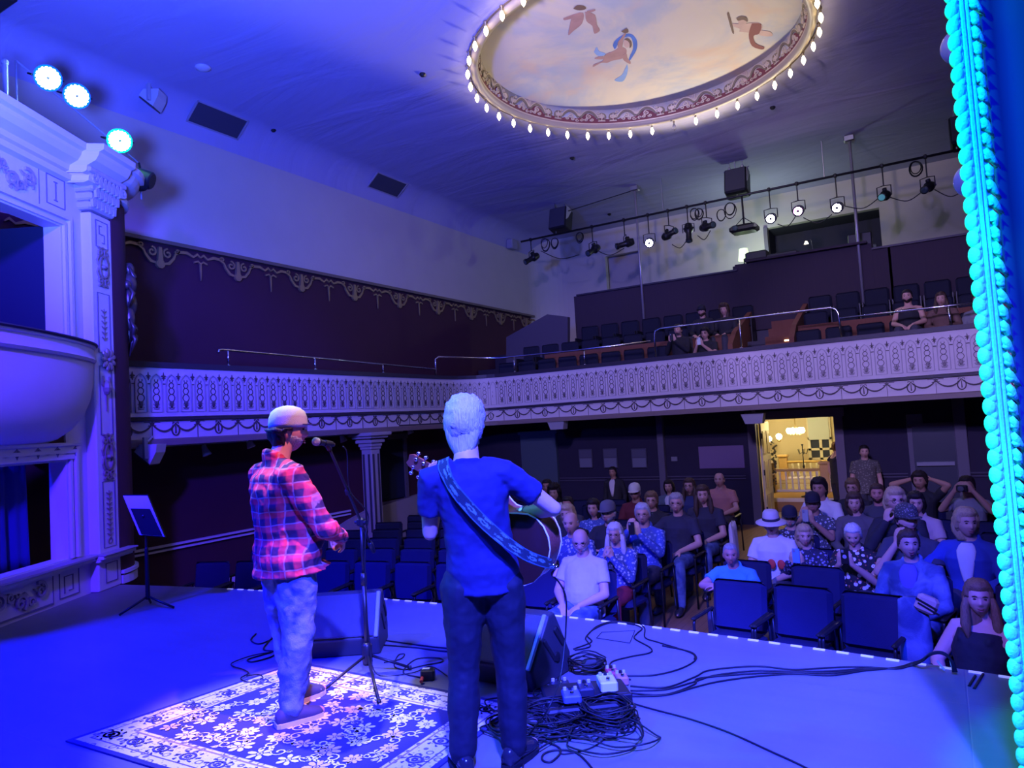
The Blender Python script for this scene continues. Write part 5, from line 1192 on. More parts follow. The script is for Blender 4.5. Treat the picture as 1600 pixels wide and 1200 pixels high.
        if wrinkle: d = o.modifiers.new('w', 'DISPLACE'); d.texture = WR_TEX; d.strength = wrinkle*2; d.mid_level = .5; d.texture_coords = 'LOCAL'
        if inner is not None:
            up = (N-P).normalized(); q = MB(); fr = P+(N-P)*.66+Vector((0, sec[6][2]+.006, 0)); 
            q.rings([ellring(P+(N-P)*tt+Vector((0, sec[6][2]*k_+.004, 0)), Vector((1, 0, 0)), Vector((0, 1, 0)), w_, .022) for tt, w_, k_ in ((.30, .015, 1.02), (.42, .035, 1.06), (.55, .048, 1.09), (.68, .058, 1.11), (.80, .068, 1.08), (.90, .074, .95), (.98, .06, .78), (1.03, .04, .7))]); q.build('undershirt', inner, t, True)
    if pants is not None and legs:
        s_ = MB(); torso(s_, P, N, [(t_, rx*1.01, ry*1.01, oy) for t_, rx, ry, oy in sec if t_ < .15]+([(.14, .16*b, .118*b+belly*.5, belly*.4)] if standing else []), .010)
        for i in (0, 1):
            hp, kn, an = V(J['hip'][i]), V(J['knee'][i]), V(J['ank'][i]); k2 = 1.0 if not standing else 1.08
            s_.tube([hp, hp+(kn-hp)*.4, kn], [.104*lb*k2, .096*lb*k2, .074*lb*k2], 14, ball=True); s_.tube([kn, kn+(an-kn)*.35, an+(kn-an)*.02], [.074*lb*k2, .074*lb*k2, .062*k2], 14, ball=True)
        o = s_.build('trousers', pants, t, remesh=max(vox, .009), sm=4)
        if wrinkle: d = o.modifiers.new('w', 'DISPLACE'); d.texture = WR_TEX; d.strength = wrinkle*2; d.mid_level = .5; d.texture_coords = 'LOCAL'
    if legs:
        for i in (0, 1):
            an = V(J['ank'][i]); fd = Vector((J['foot'][i][0], J['foot'][i][1], 0)); s_ = MB(); fx = fd.normalized(); lx = Vector((fx.y, -fx.x, 0)); zb = an.z-.09
            base = Vector((an.x, an.y, zb))
            s_.rings([ellring(base+fx*q+Vector((0, 0, z)), lx, Vector((0, 0, 1)), w_, h_, 14) for q, z, w_, h_ in ((-.085, .045, .028, .040), (-.06, .052, .038, .052), (.0, .060, .041, .060), (.06, .046, .046, .046), (.12, .036, .048, .036), (.165, .030, .038, .029), (.185, .026, .018, .018))])
            so = s_.build('shoe', shoes or mat('shoe_black', (.03, .03, .035), .35), t, True)
            if standing: MB().rings([[base+fx*q+lx*(w_*sx)+Vector((0, 0, z)) for sx, z in ((-1, 0), (1, 0), (1, .026), (-1, .026))] for q, w_ in ((-.09, .026), (-.07, .040), (.0, .044), (.08, .050), (.14, .048), (.18, .030))]).build('sole', extra.get('sole', rubber) if extra else rubber, so)
    # head details
    if hair[0] != 'none':
        o = hair_mesh(Mh, hs, hair[0], rg, bool(hat)).build('hair', hair_mat(hair[1]), t, True)
    e = MB(); 
    for q in (-1, 1): e.ball(Mh@(Vector((q*.031, .0835, .012))*hs), (.0125*hs, .0065, .0058), 8, 6, Mh.to_3x3())
    e.build('eyes', eye_m, t, True)
    e = MB()
    for q in (-1, 1): e.tube([Mh@(Vector((q*.016, .0965, .030))*hs), Mh@(Vector((q*.032, .094, .036))*hs), Mh@(Vector((q*.048, .082, .030))*hs)], [.003, .004, .002], 6)
    e.build('eyebrows', brow_m if hair[1] not in ('grey', 'white', 'silver') else mat('brow_grey', (.28, .25, .23), .8), t, True)
    e = MB()
    for z, w_ in ((-.0585, .022), (-.072, .019)): e.tube([Mh@(Vector((q*w_, .091-.010*q*q, z+(.004*q*q if rg.random() < 2 else 0)))*hs) for q in (-1, -.5, 0, .5, 1)], [.0015, .004, .0045, .004, .0015], 6)
    e.build('lips', lip_m, t, True)
    if beard:
        mb = MB(); rings = []
        for i in range(0, 19):
            th = PI*i/18*.62; row = []
            for j in range(26):
                a = -1.75+3.5*j/25; dx, dy, dz = math.sin(th)*math.sin(a), math.sin(th)*math.cos(a), -math.cos(th); p = head_pt(dx, dy, dz, False)
                m = 1-sst(dz, -.62+abs(a)*.22, -.48+abs(a)*.27); 
                row.append(Mh@(p*hs*(1+.012+.045*m if m > .2 else .93)))
            rings.append(row)
        for j in range(18): mb.add(rings[j]+rings[j+1], [(k, k+1, 26+k+1, 26+k) for k in range(25)])
        mb.build('beard', hair_mat(beard), t, True)
    if glasses:
        e = MB()
        for q in (-1, 1):
            e.tube([Mh@(Vector((q*.032+.020*math.cos(2*PI*k/12), .098-.006*abs(math.cos(2*PI*k/12)), .010+.015*math.sin(2*PI*k/12)))*hs) for k in range(12)], .0022, 5, closed=True); e.tube([Mh@(Vector((q*.052, .092, .014))*hs), Mh@(Vector((q*.080, .0, .012))*hs)], .002, 5)
        e.tube([Mh@(Vector((-.012, .101, .012))*hs), Mh@(Vector((.012, .101, .012))*hs)], .0022, 5); e.build('glasses', black, t)
    R3 = Mh.to_3x3()
    if hat:
        hm, hk = hat
        if hk == 'cap':
            c = MB(); prof = [(1.12, .024), (1.14, .05), (1.10, .085), (.98, .120), (.70, .144), (.30, .157), (.02, .160)]
            c.rings([[Mh@(Vector((.082*r_*math.cos(2*PI*j/24), -.004+.102*r_*math.sin(2*PI*j/24), z))*hs) for j in range(24)] for r_, z in prof]); co = c.build('cap', hm, t, True)
            c = MB(); up = []; dn = []
            for j in range(13):
                a = PI*(j/12); up.append(Mh@(Vector((.080*math.cos(a), .080+.100*math.sin(a)**.8, .044-.004*math.sin(a)))*hs))
            c.prism(up, R3@Vector((0, 0, -.006))); c.build('brim', extra.get('brim', hm) if extra else hm, co)
        elif hk == 'sunhat':
            c = MB(); c.rings([[Mh@(Vector((.080*r_*math.cos(2*PI*j/24), .098*r_*math.sin(2*PI*j/24), z))*hs) for j in range(24)] for r_, z in ((1.12, .03), (1.10, .07), (1.02, .12), (.8, .145), (.3, .150), (.02, .148))]); co = c.build('sun_hat', hm, t, True)
            c = MB(); c.rings([[Mh@(Vector((.080*r_*math.cos(2*PI*j/28), .098*r_*math.sin(2*PI*j/28), z))*hs) for j in range(28)] for r_, z in ((1.05, .045), (1.5, .034), (2.0, .018), (2.02, .012), (1.5, .026), (1.0, .036))]); c.build('brim', hm, co, True)
            c = MB(); c.rings([[Mh@(Vector((.080*r_*math.cos(2*PI*j/24), .098*r_*math.sin(2*PI*j/24), z))*hs) for j in range(24)] for r_, z in ((1.145, .04), (1.135, .07))]); c.build('hat_band', extra.get('band', black) if extra else black, co, True)
    t['_M'] = 0; del t['_M']
    return t, Mh
def phone(label, p, face, group=None, m=None, sz=(.075, .15)):
    """a mobile phone held upright, back towards 'face'"""
    f = Vector(face); f.z = 0; f.normalize(); x = Vector((-f.y, f.x, 0)); B = Matrix(((x.x, f.x, 0), (x.y, f.y, 0), (0, 0, 1)))
    t = thing('mobile_phone', label, 'phone', p, 0, group)
    MB().cbox((0, 0, 0), (sz[0], .009, sz[1]), .004, basis=B).build('case', m or black, t); MB().cbox(B@Vector((-.018, .006, sz[1]*.5-.022)), (.024, .004, .028), .003, basis=B).build('camera_lens', mat('phone_lens', (.25, .25, .3), .1), t)
    MB().box(B@Vector((0, -.0055, 0)), (sz[0]*.92, .002, sz[1]*.94), basis=B).build('screen', mat('phone_screen', (.2, .25, .4), .1, emit=(.3, .4, .9), estr=.5), t); return t
# ================================================================== ON STAGE
# rug
RC = [Vector((-4.39, 2.20, 0)), Vector((-4.16, 3.70, 0)), Vector((-2.25, 3.63, 0)), Vector((-2.20, 2.24, 0))]
rc = sum(RC, Vector())/4; RX, RY = 2.02, 1.45
rug_m = mat('persian_rug', (.5, .45, .4), .9)
def rugf(t):
    x, y, z = t.sep('UV'); X = t.m('MULTIPLY', x, RX); Y = t.m('MULTIPLY', y, RY)
    d = t.m('MINIMUM', t.m('MINIMUM', X, t.m('SUBTRACT', RX, X)), t.m('MINIMUM', Y, t.m('SUBTRACT', RY, Y)))
    P_ = t.comb(X, Y, 0.); cream, navy_ = (.78, .70, .60), (.035, .035, .12)
    n = t.noise(3., 3, P_); field = t.mix(n.outputs['Fac'], (.030, .030, .11), (.045, .042, .14))
    b1 = t.vor(17., 'F1', P_, .55); b2 = t.vor(42., 'F1', P_, .8)
    m1 = t.m('MULTIPLY', t.step(b1.outputs['Distance'], .20, .26), t.m('SUBTRACT', 1., t.step(b1.outputs['Distance'], .34, .40))); m2 = t.m('SUBTRACT', 1., t.step(b2.outputs['Distance'], .22, .30))
    bord = t.mix(t.m('MAXIMUM', t.m('MULTIPLY', m1, .9), t.m('MULTIPLY', m2, .55)), cream, (.10, .08, .18))
    c = t.mix(t.step(d, .255, .26), bord, field)
    ln = t.m('MULTIPLY', t.step(d, .225, .228), t.m('SUBTRACT', 1., t.step(d, .238, .241))); c = t.mix(ln, c, (.30, .20, .22))
    ln = t.m('MULTIPLY', t.step(d, .075, .078), t.m('SUBTRACT', 1., t.step(d, .085, .088))); c = t.mix(ln, c, (.14, .10, .18))
    c = t.mix(t.step(d, .030, .033), navy_, c); t.base(c); k = t.noise(160, 2, P_); t.bump(k.outputs['Fac'], .4)
_t = NT(rug_m); rugf(_t)
rb = MB(); NU = 24
top = []
for j in range(NU+1):
    for i in range(NU+1):
        a, c = i/NU, j/NU; p = RC[0].lerp(RC[3], a).lerp(RC[1].lerp(RC[2], a), c)-rc; p.z = .010+.002*noise.noise(p*3); top.append(p)
rb.add(top, [(j*(NU+1)+i, j*(NU+1)+i+1, (j+1)*(NU+1)+i+1, (j+1)*(NU+1)+i) for j in range(NU) for i in range(NU)])
rug = rb.build('rug', rug_m); rug.location = rc; me = rug.data; uv = me.uv_layers.new(name='UVMap')
for l in me.loops: k = l.vertex_index; uv.data[l.index].uv = ((k % (NU+1))/NU, (k//(NU+1))/NU)
d = rug.modifiers.new('s', 'SOLIDIFY'); d.thickness = .009; d.offset = -1
RD = MB(); RS = MB(); rg = random.Random(8)
def rmap(a, b, h):
    q = RC[0].lerp(RC[3], a/RX).lerp(RC[1].lerp(RC[2], a/RX), b/RY)-rc; q.z = .0135+h*.25; return q
def flower(mb, cx, cy, r0, n_, a0_):
    for k in range(n_):
        a = a0_+2*PI*k/n_; mb.stroke([(cx+r0*q*math.cos(a), cy+r0*q*math.sin(a)) for q in (.28, .55, .85, 1.0)], [r0*.20, r0*.42, r0*.40, r0*.08], rmap, .002)
    mb.stroke(arc(cx, cy, r0*.16, 0, 330, 8), r0*.10, rmap, .002, True)
k_ = 0
for iy in range(6):
    for ix in range(8):
        cx = .36+ix*.187+(.09 if iy % 2 else 0)+rg.uniform(-.02, .02); cy = .335+iy*.158+rg.uniform(-.015, .015)
        if cx > RX-.33: continue
        r0 = rg.choice((.052, .062, .070)); flower(RS if rg.random() < .3 else RD, cx, cy, r0, rg.choice((6, 7, 8)), rg.uniform(0, 1))
        for q in range(2):
            a = rg.uniform(0, 2*PI); c2 = (cx+.10*math.cos(a), cy+.088*math.sin(a)); sg_ = rg.choice((-1, 1))
            if not (.30 < c2[0] < RX-.30 and .30 < c2[1] < RY-.30): continue
            RD.stroke([(cx+.055*math.cos(a+.4), cy+.055*math.sin(a+.4))]+spiral(c2[0], c2[1], .042, .008, math.degrees(a)+180, sg_*1.1, 12), [.007]*4+[.009]*5+[.011, .012, .010, .006], rmap, .002)
            for w_ in range(3):
                a2 = a+rg.uniform(-1.2, 1.2); l = rg.uniform(.03, .045); c3 = (c2[0]+.03*math.cos(a2), c2[1]+.03*math.sin(a2))
                RD.stroke([c3, (c3[0]+l*.5*math.cos(a2+.3), c3[1]+l*.5*math.sin(a2+.3)), (c3[0]+l*math.cos(a2), c3[1]+l*math.sin(a2))], [.004, .017, .003], rmap, .002)
RD.build('woven_vine', mat('rug_cream', (.74, .68, .58), .9), rug); RS.build('woven_blossom', mat('rug_rose', (.66, .46, .38), .9), rug)
BM = MB(); nb = 0
for (x0_, y0_, x1_, y1_) in ((.15, .15, RX-.15, .15), (.15, RY-.15, RX-.15, RY-.15), (.15, .15, .15, RY-.15), (RX-.15, .15, RX-.15, RY-.15)):
    L_ = math.hypot(x1_-x0_, y1_-y0_); n_ = int(L_/.20)
    for k in range(n_+1):
        c = (x0_+(x1_-x0_)*k/n_, y0_+(y1_-y0_)*k/n_); BM.stroke(arc(c[0], c[1], .042, 0, 330, 10, .034), .012, rmap, .002, True); BM.stroke(arc(c[0], c[1], .014, 0, 300, 6), .012, rmap, .002, True)
        for q in range(8): a = q*PI/4; BM.stroke([(c[0]+.055*math.cos(a), c[1]+.05*math.sin(a)), (c[0]+.08*math.cos(a+.2), c[1]+.066*math.sin(a+.2))], [.004, .014], rmap, .002)
BM.build('woven_border', mat('rug_border_navy', (.07, .06, .17), .9), rug)
tag(rug, 'patterned cream and navy floral rug under the two performers', 'rug')
# ---------------------------------------------------------------- performers
SH = math.radians(-18); SP = Vector((-3.42, 2.99, .012))
capm = mat('cap_mesh_white', (.62, .64, .66), .7, bump=.5, bscale=400); 
singer, SM = human('stocky man in red plaid shirt, torn jeans and trucker cap singing at the microphone', SP, SH, kind='m', bulk=1.22, belly=.065, hair=('mop', 'dark'), skin=skin_c, top=plaid, sleeve='long', pants=denim, standing=True, hat=(capm, 'cap'), beard='grey',
    group=None, vox=.0075, wrinkle=.019, head=(-.42, -.02), extra=dict(brim=mat('brim_navy', (.03, .035, .12), .6), sole=mat('sole_white', (.55, .5, .52), .6)), shoes=mat('shoe_canvas', (.05, .045, .08), .7),
    joints=dict(P=(0, 0, .93), N=(0, -.04, 1.485), H=(0, .045, 1.668), sh=((-.215, -.05, 1.415), (.215, -.05, 1.415)), el=((-.285, .08, 1.10), (.275, .12, 1.09)), wr=((-.08, .31, 1.0), (.11, .31, 1.0)), hd=((.8, .3, -.25), (-.75, .3, -.3)), hn=((.1, -.9, -.2), (-.1, -.9, -.2)), knee=((-.13, .03, .49), (.12, .0, .49)), ank=((-.15, .10, .09), (.13, -.07, .09)), foot=((-.03, .19), (.02, .19))))
singer.name = 'singer'
for i_, x_ in ((0, -.15), (1, .13)):
    an_ = Vector((x_, .10 if i_ == 0 else -.07, 0))
    for q_ in range(4): MB().tube([an_+Vector((-.022, .075+.022*q_, .062-.006*q_)), an_+Vector((.022, .075+.022*q_, .062-.006*q_))], .004, 5).build('lace', mat('lace_grey', (.3, .28, .34), .8), singer)
GH = math.radians(33.5); GP = Vector((-2.005, 2.925, .0))
tee = mat('black_tee', (.008, .011, .072), .8, bump=.2, bscale=25)
dkjean = mat('dark_jeans', (.004, .005, .016), .75, bump=.2, bscale=30)
gtr, GM = human('grey-haired man in dark t-shirt and jeans playing guitar, seen from behind', GP, GH, kind='m', bulk=.96, belly=.005, hair=('full', 'silver'), skin=skin_a, top=tee, sleeve='short', pants=dkjean, standing=True, group=None, vox=.0075, wrinkle=.010, head=(-.22, -.04),
    shoes=mat('boot_black', (.02, .02, .025), .15), collar=.012, joints=dict(P=(.03, 0, .94), N=(-.02, -.03, 1.465), H=(-.02, .03, 1.655), sh=((-.205, -.03, 1.40), (.165, -.03, 1.41)), el=((-.225, .07, 1.13), (.395, .02, 1.215)), wr=((-.19, .34, 1.335), (.18, .27, 1.165)), hd=((-.2, .5, .5), (-.8, .3, -.3)), hn=((.5, -.6, .2), (0, -1, -.2)), hip=((-.075, 0, .88), (.12, 0, .88)), knee=((-.09, .01, .48), (.135, .03, .48)), ank=((-.115, -.03, .09), (.135, .02, .09)), foot=((-.05, .18), (.11, .16))))
gtr.name = 'guitarist'
wt = MB(); el, wr = Vector((.395, .02, 1.215)), Vector((.18, .27, 1.165)); c = el.lerp(wr, .62); a_ = (wr-el).normalized()
wt.tube([c-a_*.012, c+a_*.012], [.0385, .0375], 14, cap=True); wt.cbox(c+Vector((.02, -.028, .026)), (.03, .03, .022), .006); wt.build('wristwatch', steel, gtr)
# ---------------------------------------------------------------- guitar and its strap
G = thing('acoustic_guitar', 'acoustic guitar with rosewood sides, white binding and a woven floral strap', 'guitar', GP, GH)
E = Vector((.375, .135, .925)); HD = Vector((-.37, .52, 1.475)); ax = (HD-E).normalized(); fn_ = Vector((.80, 1, .08)); fn_ = (fn_-ax*fn_.dot(ax)).normalized(); ay = fn_.cross(ax).normalized()
if ay.z < 0: ay = -ay
ol = [(0, .0), (.004, .05), (.02, .105), (.055, .155), (.10, .188), (.15, .203), (.20, .196), (.25, .168), (.29, .140), (.32, .131), (.35, .136), (.39, .150), (.43, .147), (.465, .118), (.488, .07), (.497, .03), (.50, 0)]
loop = ol+[(u, -w) for u, w in reversed(ol[1:-1])]
def gp(u, w, h): return E+ax*u+ay*w+fn_*h
TH = .066
sd = MB().rings([[gp(u, w, h) for u, w in loop] for h in (-TH, -TH*.3, TH*.3, TH)], False); sd.build('side', guitar_brown, G, True)
n = len(loop); b = MB(); b.add([gp(u, w, -TH-.008*(1-(w/.2)**2)) for u, w in loop]+[gp(u*.6+.1, w*.5, -TH-.014) for u, w in loop], [(i, (i+1) % n, n+(i+1) % n, n+i) for i in range(n)]+[tuple(n+i for i in range(n))]); b.build('back', guitar_back, G, True)
b = MB(); b.add([gp(u, w, TH) for u, w in loop], [tuple(range(n))]); b.build('soundboard', guitar_top, G)
bi = MB()
for h in (-TH, TH): bi.tube([gp(u, w, h) for u, w in loop], .0042, 6, closed=True)
bi.build('binding', mat('binding_white', (.85, .80, .72), .4), G, True)
L_ = (HD-E).length; nk = MB(); nk.rings([[gp(u, w, h+TH-.005) for w, h in ((-hw, .012), (hw, .012), (hw*.9, -.006), (0, -.014), (-hw*.9, -.006))] for u, hw in ((.42, .028), (.60, .026), (L_-.16, .022))]); nk.build('neck', mat('neck_mahogany', (.16, .06, .03), .35), G, True)
MB().rings([[gp(u, w, TH+.007+q) for w, q in ((-hw, 0), (hw, 0), (hw, .006), (-hw, .006))] for u, hw in ((.36, .029), (.60, .027), (L_-.16, .023))]).build('fretboard', mat('ebony', (.02, .016, .014), .4), G)
hs_ = MB(); hp = [(L_-.17, .022), (L_-.15, .036), (L_-.01, .040), (L_+.012, .026), (L_+.006, 0), (L_+.012, -.026), (L_-.01, -.040), (L_-.15, -.036), (L_-.17, -.022)]
hs_.prism([gp(u, w, TH-.006-(u-L_+.17)*.2) for u, w in hp], fn_*.016); hs_.build('headstock', mat('neck_mahogany', (.16, .06, .03)), G)
tm = MB()
for k in range(3):
    u = L_-.135+.048*k
    for q in (-1, 1):
        c = gp(u, q*.04, TH-.012-(u-L_+.17)*.2); tm.tube([c, c+ay*q*.018], .004, 6); tm.ball(c+ay*q*.026, (.013, .009, .011), 8, 6); tm.cbox(gp(u, q*.026, TH-.014-(u-L_+.17)*.2), (.02, .012, .02), .003)
tm.build('tuning_peg', chrome, G, True)
st = MB()
for k in range(6): w = -.020+.008*k; st.tube([gp(.14, w*1.3, TH+.012), gp(L_-.165, w*.85, TH+.016)], .0012, 4)
st.build('strings', steel, G); MB().box(gp(.14, 0, TH+.006), (.03, .15, .012), basis=Matrix(((ax.x, ay.x, fn_.x), (ax.y, ay.y, fn_.y), (ax.z, ay.z, fn_.z)))).build('bridge', mat('ebony', (.02, .016, .014)), G)
MB().lathe([(.001, TH+.0015), (.05, TH+.0015)], E+ax*.33, 24, Matrix(((ax.x, ay.x, fn_.x), (ax.y, ay.y, fn_.y), (ax.z, ay.z, fn_.z))), cap=False).build('soundhole', black, G)
sp = smoothpath([(-.17, .10, 1.36), (-.150, .055, 1.455), (-.130, -.02, 1.490), (-.128, -.095, 1.455), (-.085, -.155, 1.365), (-.02, -.172, 1.275), (.06, -.172, 1.18), (.145, -.160, 1.095), (.235, -.115, 1.02), (.32, -.02, .965), (.375, .105, .93)], 8)
me = bpy.data.meshes.new('strap'); vs = []; fs = []; uvv = []; dist = 0
for i, p in enumerate(sp):
    if i: dist += (p-sp[i-1]).length
    tg = (sp[min(i+1, len(sp)-1)]-sp[max(i-1, 0)]).normalized(); q = Vector((p.x*.7, p.y+.03, .0 if p.z < 1.40 else (p.z-1.40)*3)); q = (q-tg*q.dot(tg)).normalized(); w = tg.cross(q).normalized()
    for s_ in (-1, 1): vs.append(p+w*.0285*s_+q*.006)
    uvv += [(dist, 0), (dist, 1)]
for i in range(len(sp)-1): fs.append((2*i, 2*i+1, 2*i+3, 2*i+2))
me.from_pydata(vs, [], fs); me.materials.append(strap_m); uv = me.uv_layers.new(name='UVMap')
for l in me.loops: uv.data[l.index].uv = uvv[l.vertex_index]
so = bpy.data.objects.new('strap', me); COL.objects.link(so); so.parent = G; d = so.modifiers.new('s', 'SOLIDIFY'); d.thickness = .005; d.offset = 0; so['label'] = 'woven floral guitar strap'
MB().tube([E-ax*.0, E-ax*.03], .010, 8).ball(E-ax*.035, .013, 8, 6).build('strap_pin', chrome, G, True)
# ---------------------------------------------------------------- microphone on its stand
MB0 = Vector((-3.50, 3.72, 0)); t = thing('microphone_stand', 'black boom microphone stand on the rug in front of the singer', 'microphone stand', MB0)
legs = [on_z(503, 1080, .02), on_z(641, 1043, .02), on_z(592, 1096, .02)]
hub = Vector((0, 0, .13))
for L in legs:
    MB().tube([hub, (L-MB0)*1.0], .010, 8).tube([(L-MB0)*.97, (L-MB0)*1.03], .014, 8).build('leg', black_metal, t, True)
clutch = Vector((0, 0, 1.03))
MB().lathe([(.03, .06), (.036, .08), (.036, .19), (.02, .21)], (0, 0, 0), 12).tube([(0, 0, .1), (0, 0, .62)], .016, 10).tube([(0, 0, .60), (0, 0, .68)], .021, 10).tube([(0, 0, .62), (0, 0, 1.03)], .011, 8).build('pole', black_metal, t, True)
mh = on_x(494, 690, -3.345); mt = on_x(533, 697, -3.375); md2 = (mt-mh).normalized()
top = mh+md2*.13+Vector((0, 0, -.035))-MB0; low = clutch+(clutch-top).normalized()*.30
b = MB().tube([top, clutch, low], .0095, 8).tube([low, low+(clutch-low).normalized()*.09], .018, 10).ball(low, .018, 8, 6); b.build('boom', black_metal, t, True)
MB().cbox(clutch, (.06, .05, .06), .012).tube([clutch+Vector((-.05, 0, 0)), clutch+Vector((.05, 0, 0))], .014, 8).build('clutch', black, t)
MB().lathe([(.012, -.03), (.02, 0), (.012, .03)], clutch+(top-clutch)*.45, 8).build('boom_collar', black, t)
MB().tube([top, mh+md2*.10-MB0], .017, 8).tube([mh+md2*.08-MB0, mh+md2*.15-MB0], .021, 10).build('clip', black, t)
m = thing('microphone', 'silver-headed black vocal microphone at the singer\'s mouth', 'microphone', mh)
MB().ball((0, 0, 0), .027, 16, 12, aimbasis(md2)).build('mesh_head', mat('mic_mesh', (.35, .35, .37), .35, .8, bump=.8, bscale=500), m, True)
MB().lathe([(.024, .010), (.027, .018), (.024, .028), (.018, .05), (.014, .16), (.012, .175)], (0, 0, 0), 14, aimbasis(md2)).build('handle', black_metal, m, True)
pth = [mt-MB0+md2*.02, mt-MB0+md2*.06+Vector((0, 0, -.04)), top+(clutch-top)*.35+Vector((.03, .03, -.03)), top+(clutch-top)*.6+Vector((.015, .01, 0)), clutch+Vector((.04, .03, .05)), Vector((.03, 0, .9)), Vector((.022, -.01, .5)), Vector((.03, 0, .2)), Vector((.10, -.02, .015)), Vector((.3, .1, .010)), Vector((.35, .25, .010)), Vector((.6, .12, .01))]
tag(MB().tube([p+MB0 for p in smoothpath(pth, 8)], .0042, 6).build('microphone_cable', rubber, smooth=True), 'black microphone cable wound down the boom stand', 'cable')
# music stand
MS = Vector((-6.99, 4.32, 0)); t = thing('music_stand', 'music stand with a pale sheet at the far left of the stage', 'music stand', MS)
dep = (MS-CAMP).dot(_f); mp = lambda u, v: CAMP+ray(u, v)*dep-MS
q = [mp(193, 773), mp(231, 773), mp(259, 840), mp(220, 837)]; nn = (q[1]-q[0]).cross(q[3]-q[0]).normalized()
MB().prism(q, nn*.012).build('desk', black_metal, t)
pa = [q[0].lerp(q[3], .02), q[1].lerp(q[2], .02), q[1].lerp(q[2], .97), q[0].lerp(q[3], .97)]; off = nn if nn.y < 0 else -nn
MB().prism([p+off*.014 for p in pa], off*.003).build('music_sheet', mat('sheet_white', (.6, .6, .62), .7), t)
pl = [q[0].lerp(q[3], .32).lerp(q[1].lerp(q[2], .32), .12), q[0].lerp(q[3], .32).lerp(q[1].lerp(q[2], .32), .9), q[0].lerp(q[3], .95).lerp(q[1].lerp(q[2], .95), .95), q[0].lerp(q[3], .95).lerp(q[1].lerp(q[2], .95), .12)]
MB().prism([p+off*.022 for p in pl], off*.008).build('bracket_plate', black, t)
cc = (q[2]+q[3])/2*.5+(q[0]+q[1])/2*.5
MB().tube([(0, 0, .12), (0, 0, .6), (0, 0, cc.z-.04), cc], .012, 8).lathe([(.02, .1), (.022, .14), (.018, .6), (.014, .62)], (0, 0, 0), 10).ball(cc+off*.02, .022, 8, 6).build('pole', black_metal, t, True)
for k in range(3): a = k*2.1+.4; MB().tube([(0, 0, .13), (.14*math.cos(a), .14*math.sin(a), .07), (.28*math.cos(a), .28*math.sin(a), .012)], .012, 8).build('leg', black_metal, t, True)
# stage monitors
def wedge(label, c, ang, wid, mirror=False, badge=False):
    t = thing('stage_monitor', label, 'stage monitor', (c[0], c[1], 0), ang, 'wedge monitors at the stage lip')
    pr = [(.20, .0), (.235, .13), (.005, .415), (-.07, .425), (-.24, .12), (-.22, .0)]   # forward is -y
    m_ = MB().rings([[(x, -d_*s, z*s+(.0 if s == 1 else .004)) for d_, z in pr] for x, s in ((-wid/2, .97), (-wid/2+.02, 1), (wid/2-.02, 1), (wid/2, .97))]); m_.build('cabinet', mat('monitor_black', (.035, .035, .045), .5, bump=.2, bscale=150), t, bev=.012)
    g0, g1 = Vector((0, -.235, .13)), Vector((0, -.005, .415)); up = (g1-g0).normalized(); nn = Vector((0, -up.z, up.y)); nn = nn if nn.y < 0 else -nn; Bm = Matrix(((1, up.x, nn.x), (0, up.y, nn.y), (0, up.z, nn.z)))
    MB().cbox((g0+g1)/2+nn*.012, (wid-.07, .34, .02), .008, basis=Bm).build('grille', mat('monitor_grille', (.12, .12, .14), .45, .3, bump=.9, bscale=330), t)
    for q in (-1, 1): MB().cbox((g0+g1)/2+nn*.014+Vector((q*(wid/2-.022), 0, 0)), (.03, .36, .022), .006, basis=Bm).build('grille_edge', mat('grille_edge', (.30, .34, .40), .4), t)
    h = MB()
    for q in (-1, 1):
        h.cbox((q*wid/2, .10, .26), (.02, .16, .045), .008, basis=Matrix.Rotation(-.9, 3, 'X')); h.cbox((q*wid/2, -.02, .20), (.02, .20, .03), .006, basis=Matrix.Rotation(-.9, 3, 'X')); h.lathe([(.03, 0), (.03, .012), (.018, .014)], (q*(wid/2-.002), .06, .14), 12, Matrix(((0, 0, q), (0, 1, 0), (1, 0, 0))))
    h.build('handle', black, t)
    if badge:
        c0 = g0+up*.12+nn*.024+Vector((wid/2-.13, 0, 0)); f = lambda a, b, hh: c0+Vector((a, 0, 0))+up*b+nn*hh
        MB().stroke([(-.035, -.03), (.035, -.03), (.035, .03), (-.035, .03)], .002, f, .001, True).add([f(-.036, -.032, .0), f(.036, -.032, 0), f(.036, .032, 0), f(-.036, .032, 0)], [(0, 1, 2, 3)]).build('badge', black, t)
        MB().stroke([(.008, .018), (-.016, .018), (-.016, .0), (.006, .0), (.006, -.018), (-.018, -.018)], .009, f, .004).stroke([(.018, .012), (.02, .016)], .006, f, .004).build('badge_mark', paper, t)
    return t
wedge('low wedge stage monitor on the floor behind the microphone stand, facing the singer', (-4.08, 4.07), math.radians(33), .64)
wedge('wedge stage monitor on the floor beside the tangle of cables, right of the guitarist', (-2.53, 4.07), math.radians(-4), .58, badge=True)
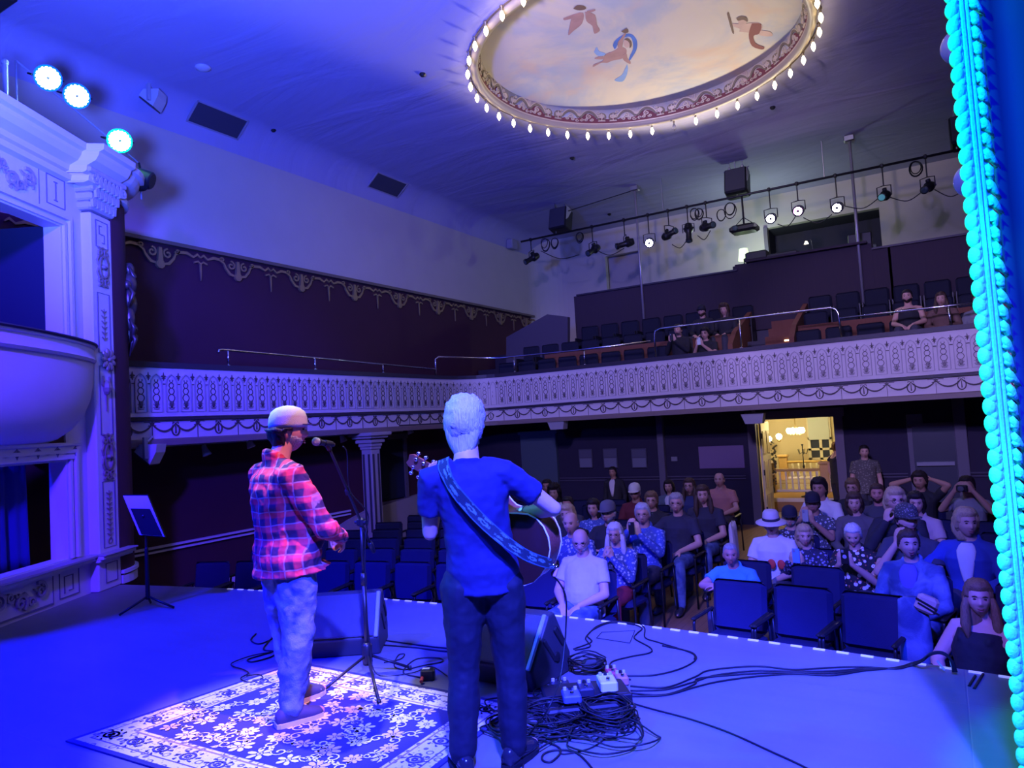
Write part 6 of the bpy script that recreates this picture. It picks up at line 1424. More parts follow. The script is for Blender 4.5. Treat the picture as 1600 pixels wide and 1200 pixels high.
# floor boxes, pedals
def pedal(u, v, sz, col, label, ang=.4, z=.0, knobs=3):
    p = on_z(u, v, z); t = thing('effects_pedal', label, 'pedal', (p.x, p.y, z), ang, 'effects pedals on the stage')
    MB().cbox((0, 0, sz[2]/2+.004), sz, .008).build('enclosure', col, t)
    for k in range(knobs): MB().lathe([(.011, 0), (.010, .016), (.004, .017)], (-sz[0]*.3+k*sz[0]*.6/max(1, knobs-1), sz[1]*.28, sz[2]+.004), 10).build('knob', black if k % 2 else white_plastic, t)
    MB().lathe([(.012, 0), (.012, .010), (.009, .018), (.002, .019)], (0, -sz[1]*.28, sz[2]+.004), 10).build('footswitch', chrome, t); return t
pb_ = thing('pedalboard', 'dark slatted pedalboard in the middle of the cable tangle', 'pedalboard', on_z(915, 1092, 0)+Vector((0, 0, 0)), math.radians(36))
MB().cbox((0, 0, .035), (.50, .24, .05), .01).build('board', mat('board_dark', (.010, .010, .016), .5), pb_); MB().cbox((.0, -.13, .03), (.50, .03, .06), .006).build('front_rail', black_metal, pb_)
red_m = mat('pedal_red', (.55, .06, .06), .35); wh_m = mat('pedal_white', (.75, .75, .75), .35); bl_m = mat('pedal_blue', (.10, .13, .4), .35); bk_m = mat('pedal_black', (.03, .03, .04), .35)
pedal(957, 1060, (.075, .12, .05), red_m, 'red effects pedal at the far end of the cable tangle', .6, .0); pedal(972, 1068, (.07, .11, .05), mat('pedal_rose', (.6, .22, .25), .4), 'rose-coloured pedal beside the red one', .6, 0.)
pedal(949, 1076, (.10, .16, .06), wh_m, 'white effects pedal beside the red pedals', .6, .06); pedal(915, 1085, (.09, .13, .05), bk_m, 'black pedal in the middle of the pedalboard', .6, .06); pedal(893, 1095, (.10, .13, .045), bl_m, 'blue-grey pedal at the near end of the pedalboard', .6, .06); pedal(875, 1080, (.12, .10, .05), bk_m, 'black pedal in the cables nearest the wedge monitor', .6, 0.)
tag(MB().cbox(on_z(911, 1110, .03), (.42, .06, .05), .012, rot=math.radians(38)).build('power_strip', black), 'long black power strip lying across the cable tangle', 'power strip')
p = on_z(669, 1062, 0); t = thing('tuner_box', 'small black box with a red plug on the far edge of the rug', 'box', p, .5); MB().cbox((0, 0, .035), (.09, .07, .07), .008).build('case', black, t); MB().cbox((-.01, 0, .072), (.05, .03, .006), .002).build('panel', paper, t); MB().tube([(-.03, -.05, .03), (-.03, -.09, .02)], .012, 8).build('plug', red_m, t)
p = on_z(925, 1050, .0); tag(MB().cbox((p.x, p.y, .05), (.13, .07, .07), .02, rot=.5).build('adapter', black), 'black power adapter inside the coil of cable', 'adapter')
def cable(label, pts, r_=.0055, m_=None, z=.006, name='cable', raw=None):
    P = raw if raw else [on_z(u, v, z) for u, v in pts]; return tag(MB().tube(smoothpath(P, 8), r_, 6).build(name, m_ or rubber, smooth=True), label, 'cable')
cable('black cable looping from the pedals out to the stage lip and back', [(985, 1062), (958, 1050), (955, 1035), (985, 1026), (1015, 1020), (1016, 1012), (992, 998), (995, 990), (1003, 982), (990, 976), (955, 973), (930, 982), (918, 993), (924, 1003), (896, 1014)])
cable('paler cable running beside the loop along the stage lip', [(1085, 1030), (1080, 1020), (1030, 1004), (1008, 996), (1004, 978), (960, 971), (934, 978), (920, 990), (915, 998), (922, 1010), (898, 1016)])
cable('cable curving from the pedals to a loop right of centre', [(975, 1056), (1020, 1055), (1060, 1046), (1085, 1033), (1086, 1023), (1070, 1016), (1035, 1009)])
for i, (o, l) in enumerate((((0, 0), 'uppermost black cable of the bundle crossing the stage to the right'), ((2, 9), 'second cable of the bundle crossing the stage to the right'), ((-4, 14), 'third cable of the bundle crossing the stage'), ((3, 20), 'lowest black cable of the bundle crossing the stage to the right'))):
    a, c = o; b0 = [(985, 1072+c*.8), (1040, 1072+c*.8+(-1)**i*2), (1085, 1058+c*.8), (1110+a*4, 1047+c*.9), (1180, 1041+c*.8), (1240, 1046+c*.35), (1300, 1043+c*.6), (1350, 1042+c*.3), (1400, 1045-c*.1), (1425, 1040-c*.2)]
    raw = [on_z(u, v, .006) for u, v in b0]+[on_y(u, v, 5.02) for u, v in ((1440, 1034-i), (1453, 1024-i), (1468, 1021-i), (1480, 1026-i), (1487+i, 1036), (1489+i*2, 1050))]
    cable(l, None, .0055, raw=raw)
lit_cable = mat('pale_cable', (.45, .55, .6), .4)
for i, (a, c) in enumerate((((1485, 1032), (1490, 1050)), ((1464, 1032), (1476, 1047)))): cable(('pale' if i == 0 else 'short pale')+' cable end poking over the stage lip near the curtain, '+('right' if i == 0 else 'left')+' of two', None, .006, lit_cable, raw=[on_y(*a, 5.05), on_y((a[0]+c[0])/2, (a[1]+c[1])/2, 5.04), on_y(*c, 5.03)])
cable('thin cable running off to the lower right corner of the stage', [(985, 1098), (1020, 1108), (1080, 1124), (1140, 1145), (1200, 1172), (1260, 1200), (1300, 1225)], .005)
cable('black cable with a loop lying on the stage floor near the guitarist\'s boot', [(800, 1130), (830, 1150), (868, 1165), (876, 1175), (862, 1190), (848, 1188), (850, 1178), (870, 1172), (900, 1176), (925, 1200), (935, 1220)])
cable('thin cable curving from the tangle back to the floor loop', [(945, 1155), (920, 1170), (880, 1178), (874, 1170)], .004)
cable('black cables trailing from the low monitor towards the guitarist', [(598, 1000), (640, 1006), (690, 1012), (740, 1016), (790, 1022)])
cable('second cable trailing from the low monitor towards the guitarist', [(600, 1008), (650, 1012), (690, 1017), (735, 1020), (775, 1030)])
cable('coiled cable on the floor left of the singer', [(400, 990), (392, 1000), (405, 1006), (425, 998), (432, 990), (418, 1004), (412, 1015), (430, 1018), (424, 1026), (395, 1034), (388, 1030), (420, 1020), (440, 1012)])
cable('long thin cable curving onto the left edge of the rug', [(428, 1018), (395, 1024), (366, 1034), (362, 1040), (380, 1046), (388, 1052), (376, 1060), (390, 1066), (410, 1060), (404, 1054), (385, 1056)], .004, z=.012)
cable('loops of cable beside the right leg of the microphone stand', [(600, 1035), (625, 1030), (632, 1022), (622, 1024), (616, 1040), (632, 1046), (660, 1040), (690, 1034), (685, 1028), (650, 1030), (630, 1050), (655, 1058), (668, 1060)], .0045)
tg_ = MB(); rg = random.Random(21)
for k in range(34):
    c = on_z(rg.uniform(812, 958), rg.uniform(1092, 1150), .01); r0 = rg.uniform(.10, .26); ph = rg.uniform(0, 6); pts = []
    for i in range(12): a = ph+i*2*PI/11*rg.uniform(.95, 1.05); rr = r0*rg.uniform(.7, 1.25); pts.append(Vector((c.x+rr*math.cos(a), c.y+rr*.75*math.sin(a), .008+rg.uniform(0, .035))))
    tg_.tube(smoothpath(pts, 5), .0048, 5)
for (u, v, r0, n_) in ((918, 1048, .12, 7), (950, 1125, .15, 8), (950, 1122, .13, 6), (860, 1130, .2, 6)):
    c = on_z(u, v, 0)
    for k in range(n_): rr = r0*rg.uniform(.85, 1.12); z0 = .012+.012*k; ph = rg.uniform(0, 6); tg_.tube([(c.x+rg.uniform(-.01, .01)+rr*math.cos(ph+2*PI*i/20), c.y+rr*.9*math.sin(ph+2*PI*i/20), z0+.01*math.sin(3*2*PI*i/20+k)) for i in range(20)], .005, 5, closed=True)
tag(tg_.build('cable_tangle', rubber, smooth=True), 'big tangle of black cables heaped round the pedals', 'cables', kind='stuff')
gq = [GP+Matrix.Rotation(GH, 3, 'Z')@v for v in (E-ax*.04, E-ax*.09+Vector((.01, 0, .0)))]; dpt = (gq[1]-CAMP).dot(_f); q3 = lambda u, v, d_=0: CAMP+ray(u, v)*(dpt+d_)
cable('guitar cable hanging from the guitar down to the floor', None, .0048, raw=[gq[0], q3(862, 897), q3(872, 908, .05), q3(882, 925, .08), q3(885, 945, .1), q3(884, 985, .12), q3(882, 1010, .1), q3(875, 1060, 0), q3(855, 1110, -.15), on_z(826, 1150, .02), on_z(820, 1180, .006), on_z(815, 1215, .006)])
tag(MB().tube([gq[0]-(gq[1]-gq[0]).normalized()*.0, q3(866, 901)], .009, 8).build('jack_plug', mat('jack_rose', (.55, .25, .30), .4)), 'rose-coloured jack plug at the end of the guitar', 'plug')
t = thing('floor_hatch', 'flush rectangular hatch in the stage floor near the lip', 'hatch', on_z(968, 993, .001))
pA = [on_z(u, v, .002)-t.location for u, v in ((940, 988), (992, 985), (984, 1005), (932, 997))]; MB().tube(pA, .004, 4, closed=True).build('hatch_edge', black, t)
for i, (a, c) in enumerate((((1524, 1056), (1514, 1072)), ((1536, 1053), (1522, 1076)))): tag(MB().tube([on_z(*a, .003), on_z(*c, .003)], .008, 6).build('floor_slot', black), 'dark slot in the stage floor near the lip, '+('left' if i == 0 else 'right')+' of a pair', 'slot')

# ================================================================== STAGE CURTAIN AT THE RIGHT
CY = 3.35
t = thing('stage_curtain', 'dark blue stage curtain with a ruffled fringe edge at the far right', 'curtain', (.20, CY, 0))
rows = []; nn_ = 80
for z in (-.0, 1.2, 2.4, 3.6, 4.8, 6.2): rows.append([Vector((.07+2.4*i/nn_, .06*math.sin(i*.62)+.03*math.sin(i*.27+z*.2)+.02, z)) for i in range(nn_+1)])
m_ = MB(); n1 = nn_+1; m_.add([p for r_ in rows for p in r_], [(j*n1+i, j*n1+i+1, (j+1)*n1+i+1, (j+1)*n1+i) for j in range(5) for i in range(nn_)]); o = m_.build('drape', stage_curtain, t, True); d = o.modifiers.new('s', 'SOLIDIFY'); d.thickness = .02
trm = mat('fringe_aqua', (.12, .66, .36), .7, bump=.4, bscale=90); rg = random.Random(4)
tb = Vector((CR.x, CR.y, 0)).normalized(); tf = Vector((-CAMP.x-.2, -CY, 0)).normalized()
def tp(a, z, h): return tb*a+tf*h+Vector((0, 0, z))
TZ1 = 6.2
m_ = MB()
for a, r_ in ((-.004, .012), (.016, .010), (-.022, .009)): m_.tube([tp(a, z*.31, .015) for z in range(0, 21)], r_, 8)
m_.prism([tp(-.045, 0, 0), tp(.045, 0, 0), tp(.045, TZ1, 0), tp(-.045, TZ1, 0)], tf*.008); m_.build('braid', trm, t, True, auto=True)
m_ = MB(); k = 0; z = .02
while z < TZ1:
    m_.ball(tp(-.043, z, .006), (.024, .020, .037), 12, 8); m_.ball(tp(-.030, z+.03, .014), (.016, .014, .02), 8, 6); z += .066
m_.build('ruffle', trm, t, True)
m_ = MB(); z = .02
while z < TZ1:
    w_ = rg.uniform(.8, 1.15); m_.tube([tp(.030, z+.05, .010), tp(.045, z+.03, .018), tp(.058*w_, z+.004, .012), tp(.078*w_, z-.022, .004)], [.016, .018, .012, .002], 6); m_.tube([tp(.028, z+.02, .014), tp(.05, z+.015+rg.uniform(-.01, .01), .02), tp(.062, z, .01)], [.01, .012, .003], 5); z += .062
m_.build('fringe', trm, t, True)
cglass = mat('globe_glass', (.75, .85, 1), .05, trans=.55, spec=.8)
for i, (u, v) in enumerate(((1499, 72), (1520, 281))):
    p = on_y(u, v, 5.15); t = thing('globe_lamp', 'clear glass globe lamp half hidden behind the curtain fringe, %s of the two' % ('upper' if i == 0 else 'lower'), 'lamp', p)
    MB().ball((0, 0, 0), .105, 20, 14).build('globe', cglass, t, True); MB().lathe([(.03, 0), (.045, .02), (.045, .06), (.02, .08)], (0.09, 0, 0), 12, Matrix(((0, 0, 1), (0, 1, 0), (-1, 0, 0)))).build('socket', brass, t, True); MB().ball((.02, 0, 0), .03, 8, 6).build('bulb', mat('dead_bulb', (.6, .6, .6), .3), t, True)
struct(MB().box((.85, 5.2, 3.2), (.9, .2, 8.2)).build('wall_proscenium_right', mat('proscenium_dim', (.35, .3, .33), .6)))
# ================================================================== THE AUDIENCE
def seatpos(u, v, r_=None, ztgt=.36):
    best = None
    for r in (range(0, 9) if r_ is None else [r_]):
        Y = 8.
        for _ in range(25):
            p = on_y(u, v, Y); Y = .5*Y+.5*(rowY(p.x, r)-.22)
        p = on_y(u, v, Y); e = abs(p.z-ztgt)
        if best is None or e < best[0]: best = (e, r, p)
    return best[1], best[2]
BLK = cloth('black', (.022, .022, .028)); WHT = cloth('white', (.62, .60, .62)); NVY = cloth('navy', (.03, .04, .12)); GRY = cloth('grey', (.22, .22, .25)); JEAN = denim
KHK = cloth('dark_trousers', (.05, .05, .07))
PEOPLE = [
 (907, 846, 0, dict(label='man with grey beard and glasses in pale lilac short-sleeved shirt, front row by the aisle', top=cloth('lilac', (.50, .46, .56)), hair=('bald', 'grey'), beard='grey', glasses=True, pants=JEAN, pose='lap', bulk=1.1, belly=.04, head=(.35, -.25))),
 (961, 835, 1, dict(label='woman with long white hair in blue patterned wrap and red trousers, hands at her chin', kind='f', top=fpat('blue_kimono', (.06, .09, .26), (.45, .5, .6), (.15, .2, .5)), sleeve='long', hair=('long', 'white'), pants=cloth('red_trousers', (.30, .02, .03)), pose='hands', glasses=True, head=(.2, -.12))),
 (892, 818, 1, dict(label='balding older man in blue patterned shirt behind the lilac-shirted man', top=fpat('blue_leaf', (.05, .08, .28), (.42, .48, .62), (.10, .16, .45)), hair=('bald', 'grey'), pants=KHK, head=(.1, -.05))),
 (1004, 804, 2, dict(label='grey-haired man in blue shirt holding a phone to his chin', top=fpat('royal_floral', (.05, .09, .36), (.22, .30, .6), (.12, .18, .5)), sleeve='long', hair=('short', 'silver'), glasses=True, pose='phoneup', pants=KHK, head=(.25, -.05))),
 (887, 805, 2, dict(label='woman with short blond hair behind the balding man', kind='f', top=BLK, sleeve='long', hair=('bob', 'blond'), pants=KHK)),
 (950, 802, 2, dict(label='goateed man in grey cap and black shirt, arms folded', top=BLK, sleeve='short', hair=('short', 'grey'), hat=(cloth('cap_grey', (.12, .12, .14)), 'cap'), beard='grey', pose='fold', bulk=1.1, pants=KHK)),
 (927, 795, 3, dict(label='dark-haired woman in blue patterned blouse left of the man in the grey cap', kind='f', top=fpat('blue_batik', (.06, .10, .28), (.3, .38, .55), (.12, .2, .42)), sleeve='long', hair=('bob', 'dark'), pants=KHK, head=(.1, 0))),
 (887, 789, 4, dict(label='ruddy-faced man with dark hair in dark shirt behind the blond woman', top=KHK, skin=skin_c, hair=('short', 'dark'), pants=KHK)),
 (1057, 787, 3, dict(label='grey-haired man with glasses in dark polo leaning on his lap at the aisle', top=cloth('dark_polo', (.03, .03, .05)), hair=('short', 'grey'), glasses=True, pose='side', pants=JEAN, head=(.2, -.05))),
 (1018, 783, 4, dict(label='smiling woman with short grey hair and glasses in lettered black tee', kind='f', top=BLK, hair=('full', 'lightbrown'), glasses=True, pants=KHK, head=(.2, 0))),
 (1098, 774, 4, dict(label='woman with long brown hair in dark polo and jeans at the aisle', kind='f', top=cloth('dark_polo', (.03, .03, .05)), hair=('long', 'brown'), pants=JEAN, head=(.3, -.02))),
 (992, 770, 5, dict(label='man in white cap and maroon shirt', top=cloth('maroon', (.14, .02, .03)), sleeve='long', hair=('short', 'grey'), hat=(cloth('cap_white', (.66, .62, .56)), 'cap'), glasses=True, pants=KHK, bulk=1.1, head=(.1, -.1))),
 (866, 771, 5, dict(label='dark-haired woman in white top behind the guitarist\'s elbow', kind='f', top=WHT, hair=('curly', 'dark'), pants=KHK)),
 (855, 761, 6, dict(label='dim figure in dark clothes just behind the woman in the white top', top=BLK, hair=('short', 'dark'), pants=KHK, skin=skin_b)),
 (1045, 761, 7, dict(label='dark-haired woman in grey cardigan over a white top', kind='f', top=cloth('teal_grey', (.10, .13, .16)), inner=WHT, sleeve='long', hair=('bob', 'dark'), pants=KHK)),
 (1077, 760, 6, dict(label='woman with long dark hair and glasses in dark v-neck near the back', kind='f', top=NVY, sleeve='long', hair=('long', 'brown'), glasses=True, pants=KHK)),
 (1124, 750, 7, dict(label='bald man in salmon shirt with his arm over a chair back by the aisle', top=cloth('salmon', (.45, .20, .17)), hair=('bald', 'brown'), pants=KHK, pose='side', bulk=1.1)),
 (1150, 858, 1, dict(label='bald man in bright blue t-shirt leaning on the front-row chair backs', top=cloth('bright_blue', (.07, .36, .68)), hair=('crop', 'grey'), pants=KHK, pose='lean', bulk=1.08, belly=.03, head=(.35, -.05), skin=skin_c)),
 (1205, 818, 2, dict(label='man in wide sun hat and white shirt with red print', top=WHT, hair=('short', 'grey'), hat=(cloth('straw', (.52, .46, .44)), 'sunhat'), pants=KHK, bulk=1.1, extra=dict(band=cloth('hatband', (.03, .025, .05))), head=(.3, -.1))),
 (1234, 809, 3, dict(label='man with white beard, dark cap and glasses behind the sun hat', top=fpat('dark_floral', (.03, .03, .05), (.4, .4, .45), (.1, .1, .2)), hair=('short', 'grey'), hat=(cloth('cap_dark', (.015, .016, .03)), 'cap'), beard='grey', glasses=True, pants=KHK, head=(.3, -.05))),
 (1257, 838, 2, dict(label='blond woman in dark floral top filming with a pale blue phone', kind='f', top=fpat('dark_blue_floral', (.02, .02, .05), (.25, .25, .4), (.06, .06, .14)), sleeve='long', hair=('bob', 'blond'), pose='phone', pants=KHK, head=(.45, -.05))),
 (1270, 787, 4, dict(label='person in dark cap and patterned shirt raising a phone to the face', top=fpat('grey_floral', (.06, .07, .10), (.5, .52, .56), (.2, .22, .28)), hair=('short', 'dark'), hat=(cloth('cap_dark', (.015, .016, .03)), 'cap'), pose='phoneup', pants=KHK, skin=skin_b, head=(.2, 0))),
 (1280, 764, 5, dict(label='dark-haired man in white shirt in front of the lobby doorway', top=WHT, hair=('full', 'dark'), skin=skin_b, pants=KHK)),
 (1335, 787, 4, dict(label='smiling woman with brown bob and grey-brown v-neck', kind='f', top=cloth('taupe', (.10, .09, .10)), sleeve='long', hair=('bob', 'brown'), pants=KHK, head=(.25, 0))),
 (1332, 763, 6, dict(label='person with light hair behind the smiling woman with the bob', kind='f', top=BLK, sleeve='long', hair=('full', 'lightbrown'), glasses=True, pants=KHK)),
 (1371, 772, 5, dict(label='bearded man in dark shirt right of the woman with the bob', top=KHK, hair=('short', 'brown'), beard='brown', pants=KHK, skin=skin_c, head=(.2, 0))),
 (1399, 783, 3, dict(label='person in glasses resting a hand on the cheek', kind='f', top=BLK, sleeve='long', hair=('bob', 'blond'), glasses=True, pose='chin', pants=KHK, head=(.5, 0))),
 (1431, 787, 4, dict(label='dark-haired woman in pink-beige top', kind='f', top=cloth('pink_beige', (.50, .36, .34)), sleeve='short', hair=('bob', 'dark'), pants=KHK, head=(.3, -.05))),
 (1417, 813, 2, dict(label='man in cap with sunglasses on the brim, chin on his hand', top=KHK, hair=('short', 'dark'), hat=(fpat('camo_cap', (.05, .05, .05), (.25, .22, .2), (.1, .1, .1), 60), 'cap'), pose='chin', beard='brown', pants=KHK, head=(.7, 0))),
 (1333, 837, 2, dict(label='older man in black and white floral shirt looking at a phone', top=fpat('black_floral', (.015, .015, .02), (.75, .72, .72), (.5, .12, .08), 16), hair=('short', 'white'), pose='phone', pants=KHK, bulk=1.1, belly=.03, head=(.2, -.3))),
 (1420, 851, 1, dict(label='woman with short brown hair in denim jacket over a blue top', kind='f', top=denim, inner=cloth('blue_top', (.10, .10, .36)), sleeve='long', hair=('short', 'brown'), pose='lap', pants=JEAN, bulk=1.12, belly=.03, head=(.45, .05))),
 (1510, 818, 2, dict(label='blond woman in royal blue cardigan over a white top', kind='f', top=cloth('royal', (.03, .06, .32)), inner=WHT, sleeve='long', hair=('bob', 'blond'), pose='side', pants=KHK, bulk=1.1, head=(.6, .02))),
 (1511, 760, 6, dict(label='man holding a camera to his eyes near the curtain', top=GRY, hair=('short', 'dark'), pose='camera', pants=KHK, skin=skin_b)),
 (1437, 752, 7, dict(label='dim person with hands behind the head near the dark door', top=BLK, hair=('full', 'dark'), pose='behind', pants=KHK, skin=skin_b)),
 (1527, 935, 0, dict(label='woman with long hair in black tank top sitting against the stage lip', kind='f', top=cloth('black_tank', (.012, .012, .02)), sleeve='tank', hair=('long', 'lightbrown'), pose='lap', pants=cloth('pale_skirt', (.42, .36, .42)), bulk=1.22, belly=.03, head=(.55, .03), collar=False)),
]
def cut(l, n):
    w = l.split()[:n]
    while w[-1].strip(',') in ('a', 'the', 'and', 'in', 'on', 'of', 'with', 'by', 'to', 'at', 'his', 'her', 'over', 'an', 'near', 'behind', 'dark', 'grey', 'white', 'short', 'long', 'black', 'blue', 'royal', 'small', 'just', 'pale', 'leaning'): w = w[:-1]
    return ' '.join(w).strip(',')
taken = {}; PH = []
for u, v, r0, k in PEOPLE:
    r_, p = seatpos(u, v, r0 if (u, v) not in () else None)
    if u == 1527: p = on_y(u, v, 5.75); r_ = 0
    sc_ = max(.90, min(1.14, (p.z-FL)/1.20)); yaw = PI+rowA(p.x)
    zoff = p.z-FL-1.20*sc_
    fw = Vector((-math.sin(yaw), math.cos(yaw), 0)); loc = Vector((p.x, p.y, FL+zoff))+fw*(.035*sc_)
    if k.get('pose') == 'lean': loc += Vector((0, 0, 0))
    if u == 1527: yaw = PI+math.radians(-28)
    d_ = dict(k); lab = d_.pop('label')
    if u == 1150: d_['joints'] = dict(N=(0, .06, 1.0), H=(0, .14, 1.17), sh=((-.18, .05, .94), (.18, .05, .94)), el=((-.30, .26, .84), (.30, .26, .84)), wr=((.05, .42, .88), (-.05, .44, .86)))
    if u == 1527: d_['joints'] = dict(el=((-.29, .06, .70), (.30, .02, .72)), wr=((-.04, .30, .62), (.10, .33, .62)), hd=((.5, .6, -.3), (-.6, .5, -.2)))
    t, M_ = human(lab, loc, yaw, scale=sc_, **d_)
    base = Vector((p.x, p.y, FL))-fw*.02
    taken.setdefault(r_, []).append((p.x, lab, base if u != 1527 else loc*1.0, yaw)); PH.append((u, t, M_, loc, yaw, sc_))
def wpos(u, local):
    for uu, t, M_, loc, yaw, s_ in PH:
        if uu == u: return loc+Matrix.Rotation(yaw, 3, 'Z')@(Vector(local)*s_), yaw
for u, l, mm in ((1004, 'dark phone held at the chin of the man in the blue shirt', black), (1257, 'pale blue phone held up by the blond woman', mat('phone_blue', (.15, .35, .7), .3)), (1270, 'pale phone raised by the person in the dark cap', mat('phone_grey', (.3, .33, .36), .3)), (1333, 'black phone with round pale badge held by the man in the floral shirt', black)):
    p, yw = wpos(u, (-.005, .33, 1.04 if u in (1257, 1333) else 1.10)); ph = phone(l, p, (-math.sin(yw), math.cos(yw), 0), 'phones held up in the audience', mm)
    if u == 1333: MB().lathe([(.002, .0), (.02, .0)], Vector((math.sin(yw)*-.006, math.cos(yw)*.006-.001, 0)), 14, aimbasis((-math.sin(yw), math.cos(yw), 0))).build('badge', mat('badge_pale', (.7, .65, .8), .5), ph)
p, yw = wpos(1511, (0, .20, 1.20)); t = thing('camera', 'black camera held up by the man near the curtain', 'camera', p, yw); MB().cbox((0, 0, 0), (.13, .06, .09), .012).build('body', black, t); MB().lathe([(.035, .03), (.038, .08), (.03, .085)], (0, 0, 0), 14, Matrix(((1, 0, 0), (0, 0, 1), (0, -1, 0)))).build('lens', mat('cam_lens', (.1, .1, .12), .05), t, True)
p, yw = wpos(1417, (0, .12, 1.265)); 
# red print on the white shirt, lettering on the black tee, white bracelet
def patch(u, local, mb_fn, m_, name):
    for uu, t, M_, loc, yaw, s_ in PH:
        if uu == u: mb = MB(); mb_fn(mb, Vector(local)); mb.build(name, m_, t, True); return
patch(1205, (-.07, .125, .80), lambda mb, c: (mb.ball(c+Vector((-.055, 0, 0)), (.042, .012, .05), 10, 8), mb.ball(c+Vector((.045, .004, 0)), (.045, .012, .052), 10, 8)), mat('red_print', (.55, .06, .04), .7), 'shirt_print')
def letters(mb, c):
    for k, pts in enumerate(([(0, 0), (0, .03), (.018, .03), (.018, .015), (0, .015)], [(0, 0), (.009, .03), (.018, 0)], [(0, .03), (.02, .03), (.01, .03), (.01, 0)], [(0, 0), (.009, .03), (.018, 0)])):
        mb.stroke([(.05-a-k*.028, b) for a, b in pts], .006, lambda a, b, h: c+Vector((a, h, b)), .004)
patch(1018, (0, .140, .83), letters, paper, 'shirt_lettering')
p, yw = wpos(1527, (-.05, .29, .63)); tag(MB().tube([p+Vector((.036*math.cos(2*PI*k/14), .02*math.sin(2*PI*k/14), .03*math.sin(2*PI*k/14))) for k in range(14)], .006, 6, closed=True).build('bracelet', steel, smooth=True), 'pale bracelet on the wrist of the woman at the stage lip', 'bracelet')
# chairs: one under everybody, empty ones between
proto = None; used = []; rowname = ['front', 'second', 'third', 'fourth', 'fifth', 'sixth', 'seventh', 'eighth', 'ninth']
def put_chair(x, y, yaw, label, r_):
    global proto
    if proto is None:
        proto = stall_chair(label); proto.location = (x, y, FL); proto.rotation_euler = (0, 0, yaw); proto['group'] = 'navy chairs in the stalls'
    else: dup(proto, (x, y, FL), yaw, label, 'navy chairs in the stalls')
for r_ in range(0, 8):
    occ = sorted(taken.get(r_, []))
    for x, lab, b_, yaw in occ:
        put_chair(b_.x, b_.y, yaw, 'navy chair under the '+cut(lab, 11), r_)
    for blk, xs in (('right', [-1.75+.55*k for k in range(6)]), ('left', [-3.28-.55*k for k in range(10)])):
        cnt = 0
        for x in xs:
            if blk == 'right' and x > .12*rowY(x, r_)-.35: continue
            if any(abs(x-q[0]) < .50 for q in occ): continue
            Y = rowY(x, r_)-.24; cnt += 1
            put_chair(x, Y, PI+rowA(x), 'empty navy chair, %s free seat from the aisle, %s row, %s block' % (ORD[cnt-1], rowname[r_], blk), r_)
# things left on chairs
p = Vector((-.05, rowY(-.05, 0)-.12, .04)); B = Matrix.Rotation(.2, 3, 'Z')
p = on_y(1425, 935, rowY(-.25, 0)-.10)
rr = []
for z, w_, d_ in ((.02, .06, .04), (.0, .10, .05), (-.15, .11, .06), (-.32, .12, .07), (-.48, .11, .06), (-.5, .08, .04)): rr.append([Vector((p.x+w_*math.cos(2*PI*j/14)*(1+.1*math.sin(5*j)), p.y-.04+d_*math.sin(2*PI*j/14), p.z+z)) for j in range(14)])
tag(MB().rings(rr).build('denim_garment', denim, smooth=True), 'blue denim garment hung over a front-row chair', 'jacket')
p = on_y(1448, 944, rowY(-.2, 0)-.18); t = thing('handbag', 'tan handbag with dark straps lying on the front-row chair back', 'bag', p); MB().cbox((0, 0, 0), (.15, .08, .13), .02, basis=Matrix.Rotation(.4, 3, 'Y')).build('bag_body', mat('tan_leather', (.42, .32, .26), .6), t); MB().cbox((0, -.042, .01), (.16, .008, .016), .003, basis=Matrix.Rotation(.55, 3, 'Y')).cbox((.01, -.042, -.025), (.16, .008, .014), .003, basis=Matrix.Rotation(.55, 3, 'Y')).build('strap', black, t)
p, yw = wpos(1098, (-.30, -.22, .80)); rr = []
for z, w_, d_ in ((.03, .09, .015), (.015, .14, .03), (-.06, .15, .04), (-.22, .13, .045), (-.42, .15, .05), (-.60, .12, .035)): rr.append([Vector((p.x+d_*math.cos(2*PI*j/24)*(1+.25*math.sin(j*2.1+z*4)), p.y+w_*math.sin(2*PI*j/24)*(1+.10*math.sin(j*1.3)), p.z+z+.03*math.sin(j*.8))) for j in range(24)])
tag(MB().rings(rr).build('white_jacket', WHT, smooth=True), 'white jacket hung over the chair of the woman in the dark polo', 'jacket')
p, yw = wpos(1004, (-.02, .33, .66)); t = thing('tote_bag', 'blue patterned bag with a pale flap on the lap of the man with the phone', 'bag', p, yw); MB().cbox((0, 0, -.06), (.30, .10, .20), .03).build('bag_body', fpat('royal_floral', (.05, .09, .36), (.22, .30, .6), (.12, .18, .5)), t); MB().cbox((0, .055, .03), (.28, .01, .09), .004).build('flap', mat('flap_pale', (.55, .5, .6), .7), t)
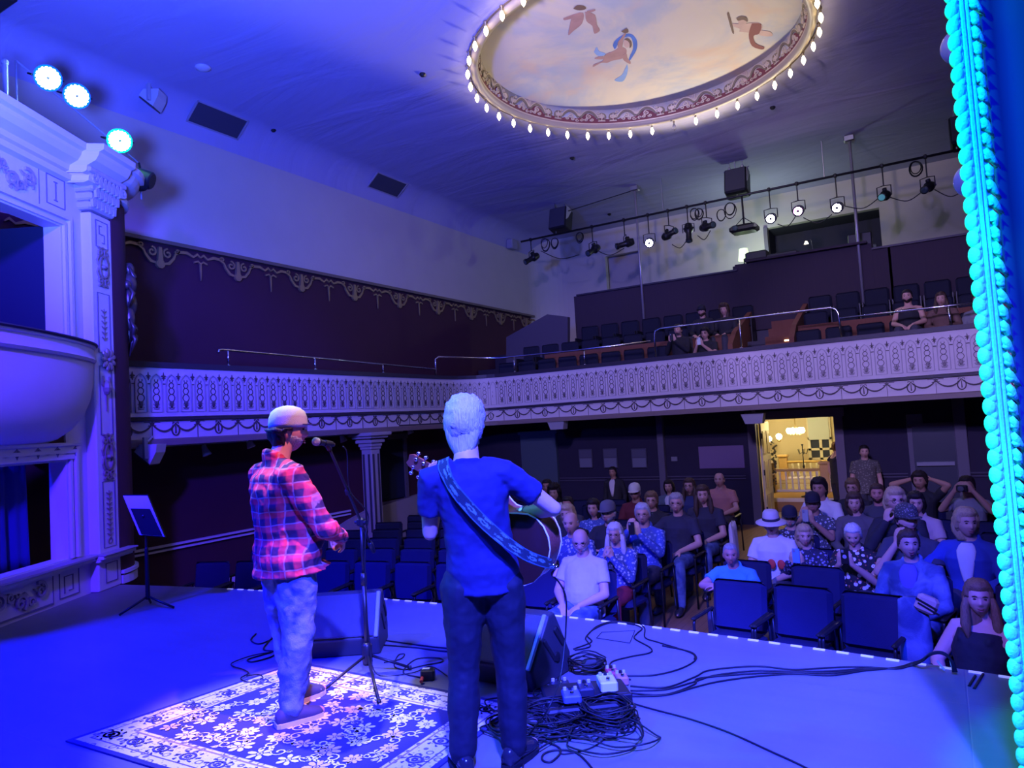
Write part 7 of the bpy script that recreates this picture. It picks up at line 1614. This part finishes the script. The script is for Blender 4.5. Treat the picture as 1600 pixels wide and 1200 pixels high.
# standing figures at the back
p = on_y(1350, 706, 15.3); human('dim man in patterned shirt standing against the back wall', (p.x, p.y, p.z-1.635), PI+.2, top=fpat('dim_floral', (.10, .09, .08), (.22, .2, .17), (.05, .05, .05)), hair=('short', 'dark'), pants=KHK, standing=True, group=None, bulk=1.1)
p = on_y(958, 738, 15.4); human('dim person in dark jacket and pale shirt standing near the posters', (p.x, p.y, p.z-1.635), PI, top=BLK, inner=WHT, sleeve='long', hair=('short', 'dark'), pants=KHK, standing=True, group=None, skin=skin_b)
p = on_y(1305, 699, 17.7); human('person in sleeveless dark top standing in the bright lobby', (p.x, p.y, p.z-1.635), -.9, kind='f', top=BLK, sleeve='tank', hair=('short', 'red'), pants=BLK, standing=True, group=None, joints=dict(el=((-.24, -.04, 1.12), (.25, .0, 1.12)), wr=((-.25, .05, .87), (.18, .24, 1.08))), collar=False)
# gallery audience
for u, v, Y, k in (
 (1059, 516, 14.95, dict(label='man in dark hoodie holding a phone in the front gallery row', top=BLK, sleeve='long', hair=('short', 'dark'), pose='phone', pants=JEAN)),
 (1101, 522, 14.95, dict(label='woman in black printed top and jeans holding a phone in the front gallery row', kind='f', top=BLK, sleeve='short', hair=('full', 'dark'), pose='phone', pants=JEAN, glasses=True)),
 (1096, 487, 15.85, dict(label='man in dark cap in the second gallery row', top=BLK, sleeve='long', hair=('short', 'dark'), hat=(cloth('cap_dark', (.015, .016, .03)), 'cap'), pants=KHK, beard='brown')),
 (1131, 485, 15.85, dict(label='person with long curly hair in the second gallery row', kind='f', top=BLK, sleeve='long', hair=('curly', 'brown'), pants=KHK)),
 (1417, 464, 14.95, dict(label='bearded man in black sleeveless shirt at the gallery rail', top=BLK, sleeve='tank', hair=('short', 'dark'), beard='dark', pants=KHK, bulk=1.12, collar=False)),
 (1470, 468, 14.95, dict(label='woman with long brown hair at the gallery rail beside the bearded man', kind='f', top=cloth('brown_top', (.16, .09, .07)), sleeve='long', hair=('long', 'brown'), pants=KHK)),
 (1527, 470, 15.0, dict(label='person in grey top and jeans in the gallery, half hidden by the curtain', kind='f', top=GRY, sleeve='long', hair=('bob', 'dark'), pants=JEAN))):
    p = on_y(u, v, Y); d_ = dict(k); lab = d_.pop('label')
    t, M_ = human(lab, (p.x, p.y-.03, p.z-1.20), PI-.1, group='audience in the gallery', **d_)
    if d_.get('pose') == 'phone':
        q = Vector((p.x, p.y-.03, p.z-1.2))+Matrix.Rotation(PI-.1, 3, 'Z')@Vector((0, .33, 1.03)); phone('phone held by the '+cut(lab, 9), q, (0, -1, 0), 'phones in the gallery', mat('phone_glow', (.4, .4, .5), .3, emit=(.4, .4, .6), estr=.2) if u == 1101 else black)
